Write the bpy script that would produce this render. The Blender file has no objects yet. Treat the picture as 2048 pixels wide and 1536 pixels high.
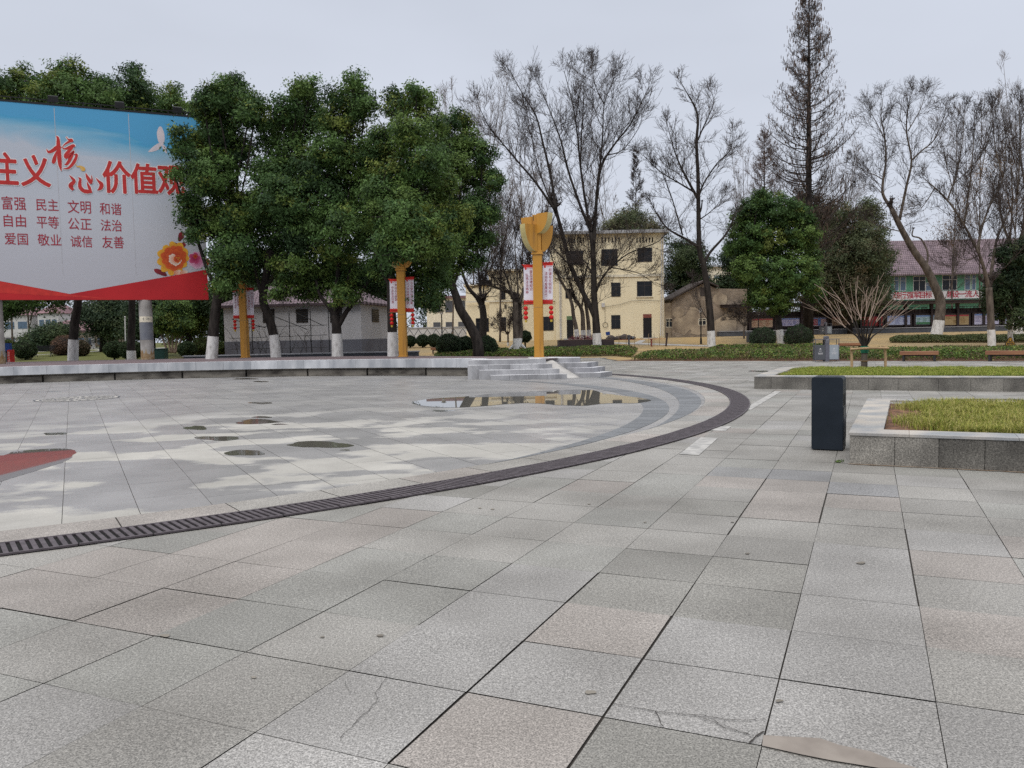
import bpy, bmesh, math, random
import numpy as np
from mathutils import Vector, Matrix
R = math.radians
random.seed(7)
scene = bpy.context.scene
COL = scene.collection

# ------------------------------------------------------------------ camera
CF, CPITCH, CROLL, CH = 1608.46, 0.0603644, -0.0202977, 1.491   # focal length in photo pixels, pitch, roll, eye height
cam_d = bpy.data.cameras.new("camera")
cam_d.sensor_width = 36.0
cam_d.lens = 36.0 * CF / 2048.0
cam_d.clip_start = 0.05
cam_d.clip_end = 3000
cam = bpy.data.objects.new("camera", cam_d)
COL.objects.link(cam)
cam.matrix_world = Matrix.Translation((0, 0, CH)) @ Matrix.Rotation(math.pi/2 - CPITCH, 4, 'X') @ Matrix.Rotation(CROLL, 4, 'Z')
scene.camera = cam

# ------------------------------------------------------------------ sky, sun, exposure
SUN_EL, SUN_AZ = R(58), R(-150)
world = bpy.data.worlds.new("World")
scene.world = world
world.use_nodes = True
wn, wl = world.node_tree.nodes, world.node_tree.links
wn.clear()
w_out = wn.new("ShaderNodeOutputWorld")
w_bg = wn.new("ShaderNodeBackground")
w_sky = wn.new("ShaderNodeTexSky")
w_sky.sky_type = 'NISHITA'
w_sky.sun_disc = False
w_sky.sun_elevation = SUN_EL
w_sky.sun_rotation = SUN_AZ
w_sky.air_density = 1.0
w_sky.dust_density = 6.0
w_hs = wn.new("ShaderNodeHueSaturation")
w_hs.inputs['Saturation'].default_value = 0.25
w_mix = wn.new("ShaderNodeMixRGB")
w_mix.inputs[0].default_value = 0.93
w_tc = wn.new("ShaderNodeTexCoord")
w_sep = wn.new("ShaderNodeSeparateXYZ")
w_ramp = wn.new("ShaderNodeValToRGB")          # overcast: the cloud layer is brighter towards the zenith
w_ramp.color_ramp.elements[0].position = 0.0
w_ramp.color_ramp.elements[0].color = (0.66, 0.705, 0.80, 1)
w_ramp.color_ramp.elements[1].position = 1.0
w_ramp.color_ramp.elements[1].color = (1.95, 1.95, 1.98, 1)
e = w_ramp.color_ramp.elements.new(0.42)
e.color = (0.605, 0.65, 0.75, 1)
w_noise = wn.new("ShaderNodeTexNoise")
w_noise.inputs['Scale'].default_value = 1.6
w_noise.inputs['Detail'].default_value = 4
w_map = wn.new("ShaderNodeMapping")
w_map.inputs['Scale'].default_value = (1, 1, 3)
w_nr = wn.new("ShaderNodeMapRange")
w_nr.inputs[1].default_value = 0.3; w_nr.inputs[2].default_value = 0.7
w_nr.inputs[3].default_value = 9.1; w_nr.inputs[4].default_value = 10.5
w_mul = wn.new("ShaderNodeMixRGB"); w_mul.blend_type = 'MULTIPLY'; w_mul.inputs[0].default_value = 1
wl.new(w_tc.outputs['Generated'], w_sep.inputs[0])
wl.new(w_sep.outputs['Z'], w_ramp.inputs[0])
wl.new(w_tc.outputs['Generated'], w_map.inputs[0])
wl.new(w_map.outputs[0], w_noise.inputs[0])
wl.new(w_noise.outputs[0], w_nr.inputs[0])
wl.new(w_ramp.outputs[0], w_mul.inputs[1]); wl.new(w_nr.outputs[0], w_mul.inputs[2])
wl.new(w_sky.outputs[0], w_hs.inputs['Color'])
wl.new(w_hs.outputs[0], w_mix.inputs[1]); wl.new(w_mul.outputs[0], w_mix.inputs[2])
wl.new(w_mix.outputs[0], w_bg.inputs[0])
w_bg.inputs[1].default_value = 0.1
wl.new(w_bg.outputs[0], w_out.inputs[0])

sun_d = bpy.data.lights.new("sun", 'SUN')
sun_d.energy = 1.5
sun_d.angle = R(45)
sun_d.color = (1.0, 0.965, 0.91)
sun = bpy.data.objects.new("sun", sun_d)
COL.objects.link(sun)
sdir = Vector((math.sin(SUN_AZ)*math.cos(SUN_EL), math.cos(SUN_AZ)*math.cos(SUN_EL), math.sin(SUN_EL)))
sun.rotation_euler = sdir.to_track_quat('Z', 'Y').to_euler()

scene.view_settings.view_transform = 'Standard'
scene.view_settings.look = 'None'
scene.view_settings.gamma = 1
scene.view_settings.exposure = 0.05
scene.render.engine = 'CYCLES'
scene.cycles.max_bounces = 6
scene.cycles.diffuse_bounces = 3
scene.cycles.glossy_bounces = 3
scene.cycles.transparent_max_bounces = 6
scene.cycles.use_denoising = False

# ------------------------------------------------------------------ survey: from a point in the photo to a point in the world
def ray(px, py):
    x, y = px - 1024.0, py - 768.0
    c, s = math.cos(-CROLL), math.sin(-CROLL)
    a, b = c*x - s*y, s*x + c*y
    dx, dz = a/CF, -b/CF
    cp, sp = math.cos(CPITCH), math.sin(CPITCH)
    return (dx, cp + dz*sp, -sp + dz*cp)
def G(px, py, z=0.0):
    r = ray(px, py); t = (z - CH)/r[2]
    return Vector((r[0]*t, r[1]*t, z))
def V(px, py, Y):
    r = ray(px, py); t = Y/r[1]
    return Vector((r[0]*t, Y, CH + r[2]*t))
def terr(x, y):
    t = min(1.0, max(0.0, (y - 47.0)/31.0))
    return (t*t*(3 - 2*t))*0.99
def on_ground(px, Y, dz=0.0):
    p = V(px, 690, Y)
    z = terr(p.x, Y) + dz
    # follow the column of the picture down to the ground
    for _ in range(3):
        py = 690
        lo = V(px, 400, Y); hi = V(px, 1200, Y)
        t = (lo.z - z)/(lo.z - hi.z)
        p = lo.lerp(hi, t)
    return Vector((p.x, Y, z))

# ------------------------------------------------------------------ mesh helpers
class MB:
    def __init__(s): s.v = []; s.f = []; s.m = []
    def add(s, vs, fs, m=0):
        n = len(s.v); s.v += [tuple(v) for v in vs]
        for f in fs: s.f.append(tuple(i + n for i in f)); s.m.append(m)
        return s
    def box(s, c, d, rz=0, m=0, ry=0, rx=0):
        x, y, z = d[0]/2, d[1]/2, d[2]/2
        M = Matrix.Rotation(rz, 3, 'Z') @ Matrix.Rotation(ry, 3, 'Y') @ Matrix.Rotation(rx, 3, 'X')
        vs = [M @ Vector((sx*x, sy*y, sz*z)) + Vector(c) for sz in (-1, 1) for sx, sy in ((-1, -1), (1, -1), (1, 1), (-1, 1))]
        return s.add(vs, [(3, 2, 1, 0), (4, 5, 6, 7), (0, 1, 5, 4), (1, 2, 6, 5), (2, 3, 7, 6), (3, 0, 4, 7)], m)
    def b2(s, a, b, m=0):
        return s.box([(a[i] + b[i])/2 for i in range(3)], [abs(b[i] - a[i]) for i in range(3)], 0, m)
    def prism(s, poly, z0, z1, m=0):
        n = len(poly)
        A = sum(poly[i][0]*poly[(i+1) % n][1] - poly[(i+1) % n][0]*poly[i][1] for i in range(n))
        if A < 0: poly = poly[::-1]
        vs = [(p[0], p[1], z0) for p in poly] + [(p[0], p[1], z1) for p in poly]
        fs = [tuple(range(n - 1, -1, -1)), tuple(range(n, 2*n))] + [(i, (i+1) % n, (i+1) % n + n, i + n) for i in range(n)]
        return s.add(vs, fs, m)
    def tube(s, pts, rad, k=8, m=0, cap=True):
        pts = [Vector(p) for p in pts]; n = len(pts)
        if not hasattr(rad, '__len__'): rad = [rad]*n
        d0 = (pts[1] - pts[0]).normalized()
        u = d0.orthogonal().normalized()
        vs = []
        for i in range(n):
            d = (pts[min(i+1, n-1)] - pts[max(i-1, 0)]).normalized()
            u = (u - d*u.dot(d)).normalized(); w = d.cross(u)
            for j in range(k):
                a = 2*math.pi*j/k
                vs.append(pts[i] + (u*math.cos(a) + w*math.sin(a))*rad[i])
        fs = [(i*k + j, i*k + (j+1) % k, (i+1)*k + (j+1) % k, (i+1)*k + j) for i in range(n-1) for j in range(k)]
        if cap: fs += [tuple(range(k-1, -1, -1)), tuple(range((n-1)*k, n*k))]
        return s.add(vs, fs, m)
    def cyl(s, c, r, z0, z1, k=16, m=0, r1=None):
        return s.tube([(c[0], c[1], z0), (c[0], c[1], z1)], [r, r if r1 is None else r1], k, m)
    def ball(s, c, r, k=12, n=8, m=0):
        rr = r if hasattr(r, '__len__') else (r, r, r)
        vs = [(c[0], c[1], c[2] - rr[2])]
        for i in range(1, n):
            t = math.pi*i/n
            for j in range(k):
                a = 2*math.pi*j/k
                vs.append((c[0] + rr[0]*math.sin(t)*math.cos(a), c[1] + rr[1]*math.sin(t)*math.sin(a), c[2] - rr[2]*math.cos(t)))
        vs.append((c[0], c[1], c[2] + rr[2]))
        fs = [(0, 1 + (j+1) % k, 1 + j) for j in range(k)]
        for i in range(n-2):
            for j in range(k):
                fs.append((1 + i*k + j, 1 + i*k + (j+1) % k, 1 + (i+1)*k + (j+1) % k, 1 + (i+1)*k + j))
        L = len(vs) - 1
        fs += [(L, 1 + (n-2)*k + j, 1 + (n-2)*k + (j+1) % k) for j in range(k)]
        return s.add(vs, fs, m)
    def build(s, name, mat, parent=None, off=None, smooth=False, bevel=0.0):
        me = bpy.data.meshes.new(name)
        vs = s.v if off is None else [(v[0]-off[0], v[1]-off[1], v[2]-off[2]) for v in s.v]
        me.from_pydata(vs, [], s.f)
        for mm in (mat if isinstance(mat, (list, tuple)) else [mat]): me.materials.append(mm)
        if any(s.m): me.polygons.foreach_set('material_index', s.m)
        if smooth: me.polygons.foreach_set('use_smooth', [True]*len(me.polygons))
        me.update()
        o = bpy.data.objects.new(name, me); COL.objects.link(o)
        if parent is not None: o.parent = parent
        if bevel:
            b = o.modifiers.new('bevel', 'BEVEL'); b.width = bevel; b.segments = 2; b.limit_method = 'ANGLE'; b.angle_limit = R(40)
        return o

def np_obj(name, v, f, mat, parent=None, off=None, col=None, smooth=False):
    """v (n,3) points, f (m,k) faces with k corners each, col (m,3) colour of each face"""
    v = np.asarray(v, np.float32)
    if off is not None: v = v - np.array(off, np.float32)
    f = np.asarray(f, np.int32); m, k = f.shape
    me = bpy.data.meshes.new(name)
    me.vertices.add(len(v)); me.vertices.foreach_set('co', v.ravel())
    me.loops.add(m*k); me.loops.foreach_set('vertex_index', f.ravel())
    me.polygons.add(m)
    me.polygons.foreach_set('loop_start', np.arange(0, m*k, k, dtype=np.int32))
    me.polygons.foreach_set('loop_total', np.full(m, k, np.int32))
    if smooth: me.polygons.foreach_set('use_smooth', np.ones(m, bool))
    if col is not None:
        a = me.attributes.new('Col', 'FLOAT_COLOR', 'FACE')
        a.data.foreach_set('color', np.c_[col, np.ones(m)].astype(np.float32).ravel())
    me.materials.append(mat)
    me.update(calc_edges=True)
    o = bpy.data.objects.new(name, me); COL.objects.link(o)
    if parent is not None: o.parent = parent
    return o

def tag(o, label, cat, group=None):
    o['label'] = label; o['category'] = cat
    if group: o['group'] = group
    return o
def thing(name, label, cat, loc=(0, 0, 0), rz=0, group=None):
    o = bpy.data.objects.new(name, None); COL.objects.link(o)
    o.empty_display_size = 0.2
    o.location = loc; o.rotation_euler = (0, 0, rz)
    return tag(o, label, cat, group)
def struct(o): o['kind'] = 'structure'; return o
def stuff(o): o['kind'] = 'stuff'; return o
def copy_tree(o, parent=None):
    c = o.copy(); COL.objects.link(c)
    if parent is not None: c.parent = parent
    for ch in list(o.children): copy_tree(ch, c)
    return c

# ------------------------------------------------------------------ materials
def mat(name, c, rough=0.8, c2=None, scale=4.0, spec=0.3, bump=0.0, bscale=None, metal=0.0, detail=5.0, attr=False, stretch=(1, 1, 1), contrast=(0.35, 0.65), transl=0.0, rough2=None, speck=None):
    """noise-mottled principled material; attr multiplies in the face colour 'Col'; speck=(scale, amount) adds a granite grain"""
    m = bpy.data.materials.new(name); m.use_nodes = True
    N, L = m.node_tree.nodes, m.node_tree.links
    p = N['Principled BSDF']
    p.inputs['Roughness'].default_value = rough
    p.inputs['Metallic'].default_value = metal
    p.inputs['Specular IOR Level'].default_value = spec
    tc = N.new('ShaderNodeTexCoord'); mp = N.new('ShaderNodeMapping')
    mp.inputs['Scale'].default_value = stretch
    L.new(tc.outputs['Object'], mp.inputs[0])
    nz = N.new('ShaderNodeTexNoise'); nz.inputs['Scale'].default_value = scale; nz.inputs['Detail'].default_value = detail
    L.new(mp.outputs[0], nz.inputs[0])
    mr = N.new('ShaderNodeMapRange'); mr.inputs[1].default_value, mr.inputs[2].default_value = contrast
    L.new(nz.outputs[0], mr.inputs[0])
    mx = N.new('ShaderNodeMixRGB'); L.new(mr.outputs[0], mx.inputs[0])
    c2 = c2 if c2 is not None else tuple(x*0.8 for x in c)
    mx.inputs[1].default_value = (*c, 1); mx.inputs[2].default_value = (*c2, 1)
    out = mx.outputs[0]
    if attr:
        at = N.new('ShaderNodeAttribute'); at.attribute_name = 'Col'
        mu = N.new('ShaderNodeMixRGB'); mu.blend_type = 'MULTIPLY'; mu.inputs[0].default_value = 1
        L.new(at.outputs['Color'], mu.inputs[1]); L.new(out, mu.inputs[2]); out = mu.outputs[0]
    if speck:
        vz = N.new('ShaderNodeTexNoise'); vz.inputs['Scale'].default_value = speck[0]; vz.inputs['Detail'].default_value = 2.5
        vz.inputs['Roughness'].default_value = 0.75
        L.new(mp.outputs[0], vz.inputs[0])
        r2 = N.new('ShaderNodeMapRange'); r2.inputs[1].default_value = 0.36; r2.inputs[2].default_value = 0.64
        r2.inputs[3].default_value = 1 - speck[1]; r2.inputs[4].default_value = 1 + speck[1]
        L.new(vz.outputs[0], r2.inputs[0])
        mu = N.new('ShaderNodeMixRGB'); mu.blend_type = 'MULTIPLY'; mu.inputs[0].default_value = 1
        L.new(out, mu.inputs[1]); L.new(r2.outputs[0], mu.inputs[2]); out = mu.outputs[0]
        vo = N.new('ShaderNodeTexNoise'); vo.inputs['Scale'].default_value = speck[0]*0.42; vo.inputs['Detail'].default_value = 3   # larger feldspar flakes
        L.new(mp.outputs[0], vo.inputs[0])
        r5 = N.new('ShaderNodeMapRange'); r5.inputs[1].default_value = 0.42; r5.inputs[2].default_value = 0.66; r5.inputs[3].default_value = 1 - speck[1]*.16; r5.inputs[4].default_value = 1 + speck[1]*.5
        L.new(vo.outputs[0], r5.inputs[0])
        m5 = N.new('ShaderNodeMixRGB'); m5.blend_type = 'MULTIPLY'; m5.inputs[0].default_value = 1
        L.new(out, m5.inputs[1]); L.new(r5.outputs[0], m5.inputs[2]); out = m5.outputs[0]
    L.new(out, p.inputs['Base Color'])
    if rough2 is not None:
        r3 = N.new('ShaderNodeMapRange'); r3.inputs[3].default_value = rough; r3.inputs[4].default_value = rough2
        L.new(mr.outputs[0], r3.inputs[0]); L.new(r3.outputs[0], p.inputs['Roughness'])
    if bump:
        b = N.new('ShaderNodeBump'); b.inputs['Strength'].default_value = bump; b.inputs['Distance'].default_value = 0.02
        n2 = N.new('ShaderNodeTexNoise'); n2.inputs['Scale'].default_value = bscale or scale*4; n2.inputs['Detail'].default_value = 4
        L.new(mp.outputs[0], n2.inputs[0]); L.new(n2.outputs[0], b.inputs['Height']); L.new(b.outputs[0], p.inputs['Normal'])
    if transl:
        t = N.new('ShaderNodeBsdfTranslucent'); L.new(out, t.inputs[0])
        ms = N.new('ShaderNodeMixShader'); ms.inputs[0].default_value = transl
        L.new(p.outputs[0], ms.inputs[1]); L.new(t.outputs[0], ms.inputs[2])
        L.new(ms.outputs[0], N['Material Output'].inputs[0])
    return m

def brick_mat(name, c1, c2, mortar, w, h, rot=0.0, gap=0.02, rough=0.85, axis='XZ', dirt=0.5):
    m = bpy.data.materials.new(name); m.use_nodes = True
    N, L = m.node_tree.nodes, m.node_tree.links
    p = N['Principled BSDF']; p.inputs['Roughness'].default_value = rough; p.inputs['Specular IOR Level'].default_value = 0.2
    tc = N.new('ShaderNodeTexCoord'); sp = N.new('ShaderNodeSeparateXYZ'); cb = N.new('ShaderNodeCombineXYZ')
    L.new(tc.outputs['Object'], sp.inputs[0])
    L.new(sp.outputs[axis[0]], cb.inputs['X']); L.new(sp.outputs[axis[1]], cb.inputs['Y'])
    b = N.new('ShaderNodeTexBrick'); L.new(cb.outputs[0], b.inputs[0])
    b.inputs['Color1'].default_value = (*c1, 1); b.inputs['Color2'].default_value = (*c2, 1); b.inputs['Mortar'].default_value = (*mortar, 1)
    b.inputs['Scale'].default_value = 1; b.inputs['Brick Width'].default_value = w; b.inputs['Row Height'].default_value = h
    b.inputs['Mortar Size'].default_value = gap
    nz = N.new('ShaderNodeTexNoise'); nz.inputs['Scale'].default_value = 0.9; nz.inputs['Detail'].default_value = 6
    L.new(tc.outputs['Object'], nz.inputs[0])
    mr = N.new('ShaderNodeMapRange'); mr.inputs[1].default_value = 0.3; mr.inputs[2].default_value = 0.7
    mr.inputs[3].default_value = 1 - dirt; mr.inputs[4].default_value = 1 + dirt*0.4
    L.new(nz.outputs[0], mr.inputs[0])
    mu = N.new('ShaderNodeMixRGB'); mu.blend_type = 'MULTIPLY'; mu.inputs[0].default_value = 1
    L.new(b.outputs[0], mu.inputs[1]); L.new(mr.outputs[0], mu.inputs[2]); L.new(mu.outputs[0], p.inputs['Base Color'])
    bu = N.new('ShaderNodeBump'); bu.inputs['Strength'].default_value = 0.5; bu.inputs['Distance'].default_value = 0.02
    L.new(b.outputs['Fac'], bu.inputs['Height']); bu.invert = True; L.new(bu.outputs[0], p.inputs['Normal'])
    return m

M = {}
M['tile'] = mat('granite_paving', (0.735, 0.728, 0.715), 0.62, (0.475, 0.466, 0.45), 0.8, 0.3, 0.06, 200, attr=True, contrast=(0.36, 0.66), detail=10, speck=(135, 0.52))
M['joint'] = mat('joint_dirt', (0.045, 0.04, 0.035), 0.95)
M['grate'] = mat('cast_iron', (0.092, 0.078, 0.086), 0.6, (0.058, 0.048, 0.053), 9, 0.3)
M['void'] = mat('dark_channel', (0.008, 0.008, 0.008), 0.95)
M['band'] = mat('dark_granite', (1, 1, 1), 0.55, (0.8, 0.8, 0.8), 1.2, 0.4, attr=True, speck=(70, 0.18))
M['marble'] = mat('grey_marble', (0.50, 0.51, 0.53), 0.55, (0.30, 0.315, 0.34), 2.4, 0.4, stretch=(1, 1, 0.35), detail=7, attr=True)
M['step'] = mat('step_granite', (0.36, 0.36, 0.37), 0.6, (0.22, 0.22, 0.23), 2.2, 0.35, stretch=(1, 1, 0.3), attr=True, speck=(60, 0.12))
M['plinth'] = mat('stained_concrete', (0.22, 0.20, 0.17), 0.85, (0.06, 0.053, 0.046), 1.3, 0.2, stretch=(1, 1, 2.5), detail=8, contrast=(0.42, 0.68))
M['carpet'] = mat('plum_carpet', (0.165, 0.125, 0.13), 0.95, (0.12, 0.09, 0.095), 3)
M['earth'] = mat('earth', (0.20, 0.135, 0.08), 0.95, (0.09, 0.06, 0.04), 3, bump=0.6, bscale=12)
M['soil'] = mat('red_soil', (0.18, 0.095, 0.055), 0.95, (0.075, 0.04, 0.025), 7, bump=1.0, bscale=25)
M['kerb'] = mat('flamed_granite', (0.30, 0.285, 0.26), 0.75, (0.15, 0.142, 0.13), 2.0, 0.3, detail=8, attr=True, speck=(75, 0.55), bump=0.15, bscale=120)
M['rampstone'] = mat('ramp_stone', (0.42, 0.405, 0.385), 0.7, (0.30, 0.29, 0.28), 2, 0.3, detail=7)
M['kerbtop'] = mat('kerb_cap', (0.41, 0.375, 0.33), 0.65, (0.23, 0.24, 0.25), 2.2, 0.35, detail=8, attr=True, speck=(80, 0.15))
M['navy'] = mat('navy_steel', (0.009, 0.014, 0.021), 0.36, (0.013, 0.019, 0.028), 3, 0.24, rough2=0.5)
M['darksteel'] = mat('dark_steel', (0.03, 0.03, 0.035), 0.5)
M['black'] = mat('black_paint', (0.012, 0.012, 0.014), 0.5)
M['bark'] = mat('bark', (0.044, 0.037, 0.033), 0.9, (0.019, 0.016, 0.015), 6, 0.15, bump=0.8, bscale=18, stretch=(1, 1, 0.25))
M['bark_grey'] = mat('grey_bark', (0.145, 0.12, 0.098), 0.9, (0.065, 0.052, 0.044), 5, 0.15, bump=0.8, bscale=16, stretch=(1, 1, 0.3))
M['twig'] = mat('twig', (0.060, 0.047, 0.043), 0.9)
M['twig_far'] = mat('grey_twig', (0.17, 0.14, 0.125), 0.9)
M['twig_red'] = mat('reddish_twig', (0.115, 0.068, 0.052), 0.9)
M['shoot'] = mat('pale_shoot', (0.30, 0.225, 0.175), 0.8, (0.2, 0.14, 0.11), 5)
M['white'] = mat('limewash', (0.60, 0.59, 0.575), 0.9, (0.33, 0.315, 0.30), 7, 0.1, bump=0.5, bscale=20, stretch=(1, 1, 0.4), contrast=(0.48, 0.75))
M['leaf'] = mat('leaf', (1.1, 1.1, 1.1), 0.62, (0.8, 0.8, 0.8), 5, 0.22, attr=True, transl=0.25)
M['grass'] = mat('grass_blade', (1, 1, 1), 0.7, (0.85, 0.85, 0.85), 2, 0.15, attr=True, transl=0.3)
M['amber'] = mat('amber_paint', (0.46, 0.225, 0.035), 0.5, (0.17, 0.085, 0.03), 2.6, 0.35, stretch=(1.6, 1.6, 0.16), detail=7, contrast=(0.52, 0.85))
M['diffuser'] = mat('lamp_diffuser', (0.55, 0.47, 0.22), 0.45, (0.45, 0.38, 0.17), 3)
M['red'] = mat('red_print', (0.50, 0.018, 0.022), 0.55, (0.40, 0.013, 0.018), 0.5)
M['redtext'] = mat('red_lettering', (0.50, 0.03, 0.028), 0.55)
M['whitetext'] = mat('white_outline', (0.74, 0.72, 0.73), 0.6)
M['crimson'] = mat('crimson_lettering', (0.34, 0.02, 0.04), 0.6)
M['lantern'] = mat('lantern_silk', (0.55, 0.012, 0.012), 0.6, (0.42, 0.008, 0.008), 4)
M['gold'] = mat('gold_fringe', (0.50, 0.36, 0.05), 0.6)
M['banner'] = mat('banner_cloth', (0.66, 0.63, 0.68), 0.8, (0.58, 0.54, 0.61), 1.2)
M['bannerred'] = mat('banner_red', (0.55, 0.03, 0.025), 0.8)
M['concrete'] = mat('column_concrete', (0.40, 0.385, 0.365), 0.85, (0.26, 0.245, 0.23), 1.7, detail=7)
M['rust'] = mat('rust_stain', (0.24, 0.15, 0.07), 0.9, (0.34, 0.27, 0.18), 5, contrast=(0.4, 0.6))
M['yellow'] = mat('yellow_render', (0.79, 0.705, 0.51), 0.85, (0.74, 0.645, 0.45), 0.35, 0.2, detail=3, stretch=(1, 1, 0.5))
M['pale'] = mat('pale_trim', (0.76, 0.70, 0.56), 0.8)
M['greyslab'] = mat('roof_slab', (0.36, 0.36, 0.37), 0.8, (0.25, 0.25, 0.26), 2)
M['glass'] = mat('dark_glass', (0.010, 0.012, 0.016), 0.10, (0.016, 0.018, 0.022), 1.5, 0.22)
M['frame'] = mat('window_frame', (0.05, 0.045, 0.045), 0.6)
M['pipe'] = mat('plastic_pipe', (0.62, 0.60, 0.58), 0.6)
M['redwood'] = mat('red_transom', (0.22, 0.07, 0.055), 0.7)
M['greenpaint'] = mat('green_transom', (0.13, 0.20, 0.10), 0.7)
M['plaster'] = mat('grey_plaster', (0.43, 0.42, 0.435), 0.9, (0.37, 0.365, 0.375), 0.5, detail=3)
M['plasterdark'] = mat('dark_dado', (0.125, 0.13, 0.155), 0.85, (0.10, 0.10, 0.12), 1)
M['brick'] = brick_mat('old_brick', (0.30, 0.225, 0.165), (0.20, 0.155, 0.12), (0.36, 0.31, 0.25), 0.26, 0.075, gap=0.012, dirt=0.5)
M['oldplaster'] = mat('peeling_plaster', (0.43, 0.35, 0.255), 0.95, (0.21, 0.165, 0.125), 0.9, detail=9)
M['rooftile'] = brick_mat('plum_roof_tile', (0.245, 0.185, 0.205), (0.185, 0.14, 0.16), (0.08, 0.058, 0.066), 0.24, 0.34, gap=0.035, axis='XY', dirt=0.35)
M['roofplain'] = mat('plum_roof', (0.24, 0.14, 0.155), 0.8, (0.17, 0.10, 0.11), 2)
M['darkroof'] = mat('old_roof', (0.075, 0.06, 0.055), 0.9, (0.045, 0.037, 0.035), 3)
M['galwood'] = mat('dark_timber', (0.050, 0.033, 0.031), 0.6, (0.03, 0.021, 0.021), 3, stretch=(1, 1, 0.3))
M['galplinth'] = mat('slate_plinth', (0.085, 0.09, 0.105), 0.7, (0.06, 0.065, 0.075), 2)
M['rail'] = mat('grey_rail', (0.36, 0.36, 0.38), 0.5)
M['wood'] = mat('bench_timber', (0.30, 0.145, 0.075), 0.55, (0.2, 0.09, 0.05), 5, stretch=(0.2, 1, 1))
M['pole'] = mat('stake_timber', (0.44, 0.30, 0.17), 0.8, (0.30, 0.20, 0.11), 6, stretch=(1, 1, 0.3))
M['binlight'] = mat('bin_grey', (0.30, 0.33, 0.36), 0.45, (0.26, 0.29, 0.32), 3)
M['bindark'] = mat('bin_charcoal', (0.085, 0.09, 0.10), 0.45, (0.075, 0.08, 0.09), 3)
M['binpost'] = mat('bin_post', (0.12, 0.12, 0.145), 0.45)
M['greenwrap'] = mat('green_wrap', (0.012, 0.13, 0.075), 0.7)
M['greenbin'] = mat('green_plastic', (0.010, 0.045, 0.04), 0.5)
M['blue'] = mat('blue_plastic', (0.02, 0.06, 0.25), 0.5)
M['signwood'] = mat('sign_timber', (0.045, 0.026, 0.016), 0.6)
M['signyellow'] = mat('sign_yellow', (0.48, 0.28, 0.03), 0.6)
M['plank'] = mat('dark_plank', (0.050, 0.034, 0.034), 0.7, (0.035, 0.025, 0.026), 4, stretch=(0.2, 1, 1))
M['mint'] = mat('mint_wall', (0.115, 0.30, 0.20), 0.7, (0.09, 0.24, 0.165), 1)
M['slogan'] = mat('slogan_cloth', (0.62, 0.60, 0.62), 0.8)
M['offwhite'] = mat('offwhite_wall', (0.56, 0.55, 0.54), 0.85, (0.47, 0.46, 0.46), 1)
M['bluewin'] = mat('bluish_glass', (0.10, 0.15, 0.22), 0.2)
M['fence'] = mat('brown_fence', (0.05, 0.032, 0.026), 0.8)
M['mosaic'] = mat('inlay_pale', (0.42, 0.40, 0.365), 0.6, (0.33, 0.315, 0.29), 3)
M['paint'] = mat('worn_white_line', (0.40, 0.39, 0.37), 0.8, (0.27, 0.265, 0.255), 7, contrast=(0.4, 0.6))
M['cement'] = mat('cement_patch', (0.25, 0.22, 0.192), 0.85, (0.18, 0.155, 0.135), 7, detail=8)
M['redflower'] = mat('red_leaf', (0.20, 0.035, 0.05), 0.8)

def water_mat(c, r):
    m = bpy.data.materials.new('rain_water'); m.use_nodes = True
    N, L = m.node_tree.nodes, m.node_tree.links; p = N['Principled BSDF']
    p.inputs['Base Color'].default_value = (*c, 1); p.inputs['Roughness'].default_value = r
    p.inputs['IOR'].default_value = 1.36; p.inputs['Specular IOR Level'].default_value = 0.5
    return m
M['water'] = water_mat((0.12, 0.117, 0.105), .012); M['film'] = water_mat((0.10, 0.095, 0.08), .05); M['film_red'] = water_mat((0.115, 0.11, 0.105), .02)

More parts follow.
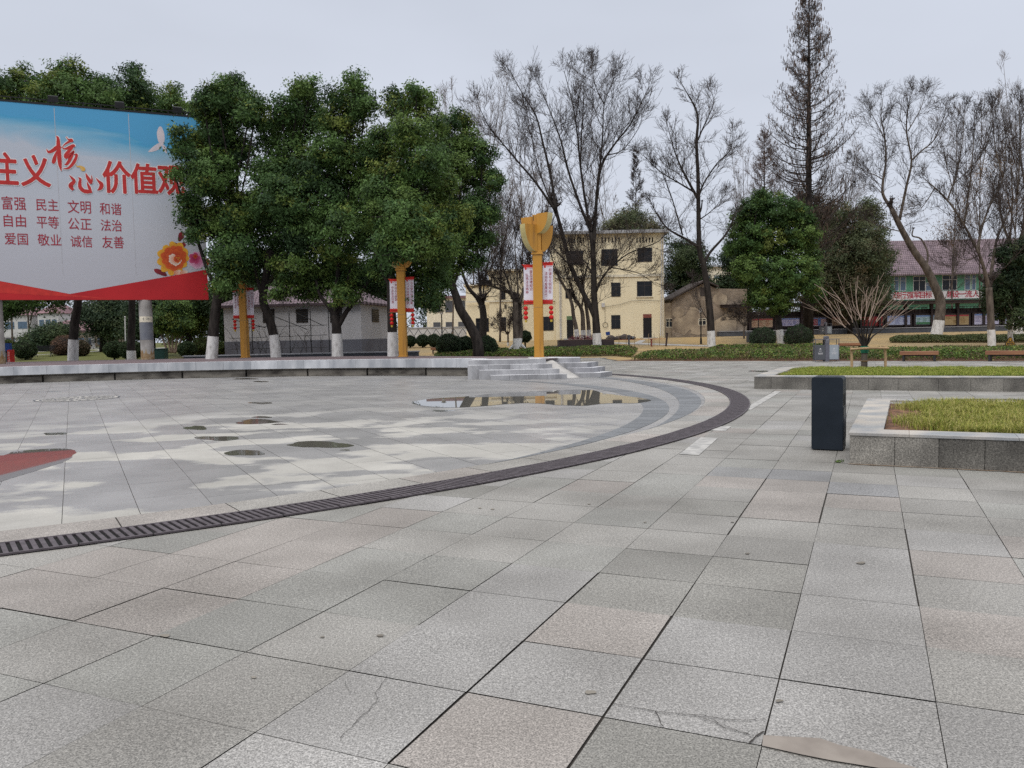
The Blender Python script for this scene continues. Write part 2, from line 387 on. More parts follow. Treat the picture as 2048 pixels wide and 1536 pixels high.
def plaza_mat():
    """smooth grey granite with paler dry patches between damp ones"""
    m = bpy.data.materials.new('damp_granite'); m.use_nodes = True
    N, L = m.node_tree.nodes, m.node_tree.links; p = N['Principled BSDF']
    tc = N.new('ShaderNodeTexCoord')
    def noise(sc, det, mp=None, rough=0.55):
        n = N.new('ShaderNodeTexNoise'); n.inputs['Scale'].default_value = sc; n.inputs['Detail'].default_value = det; n.inputs['Roughness'].default_value = rough
        if mp is None: L.new(tc.outputs['Object'], n.inputs[0])
        else: L.new(mp.outputs[0], n.inputs[0])
        return n
    mp = N.new('ShaderNodeMapping'); mp.inputs['Rotation'].default_value = (0, 0, R(-28)); mp.inputs['Scale'].default_value = (0.8, 1.3, 1)
    L.new(tc.outputs['Object'], mp.inputs[0])
    a = noise(0.62, 7, mp, 0.52)
    at = N.new('ShaderNodeAttribute'); at.attribute_name = 'Col'
    # each stone dries at its own pace: shift the damp mask by the stone's own value
    sh = N.new('ShaderNodeSeparateColor'); L.new(at.outputs['Color'], sh.inputs[0])
    ad = N.new('ShaderNodeMath'); ad.operation = 'ADD'; L.new(a.outputs[0], ad.inputs[0]); L.new(sh.outputs[2], ad.inputs[1])
    mr = N.new('ShaderNodeMapRange'); mr.inputs[1].default_value = 0.492; mr.inputs[2].default_value = 0.535
    L.new(ad.outputs[0], mr.inputs[0])
    # dry patches gather in front of the stage
    geo = N.new('ShaderNodeVectorMath'); geo.operation = 'DISTANCE'; geo.inputs[1].default_value = (-3.6, 10.4, 0)
    L.new(tc.outputs['Object'], geo.inputs[0])
    gr = N.new('ShaderNodeMapRange'); gr.inputs[1].default_value = 3.2; gr.inputs[2].default_value = 7.5; gr.inputs[3].default_value = 1; gr.inputs[4].default_value = 0.15
    L.new(geo.outputs['Value'], gr.inputs[0])
    mm = N.new('ShaderNodeMath'); mm.operation = 'MULTIPLY'; L.new(mr.outputs[0], mm.inputs[0]); L.new(gr.outputs[0], mm.inputs[1])
    cm = N.new('ShaderNodeMixRGB'); L.new(mm.outputs[0], cm.inputs[0])
    cm.inputs[1].default_value = (0.235, 0.23, 0.227, 1); cm.inputs[2].default_value = (0.355, 0.342, 0.312, 1)
    b = noise(90, 2.5, None, 0.75); c = noise(1.1, 7)
    r2 = N.new('ShaderNodeMapRange'); r2.inputs[1].default_value = .36; r2.inputs[2].default_value = .64; r2.inputs[3].default_value = .88; r2.inputs[4].default_value = 1.12
    L.new(b.outputs[0], r2.inputs[0])
    r3 = N.new('ShaderNodeMapRange'); r3.inputs[1].default_value = .3; r3.inputs[2].default_value = .7; r3.inputs[3].default_value = .82; r3.inputs[4].default_value = 1.12
    L.new(c.outputs[0], r3.inputs[0])
    ml = N.new('ShaderNodeMath'); ml.operation = 'MULTIPLY'; L.new(r2.outputs[0], ml.inputs[0]); L.new(r3.outputs[0], ml.inputs[1])
    m3 = N.new('ShaderNodeMath'); m3.operation = 'MULTIPLY'; L.new(ml.outputs[0], m3.inputs[0]); L.new(sh.outputs[0], m3.inputs[1])
    mu = N.new('ShaderNodeMixRGB'); mu.blend_type = 'MULTIPLY'; mu.inputs[0].default_value = 1
    L.new(cm.outputs[0], mu.inputs[1]); L.new(m3.outputs[0], mu.inputs[2]); L.new(mu.outputs[0], p.inputs['Base Color'])
    rr = N.new('ShaderNodeMapRange'); rr.inputs[3].default_value = 0.38; rr.inputs[4].default_value = 0.75
    L.new(mm.outputs[0], rr.inputs[0]); L.new(rr.outputs[0], p.inputs['Roughness'])
    p.inputs['Specular IOR Level'].default_value = 0.35
    return m
M['plaza'] = plaza_mat()

def land_mat():
    """dry tan lawn, greener to the west, bare earth in patches"""
    m = bpy.data.materials.new('park_ground'); m.use_nodes = True
    N, L = m.node_tree.nodes, m.node_tree.links; p = N['Principled BSDF']; p.inputs['Roughness'].default_value = 0.95; p.inputs['Specular IOR Level'].default_value = 0.1
    tc = N.new('ShaderNodeTexCoord')
    a = N.new('ShaderNodeTexNoise'); a.inputs['Scale'].default_value = 0.22; a.inputs['Detail'].default_value = 8
    b = N.new('ShaderNodeTexNoise'); b.inputs['Scale'].default_value = 9; b.inputs['Detail'].default_value = 5
    L.new(tc.outputs['Object'], a.inputs[0]); L.new(tc.outputs['Object'], b.inputs[0])
    s = N.new('ShaderNodeSeparateXYZ'); L.new(tc.outputs['Object'], s.inputs[0])
    gx = N.new('ShaderNodeMapRange'); gx.inputs[1].default_value = -20; gx.inputs[2].default_value = -26; gx.inputs[3].default_value = 0; gx.inputs[4].default_value = 1
    L.new(s.outputs['X'], gx.inputs[0])
    c1 = N.new('ShaderNodeMixRGB'); c1.inputs[1].default_value = (0.37, 0.26, 0.125, 1); c1.inputs[2].default_value = (0.28, 0.215, 0.125, 1)
    r = N.new('ShaderNodeMapRange'); r.inputs[1].default_value = .38; r.inputs[2].default_value = .62; L.new(a.outputs[0], r.inputs[0]); L.new(r.outputs[0], c1.inputs[0])
    c2 = N.new('ShaderNodeMixRGB'); L.new(gx.outputs[0], c2.inputs[0]); L.new(c1.outputs[0], c2.inputs[1]); c2.inputs[2].default_value = (0.10, 0.105, 0.035, 1)
    mu = N.new('ShaderNodeMixRGB'); mu.blend_type = 'MULTIPLY'; mu.inputs[0].default_value = 1
    r4 = N.new('ShaderNodeMapRange'); r4.inputs[1].default_value = .3; r4.inputs[2].default_value = .7; r4.inputs[3].default_value = .65; r4.inputs[4].default_value = 1.2
    L.new(b.outputs[0], r4.inputs[0]); L.new(c2.outputs[0], mu.inputs[1]); L.new(r4.outputs[0], mu.inputs[2]); L.new(mu.outputs[0], p.inputs['Base Color'])
    return m
M['land'] = land_mat()

def sky_print_mat(height):
    """the printed sky of the hoarding: blue wash at the top running out into pale grey"""
    m = bpy.data.materials.new('sky_print'); m.use_nodes = True
    N, L = m.node_tree.nodes, m.node_tree.links; p = N['Principled BSDF']; p.inputs['Roughness'].default_value = 0.5; p.inputs['Specular IOR Level'].default_value = 0.25
    tc = N.new('ShaderNodeTexCoord'); s = N.new('ShaderNodeSeparateXYZ'); L.new(tc.outputs['Object'], s.inputs[0])
    mp = N.new('ShaderNodeMapping'); mp.inputs['Scale'].default_value = (0.16, 0.16, 0.5); L.new(tc.outputs['Object'], mp.inputs[0])
    n = N.new('ShaderNodeTexNoise'); n.inputs['Scale'].default_value = 1.3; n.inputs['Detail'].default_value = 5; n.inputs['Distortion'].default_value = 1.2
    L.new(mp.outputs[0], n.inputs[0])
    h = N.new('ShaderNodeMath'); h.operation = 'DIVIDE'; h.inputs[1].default_value = height; L.new(s.outputs['Z'], h.inputs[0])
    sx = N.new('ShaderNodeMapRange'); sx.inputs[1].default_value = 0; sx.inputs[2].default_value = 12; sx.inputs[3].default_value = -0.03; sx.inputs[4].default_value = 0.10
    L.new(s.outputs['X'], sx.inputs[0])
    ad = N.new('ShaderNodeMath'); ad.operation = 'MULTIPLY_ADD'; ad.inputs[1].default_value = 0.22; L.new(n.outputs[0], ad.inputs[0]); L.new(h.outputs[0], ad.inputs[2])
    a2 = N.new('ShaderNodeMath'); a2.operation = 'ADD'; L.new(ad.outputs[0], a2.inputs[0]); L.new(sx.outputs[0], a2.inputs[1])
    cr = N.new('ShaderNodeValToRGB'); el = cr.color_ramp.elements
    el[0].position = 0.15; el[0].color = (0.43, 0.43, 0.47, 1)
    el[1].position = 1.12; el[1].color = (0.05, 0.30, 0.52, 1)
    for pos, c in ((0.55, (0.47, 0.485, 0.53, 1)), (0.86, (0.44, 0.48, 0.55, 1)), (0.95, (0.20, 0.40, 0.55, 1)), (1.0, (0.075, 0.31, 0.54, 1))):
        q = el.new(min(pos, 1.0)); q.color = c
    L.new(a2.outputs[0], cr.inputs[0]); L.new(cr.outputs[0], p.inputs['Base Color'])
    return m

# ------------------------------------------------------------------ lettering
_tc = {}
def glyphs(body, bold=0.0, line=1.0, shear=0.0):
    """outline letters as triangles in the x-y plane, normalised to their own bounding box"""
    key = (body, bold, line, shear)
    if key in _tc: return _tc[key]
    cu = bpy.data.curves.new('lettering', 'FONT'); cu.body = body; cu.offset = bold; cu.space_line = line; cu.shear = shear
    cu.align_x = 'CENTER'; cu.resolution_u = 3; cu.fill_mode = 'FRONT'
    ob = bpy.data.objects.new('lettering', cu)
    me = bpy.data.meshes.new_from_object(ob)
    v = np.array([x.co[:2] for x in me.vertices]) if len(me.vertices) else np.zeros((0, 2))
    f = [tuple(p.vertices) for p in me.polygons]
    bpy.data.objects.remove(ob); bpy.data.curves.remove(cu); bpy.data.meshes.remove(me)
    lo = v.min(0); hi = v.max(0)
    _tc[key] = (v, f, lo, hi)
    return _tc[key]
def put_text(mb, body, box, place, bold=0.0, line=1.0, shear=0.0, m=0, ref=None, em=False, fat=0.0, nf=8, nrm=(0, -1, 0)):
    """fit the letters into box (u0, v0, u1, v1); place(u, v) gives the 3-D point. ref: metrics taken from this bold value"""
    v, f, lo, hi = glyphs(body, bold, line, shear)
    if ref is not None: _, _, lo, hi = glyphs(body, ref, line, shear)
    if em: _, _, lo, hi = glyphs('国', bold, line, shear)
    u0, v0, u1, v1 = box
    q = (v - lo)/(hi - lo)
    for k in range(nf if fat else 1):                     # heavier weight: the letter laid again around itself, each a hair prouder
        du, dv = (fat*math.cos(2*math.pi*k/nf), fat*math.sin(2*math.pi*k/nf)) if fat else (0, 0); e = .0006*k
        P = [place(u0 + a*(u1 - u0) + du, v0 + b*(v1 - v0) + dv) for a, b in q]
        mb.add([(p[0] + nrm[0]*e, p[1] + nrm[1]*e, p[2] + nrm[2]*e) for p in P], f, m)

# ------------------------------------------------------------------ branch and leaf machinery
def seg_tubes(segs, k=3):
    S = np.array(segs, np.float64); a, b, r0, r1 = S[:, 0:3], S[:, 3:6], S[:, 6], S[:, 7]
    d = b - a; d /= np.linalg.norm(d, axis=1, keepdims=True) + 1e-9
    up = np.where(np.abs(d[:, 2:3]) < 0.9, [[0, 0, 1.0]], [[1.0, 0, 0]])
    u = np.cross(d, up); u /= np.linalg.norm(u, axis=1, keepdims=True); w = np.cross(d, u)
    n = len(S); v = np.zeros((n, 2*k, 3))
    for j in range(k):
        t = 2*math.pi*j/k; off = u*math.cos(t) + w*math.sin(t)
        v[:, j] = a + off*r0[:, None]; v[:, k + j] = b + off*r1[:, None]
    f = np.array([[j, (j+1) % k, (j+1) % k + k, j + k] for j in range(k)])
    F = (np.arange(n)[:, None, None]*2*k + f[None]).reshape(-1, 4)
    return v.reshape(-1, 3), F
def smooth_path(pts, n=4):
    P = [Vector(p) for p in pts]; out = []
    for i in range(len(P) - 1):
        p0 = P[max(i-1, 0)]; p1 = P[i]; p2 = P[i+1]; p3 = P[min(i+2, len(P)-1)]
        for j in range(n):
            t = j/n
            out.append(0.5*((2*p1) + (p2 - p0)*t + (2*p0 - 5*p1 + 4*p2 - p3)*t*t + (3*p1 - p0 - 3*p2 + p3)*t**3))
    out.append(P[-1]); return out
def twig(rng, segs, p, d, L, r, lvl, up=0.25, spread=0.75, kids=(5, 4, 3), wob=0.22, rmin=0.006):
    """a wobbling shoot with its own side shoots"""
    n = max(2, int(L/0.45)) if lvl < 2 else 2
    step = L/n; x, y, z = p; dx, dy, dz = d
    nk = kids[lvl] if lvl < len(kids) else 0
    for i in range(n):
        dx += rng.gauss(0, wob); dy += rng.gauss(0, wob); dz += rng.gauss(0, wob) + up*0.25
        q = math.sqrt(dx*dx + dy*dy + dz*dz) or 1; dx /= q; dy /= q; dz /= q
        a = max(rmin, r*(1 - i/n*0.75)); b = max(rmin, r*(1 - (i+1)/n*0.75))
        nx, ny, nz = x + dx*step, y + dy*step, z + dz*step
        segs.append((x, y, z, nx, ny, nz, a, b)); x, y, z = nx, ny, nz
        if nk:
            c = nk/n; c = int(c) + (rng.random() < c - int(c))
            for _ in range(c):
                sx, sy, sz = rng.gauss(0, 1), rng.gauss(0, 1), rng.gauss(0, 1)
                ex, ey, ez = dx + sx*spread, dy + sy*spread, dz + sz*spread*0.8 + up*0.6
                q = math.sqrt(ex*ex + ey*ey + ez*ez) or 1
                twig(rng, segs, (x, y, z), (ex/q, ey/q, ez/q), L*rng.uniform(0.42, 0.72), r*0.5, lvl + 1, up, spread, kids, wob, rmin)
def limb(rng, thick, segs, pts, r0, r1, kids=10, L=(1.5, 3.0), start=0.3, rt=0.03, up=0.3, sub=(5, 4, 2), spread=0.75, rmin=0.006, wob=0.2, end=3):
    P = smooth_path(pts, 4); n = len(P)
    rad = [r0 + (r1 - r0)*(i/(n-1))**0.85 for i in range(n)]
    thick.append((P, rad))
    for c in range(kids):
        t = start + (1 - start)*(c + rng.random())/kids
        i = min(n - 2, int(t*(n - 1))); d = (P[i+1] - P[i]).normalized()
        o = Vector((rng.gauss(0, 1), rng.gauss(0, 1), rng.gauss(0, 0.7) + up)).normalized()
        dd = (d*0.75 + o*spread).normalized()
        twig(rng, segs, tuple(P[i]), tuple(dd), rng.uniform(*L)*(1.2 - 0.8*t), min(rt, rad[i]*0.55), 0, up, 0.55, sub, wob, rmin)
    d = (P[-1] - P[-2]).normalized()
    for _ in range(end): twig(rng, segs, tuple(P[-1]), tuple((d + Vector((rng.gauss(0, .35), rng.gauss(0, .35), rng.gauss(0, .35)))).normalized()), L[1]*0.28, r1*0.8, 0, up, 0.7, sub, wob, rmin)
def leaf_quads(pos, size, rng, out=None, up=0.5, aspect=0.45):
    n = len(pos)
    nn = rng.normal(size=(n, 3)); nn[:, 2] += up
    if out is not None: nn = nn*0.75 + out*1.5
    nn /= np.linalg.norm(nn, axis=1, keepdims=True) + 1e-9
    t = np.cross(nn, rng.normal(size=(n, 3))); t /= np.linalg.norm(t, axis=1, keepdims=True) + 1e-9
    b = np.cross(nn, t)
    L = (size*rng.uniform(0.6, 1.3, n))[:, None]
    v = np.stack([pos - t*L*0.5, pos + b*L*aspect*0.5 + t*L*0.05, pos + t*L*0.5 - nn*L*0.12, pos - b*L*aspect*0.5 + t*L*0.05], 1)
    return v.reshape(-1, 3), np.arange(n*4).reshape(n, 4)
def foliage(lobes, n, size, seed, cols, clump=0.45, fill=0.25, aspect=0.45, shell=(0.55, 1.04), wts=None):
    """leaf clumps spread through ellipsoid lobes; each clump has its own leaf colour (old dark leaves, young yellow-green ones)"""
    rng = np.random.default_rng(seed)
    cen = np.array([l[0] for l in lobes], float); rad = np.array([l[1] for l in lobes], float)
    w = np.prod(rad, 1)**(2/3); w /= w.sum()
    C, K, D = [], [], []
    cols = np.array(cols, float)
    for i in range(len(lobes)):
        k = max(5, int(w[i]*n/62))
        d = rng.normal(size=(k, 3)); d /= np.linalg.norm(d, axis=1, keepdims=True)
        rr = rng.uniform(shell[0], shell[1], k)
        C.append(cen[i] + d*rad[i]*rr[:, None]); D.append(d)
        base = rng.choice(len(cols), p=wts)
        ci = np.where(rng.random(k) < 0.62, base, rng.choice(len(cols), k, p=wts))
        K.append(cols[ci]*rng.uniform(0.8, 1.2, (k, 1)))
    C = np.concatenate(C); K = np.concatenate(K); D = np.concatenate(D)
    idx = rng.integers(0, len(C), n)
    g = rng.normal(size=(n, 3))*clump*0.5; g[:, 2] *= 0.7
    pos = C[idx] + g
    col = K[idx]*rng.uniform(0.82, 1.18, (n, 1)); out = D[idx]
    m = int(n*fill)
    li = rng.choice(len(lobes), m, p=w)
    d = rng.normal(size=(m, 3)); d /= np.linalg.norm(d, axis=1, keepdims=True)
    p2 = cen[li] + d*rad[li]*(rng.random((m, 1))**0.5)*0.8
    pos = np.concatenate([pos, p2]); col = np.concatenate([col, cols[rng.choice(len(cols), m, p=wts)]*rng.uniform(0.6, 1.1, (m, 1))]); out = np.concatenate([out, d])
    v, f = leaf_quads(pos, size, rng, out, aspect=aspect)
    return v, f, col
CAMPHOR = [(0.056, 0.110, 0.034), (0.080, 0.145, 0.038), (0.110, 0.175, 0.042), (0.160, 0.20, 0.044), (0.040, 0.078, 0.030)]
CAMW = [0.30, 0.27, 0.2, 0.12, 0.11]
DARKG = [(0.036, 0.062, 0.028), (0.046, 0.074, 0.030), (0.062, 0.086, 0.034), (0.028, 0.050, 0.025)]
OLIVE = [(0.098, 0.115, 0.052), (0.115, 0.120, 0.060), (0.080, 0.102, 0.050), (0.135, 0.115, 0.068)]
HEDGE = [(0.048, 0.082, 0.022), (0.062, 0.10, 0.024), (0.090, 0.115, 0.026), (0.085, 0.070, 0.030), (0.035, 0.06, 0.02)]
BALL = [(0.026, 0.046, 0.025), (0.036, 0.060, 0.030), (0.050, 0.074, 0.036)]

def pxl(Y): return Y/CF                      # metres per photo pixel at depth Y
def trunk_white(t, loc, P, rad, h, z0):
    """limewashed sleeve on the foot of a trunk"""
    Q, q = [], []
    for p, r in zip(P, rad):
        Q.append(Vector(p)); q.append(r*1.04 + 0.006)
        if p[2] > z0 + h: break
    if len(Q) >= 2:
        a, b = Q[-2], Q[-1]; s = max(0.05, min(1.0, (z0 + h - a.z)/max(1e-4, b.z - a.z)))
        Q[-1] = a.lerp(b, s); q[-1] = q[-2] + (q[-1] - q[-2])*s
        MB().tube(Q, q, 12, cap=False).build('limewash', M['white'], t, loc, smooth=True)
def build_wood(t, loc, thick, segs, bark, twigm, k=8, name='branches'):
    mb = MB()
    P, rad = thick[0]; mb.tube(P, rad, 12); mb.build('trunk', bark, t, loc, smooth=True)
    if len(thick) > 1:
        mb = MB()
        for P, rad in thick[1:]: mb.tube(P, rad, k)
        mb.build('limbs', bark, t, loc, smooth=True)
    if segs:
        v, f = seg_tubes(segs, 3); np_obj(name, v, f, twigm, t, loc)
def px_path(pp, Y, dy=0.0):
    n = len(pp)
    return [V(p[0], p[1], Y + dy*(i/max(1, n-1))) for i, p in enumerate(pp)]
#--BUILD--
# ================================================================== GROUND
rng = random.Random(11)
# terrain sheet
xs = list(np.linspace(-60, 70, 66)); ys = list(np.linspace(-15, 100, 58))
xs = [-900, -300, -120] + xs + [130, 300, 900]; ys = [-200, -60] + ys + [150, 300, 900, 1500]
gv = [(x, y, terr(x, y) - 0.03) for y in ys for x in xs]
nx_ = len(xs)
gf = [(j*nx_ + i, j*nx_ + i + 1, (j+1)*nx_ + i + 1, (j+1)*nx_ + i) for j in range(len(ys)-1) for i in range(nx_-1)]
MBg = MB(); MBg.add(gv, gf); struct(MBg.build('ground', M['land'], smooth=True))

# plaza
CC = Vector((-12.522, 21.359)); DR0, DR1 = 17.68, 18.08            # drain ring: centre, inner and outer radius
ANG = -0.4182; OX, OY = -0.2156, 3.2917; SX, SY = 0.5955, 0.6046
E1 = Vector((math.cos(ANG), math.sin(ANG))); E2 = Vector((-math.sin(ANG), math.cos(ANG)))
HA, HB = Vector((5.95, 43.1)), Vector((21.0, 33.55))               # kerb line of the ground-cover bed
def beyond_bed(p):
    d = HB - HA
    return (d.x*(p.y - HA.y) - d.y*(p.x - HA.x)) > 0
def tilepos(i, j): return Vector((OX, OY)) + E1*(i*SX) + E2*(j*SY)
jointbed = MB().add([(-45, -6, -0.009), (60, -6, -0.009), (60, 26, -0.009), (21, 33.6, -0.009), (5.95, 43.15, -0.009), (5.5, 51, -0.009), (-3, 51, -0.009), (-45, 41, -0.009)],
                    [tuple(range(8))])
struct(jointbed.build('joint_bed', M['joint']))
gi = {k: rng.choice([.002, .002, .003, .0035, .006]) for k in range(-120, 120)}
gj = {k: rng.choice([.0015, .0015, .002, .003, .004]) for k in range(-120, 120)}
for k, g in ((0, .006), (1, .0055), (2, .006), (3, .003), (-1, .0025), (-3, .004)): gi[k] = g
for k, g in ((0, .0045), (1, .0035)): gj[k] = g
GREY, GREEN, PINK, SPECK, DARK = (0.345, 0.335, 0.315), (0.329, 0.326, 0.306), (0.355, 0.328, 0.306), (0.368, 0.360, 0.350), (0.285, 0.278, 0.258)
known = {(-5, 1): PINK, (-5, 2): PINK, (-4, 1): PINK, (-4, 2): PINK, (-5, 0): PINK, (-4, 0): PINK, (-6, 1): PINK, (-6, 0): PINK, (-5, 3): PINK, (-4, 3): PINK, (-4, 4): PINK,
         (0, 1): PINK, (-1, 1): SPECK, (-1, 2): SPECK, (-1, 0): SPECK, (0, 0): SPECK, (1, 0): SPECK, (1, 1): SPECK, (2, 1): SPECK, (2, 0): SPECK, (-1, -1): SPECK, (-1, -2): SPECK, (0, -1): PINK, (1, -1): DARK, (2, -1): GREY,
         (-2, 0): GREY, (-2, 1): GREEN, (-3, 1): GREEN, (-3, 2): GREEN, (-2, 2): GREEN, (-3, 0): GREEN, (0, 3): DARK, (0, 2): DARK, (1, 2): DARK, (1, 3): DARK, (-1, 3): GREEN, (-1, 4): GREY,
         (1, 6): PINK, (0, 6): DARK, (1, 7): PINK, (1, 8): PINK, (0, 8): PINK, (-2, 7): PINK, (2, 7): PINK, (2, 8): (0.29, 0.29, 0.295), (1, 9): (0.29, 0.29, 0.295), (0, 9): (0.30, 0.30, 0.30)}
def gapi(i, j):
    if (i == 1 and -2 <= j <= 1) or (i == 0 and -1 <= j <= 2) or (i == 2 and j < -1) or (i == 2 and 6 <= j <= 7) or (i == 1 and 5 <= j <= 8): return .0060
    h = random.Random(i*977 + (j//3)*131); return h.choice([.0014, .0018, .0020, .0022, .0026, .0032, .0046])
def gapj(j, i):
    if (j == 0 and -2 <= i <= 1) or (j == 6 and 0 <= i <= 2): return .0040
    h = random.Random(j*577 + (i//3)*331 + 9); return h.choice([.0010, .0014, .0016, .0020, .0024, .0034])
tv, tf, tcol = [], [], []
for j in range(-9, 84):
    for i in range(-48, 82):
        c = tilepos(i + .5, j + .5)
        if c.y > 52 or c.y < -4 or abs(c.x) > 44: continue
        if (c - CC).length < DR0 - 0.55: continue
        if beyond_bed(c) and c.x > 5.6 and (c - HA).length > 0.6: continue
        if c.y > 30 and c.x < -2.2: continue
        a = gapi(i, j), gapi(i+1, j), gapj(j, i), gapj(j+1, i)
        ps = [tilepos(i, j) + E1*a[0] + E2*a[2], tilepos(i+1, j) - E1*a[1] + E2*a[2], tilepos(i+1, j+1) - E1*a[1] - E2*a[3], tilepos(i, j+1) + E1*a[0] - E2*a[3]]
        z = rng.uniform(-.0015, .0015); n0 = len(tv)
        for p in ps:
            tv.append((p.x + rng.gauss(0, .0008), p.y + rng.gauss(0, .0008), z + rng.gauss(0, .0005)))
        tf.append((n0, n0+1, n0+2, n0+3))
        if (i, j) in known: k = known[(i, j)]
        else:
            q = rng.random() + 0.22*math.sin(i*0.55 + 1.3)*math.cos(j*0.43)
            k = GREY if q < .60 else GREEN if q < .80 else SPECK if q < .95 else PINK if q < 1.10 else DARK
        s = rng.gauss(1, .05)
        tcol.append([x*s for x in k])
struct(np_obj('plaza_paving', tv, tf, M['tile'], col=tcol))

# round plaza inside the drain: smoother stones on their own grid
def clip_circle(poly, r):
    out = poly
    for k in range(96):
        a = 2*math.pi*k/96; nrm = Vector((math.cos(a), math.sin(a))); res = []
        if all((p - CC).dot(nrm) <= r for p in out): continue
        for q in range(len(out)):
            A, B = out[q], out[(q+1) % len(out)]; da, db = (A - CC).dot(nrm) - r, (B - CC).dot(nrm) - r
            if da <= 0: res.append(A)
            if da*db < 0: res.append(A + (B - A)*(da/(da - db)))
        out = res
        if len(out) < 3: return []
    return out
IA = R(28.6); F1 = Vector((math.cos(IA), math.sin(IA))); F2 = Vector((-math.sin(IA), math.cos(IA)))
RB = 17.16
me_v, me_f, me_c = [], [], []
org = F1*(-.144)
for i in range(-50, 50):
    for j in range(-5, 70):
        x0, y0 = i*.6, j*.9 + (0.3 if i % 2 else 0)
        c = org + F1*(x0 + .3) + F2*(y0 + .45)
        if (c - CC).length > RB + .8 or c.y > 34.5: continue
        g = .0022 if i % 3 else .0034; h = .0010
        poly = [org + F1*(x0 + a) + F2*(y0 + b) for a, b in ((g, h), (.6 - g, h), (.6 - g, .9 - h), (g, .9 - h))]
        poly = clip_circle(poly, RB) if (c - CC).length > RB - .8 else poly
        if not poly: continue
        n0 = len(me_v); z = .0045 + rng.uniform(-.0006, .0006)
        me_v += [(p.x, p.y, z) for p in poly]; me_f.append(tuple(range(n0, n0 + len(poly))))
        me_c.append((rng.gauss(1, .035), 1.0, rng.gauss(0, .010)))
def poly_obj(name, v, f, m, col):
    me = bpy.data.meshes.new(name); me.from_pydata(v, [], f)
    a = me.attributes.new('Col', 'FLOAT_COLOR', 'FACE')
    a.data.foreach_set('color', np.c_[np.array(col), np.ones(len(f))].astype(np.float32).ravel())
    me.materials.append(m); me.update()
    o = bpy.data.objects.new(name, me); COL.objects.link(o); return o
struct(poly_obj('round_plaza', me_v, me_f, M['plaza'], me_c))
MBj = MB(); MBj.add([(CC.x + 17.66*math.cos(2*math.pi*k/160), CC.y + 17.66*math.sin(2*math.pi*k/160), .0024) for k in range(160)], [tuple(range(160))])
struct(MBj.build('round_plaza_bed', M['joint']))
# border course of wedge stones between round plaza and drain
bv, bf, bc = [], [], []
nb = 118
for k in range(nb):
    a0, a1 = 2*math.pi*(k + .006)/nb, 2*math.pi*(k + .994)/nb
    n0 = len(bv)
    L = [a0 + (a1 - a0)*t/4 for t in range(5)]
    bv += [(CC.x + (RB + .006)*math.cos(a), CC.y + (RB + .006)*math.sin(a), .006) for a in L] + [(CC.x + (DR0 - .004)*math.cos(a), CC.y + (DR0 - .004)*math.sin(a), .006) for a in reversed(L)]
    bf.append(tuple(range(n0, n0 + 10)))
    s = rng.gauss(1, .05); kk = rng.choice([(0.40, 0.385, 0.36), (0.41, 0.38, 0.355), (0.37, 0.365, 0.35)])
    bc.append([x*s for x in kk])
struct(poly_obj('border_course', bv, bf, M['tile'], bc))
# two dark crescents of granite
def crescent(name, oc, orad, ic, irad, a0, a1, n, z):
    oc, ic = Vector(oc), Vector(ic); v, f, c = [], [], []
    pr = None
    for k in range(n):
        shade = rng.gauss(1, .07); quad = []
        for t in (k + .012, k + .988):
            a = R(a0 + (a1 - a0)*t/n); d = Vector((math.cos(a), math.sin(a)))
            w = oc - ic; b = w.dot(d); disc = b*b - (w.length_squared - irad*irad)
            ri = -b + math.sqrt(max(0, disc))
            quad.append((d, min(ri, orad), orad))
        if max(q[2] - q[1] for q in quad) < .012: continue
        n0 = len(v)
        for (d, ri, ro), o in ((quad[0], 0), (quad[1], 1)):
            for r in ((ri, ro) if o == 0 else (ro, ri)):
                p = oc + d*r; v.append((p.x, p.y, z))
        f.append((n0, n0+1, n0+2, n0+3)); c.append([x*shade for x in (0.150, 0.157, 0.165)])
    struct(poly_obj(name, v, f, M['band'], c))
crescent('dark_crescent', (-9.384, 18.109), 12.689, (-11.301, 17.978), 14.05, -100, 84, 70, .009)
crescent('dark_crescent', (-12.176, 20.899), 16.645, (-17.694, 20.845), 21.575, -60, 62, 60, .009)

# drain: a bed and half-metre iron grates
def arc_pts(r, a0, a1, n): return [(CC.x + r*math.cos(R(a0 + (a1 - a0)*k/n)), CC.y + r*math.sin(R(a0 + (a1 - a0)*k/n))) for k in range(n+1)]
o_, i_ = arc_pts(DR1, -78, 30, 120), arc_pts(DR0, -78, 30, 120)
mb = MB(); mb.add([(p[0], p[1], .0072) for p in i_] + [(p[0], p[1], .0072) for p in o_], [(k, k+121, k+122, k+1) for k in range(120)])
struct(mb.build('drain_channel', M['void']))
gm = MB(); gl = .498
for s in (-1, 1): gm.box((0, s*.188, .007), (gl, .024, .014))
for k in range(8): gm.box((-gl/2 + .031 + k*.0623, 0, .0065), (.034, .350, .012), rz=R(6))
g0 = None
arc = R(105); ng = int(arc*17.88/.5)
for k in range(ng):
    a = R(-76) + arc*k/ng
    loc = (CC.x + 17.88*math.cos(a), CC.y + 17.88*math.sin(a), .0085)
    if g0 is None: g0 = gm.build('drain_grate', M['grate']); o = g0
    else: o = g0.copy(); COL.objects.link(o)
    o.location = loc; o.rotation_euler = (rng.gauss(0, .004), rng.gauss(0, .004), a + math.pi/2)
    tag(o, 'slotted dark iron grate lying in the curved drain around the plaza', 'drain grate', 'iron grates along the curved plaza drain')

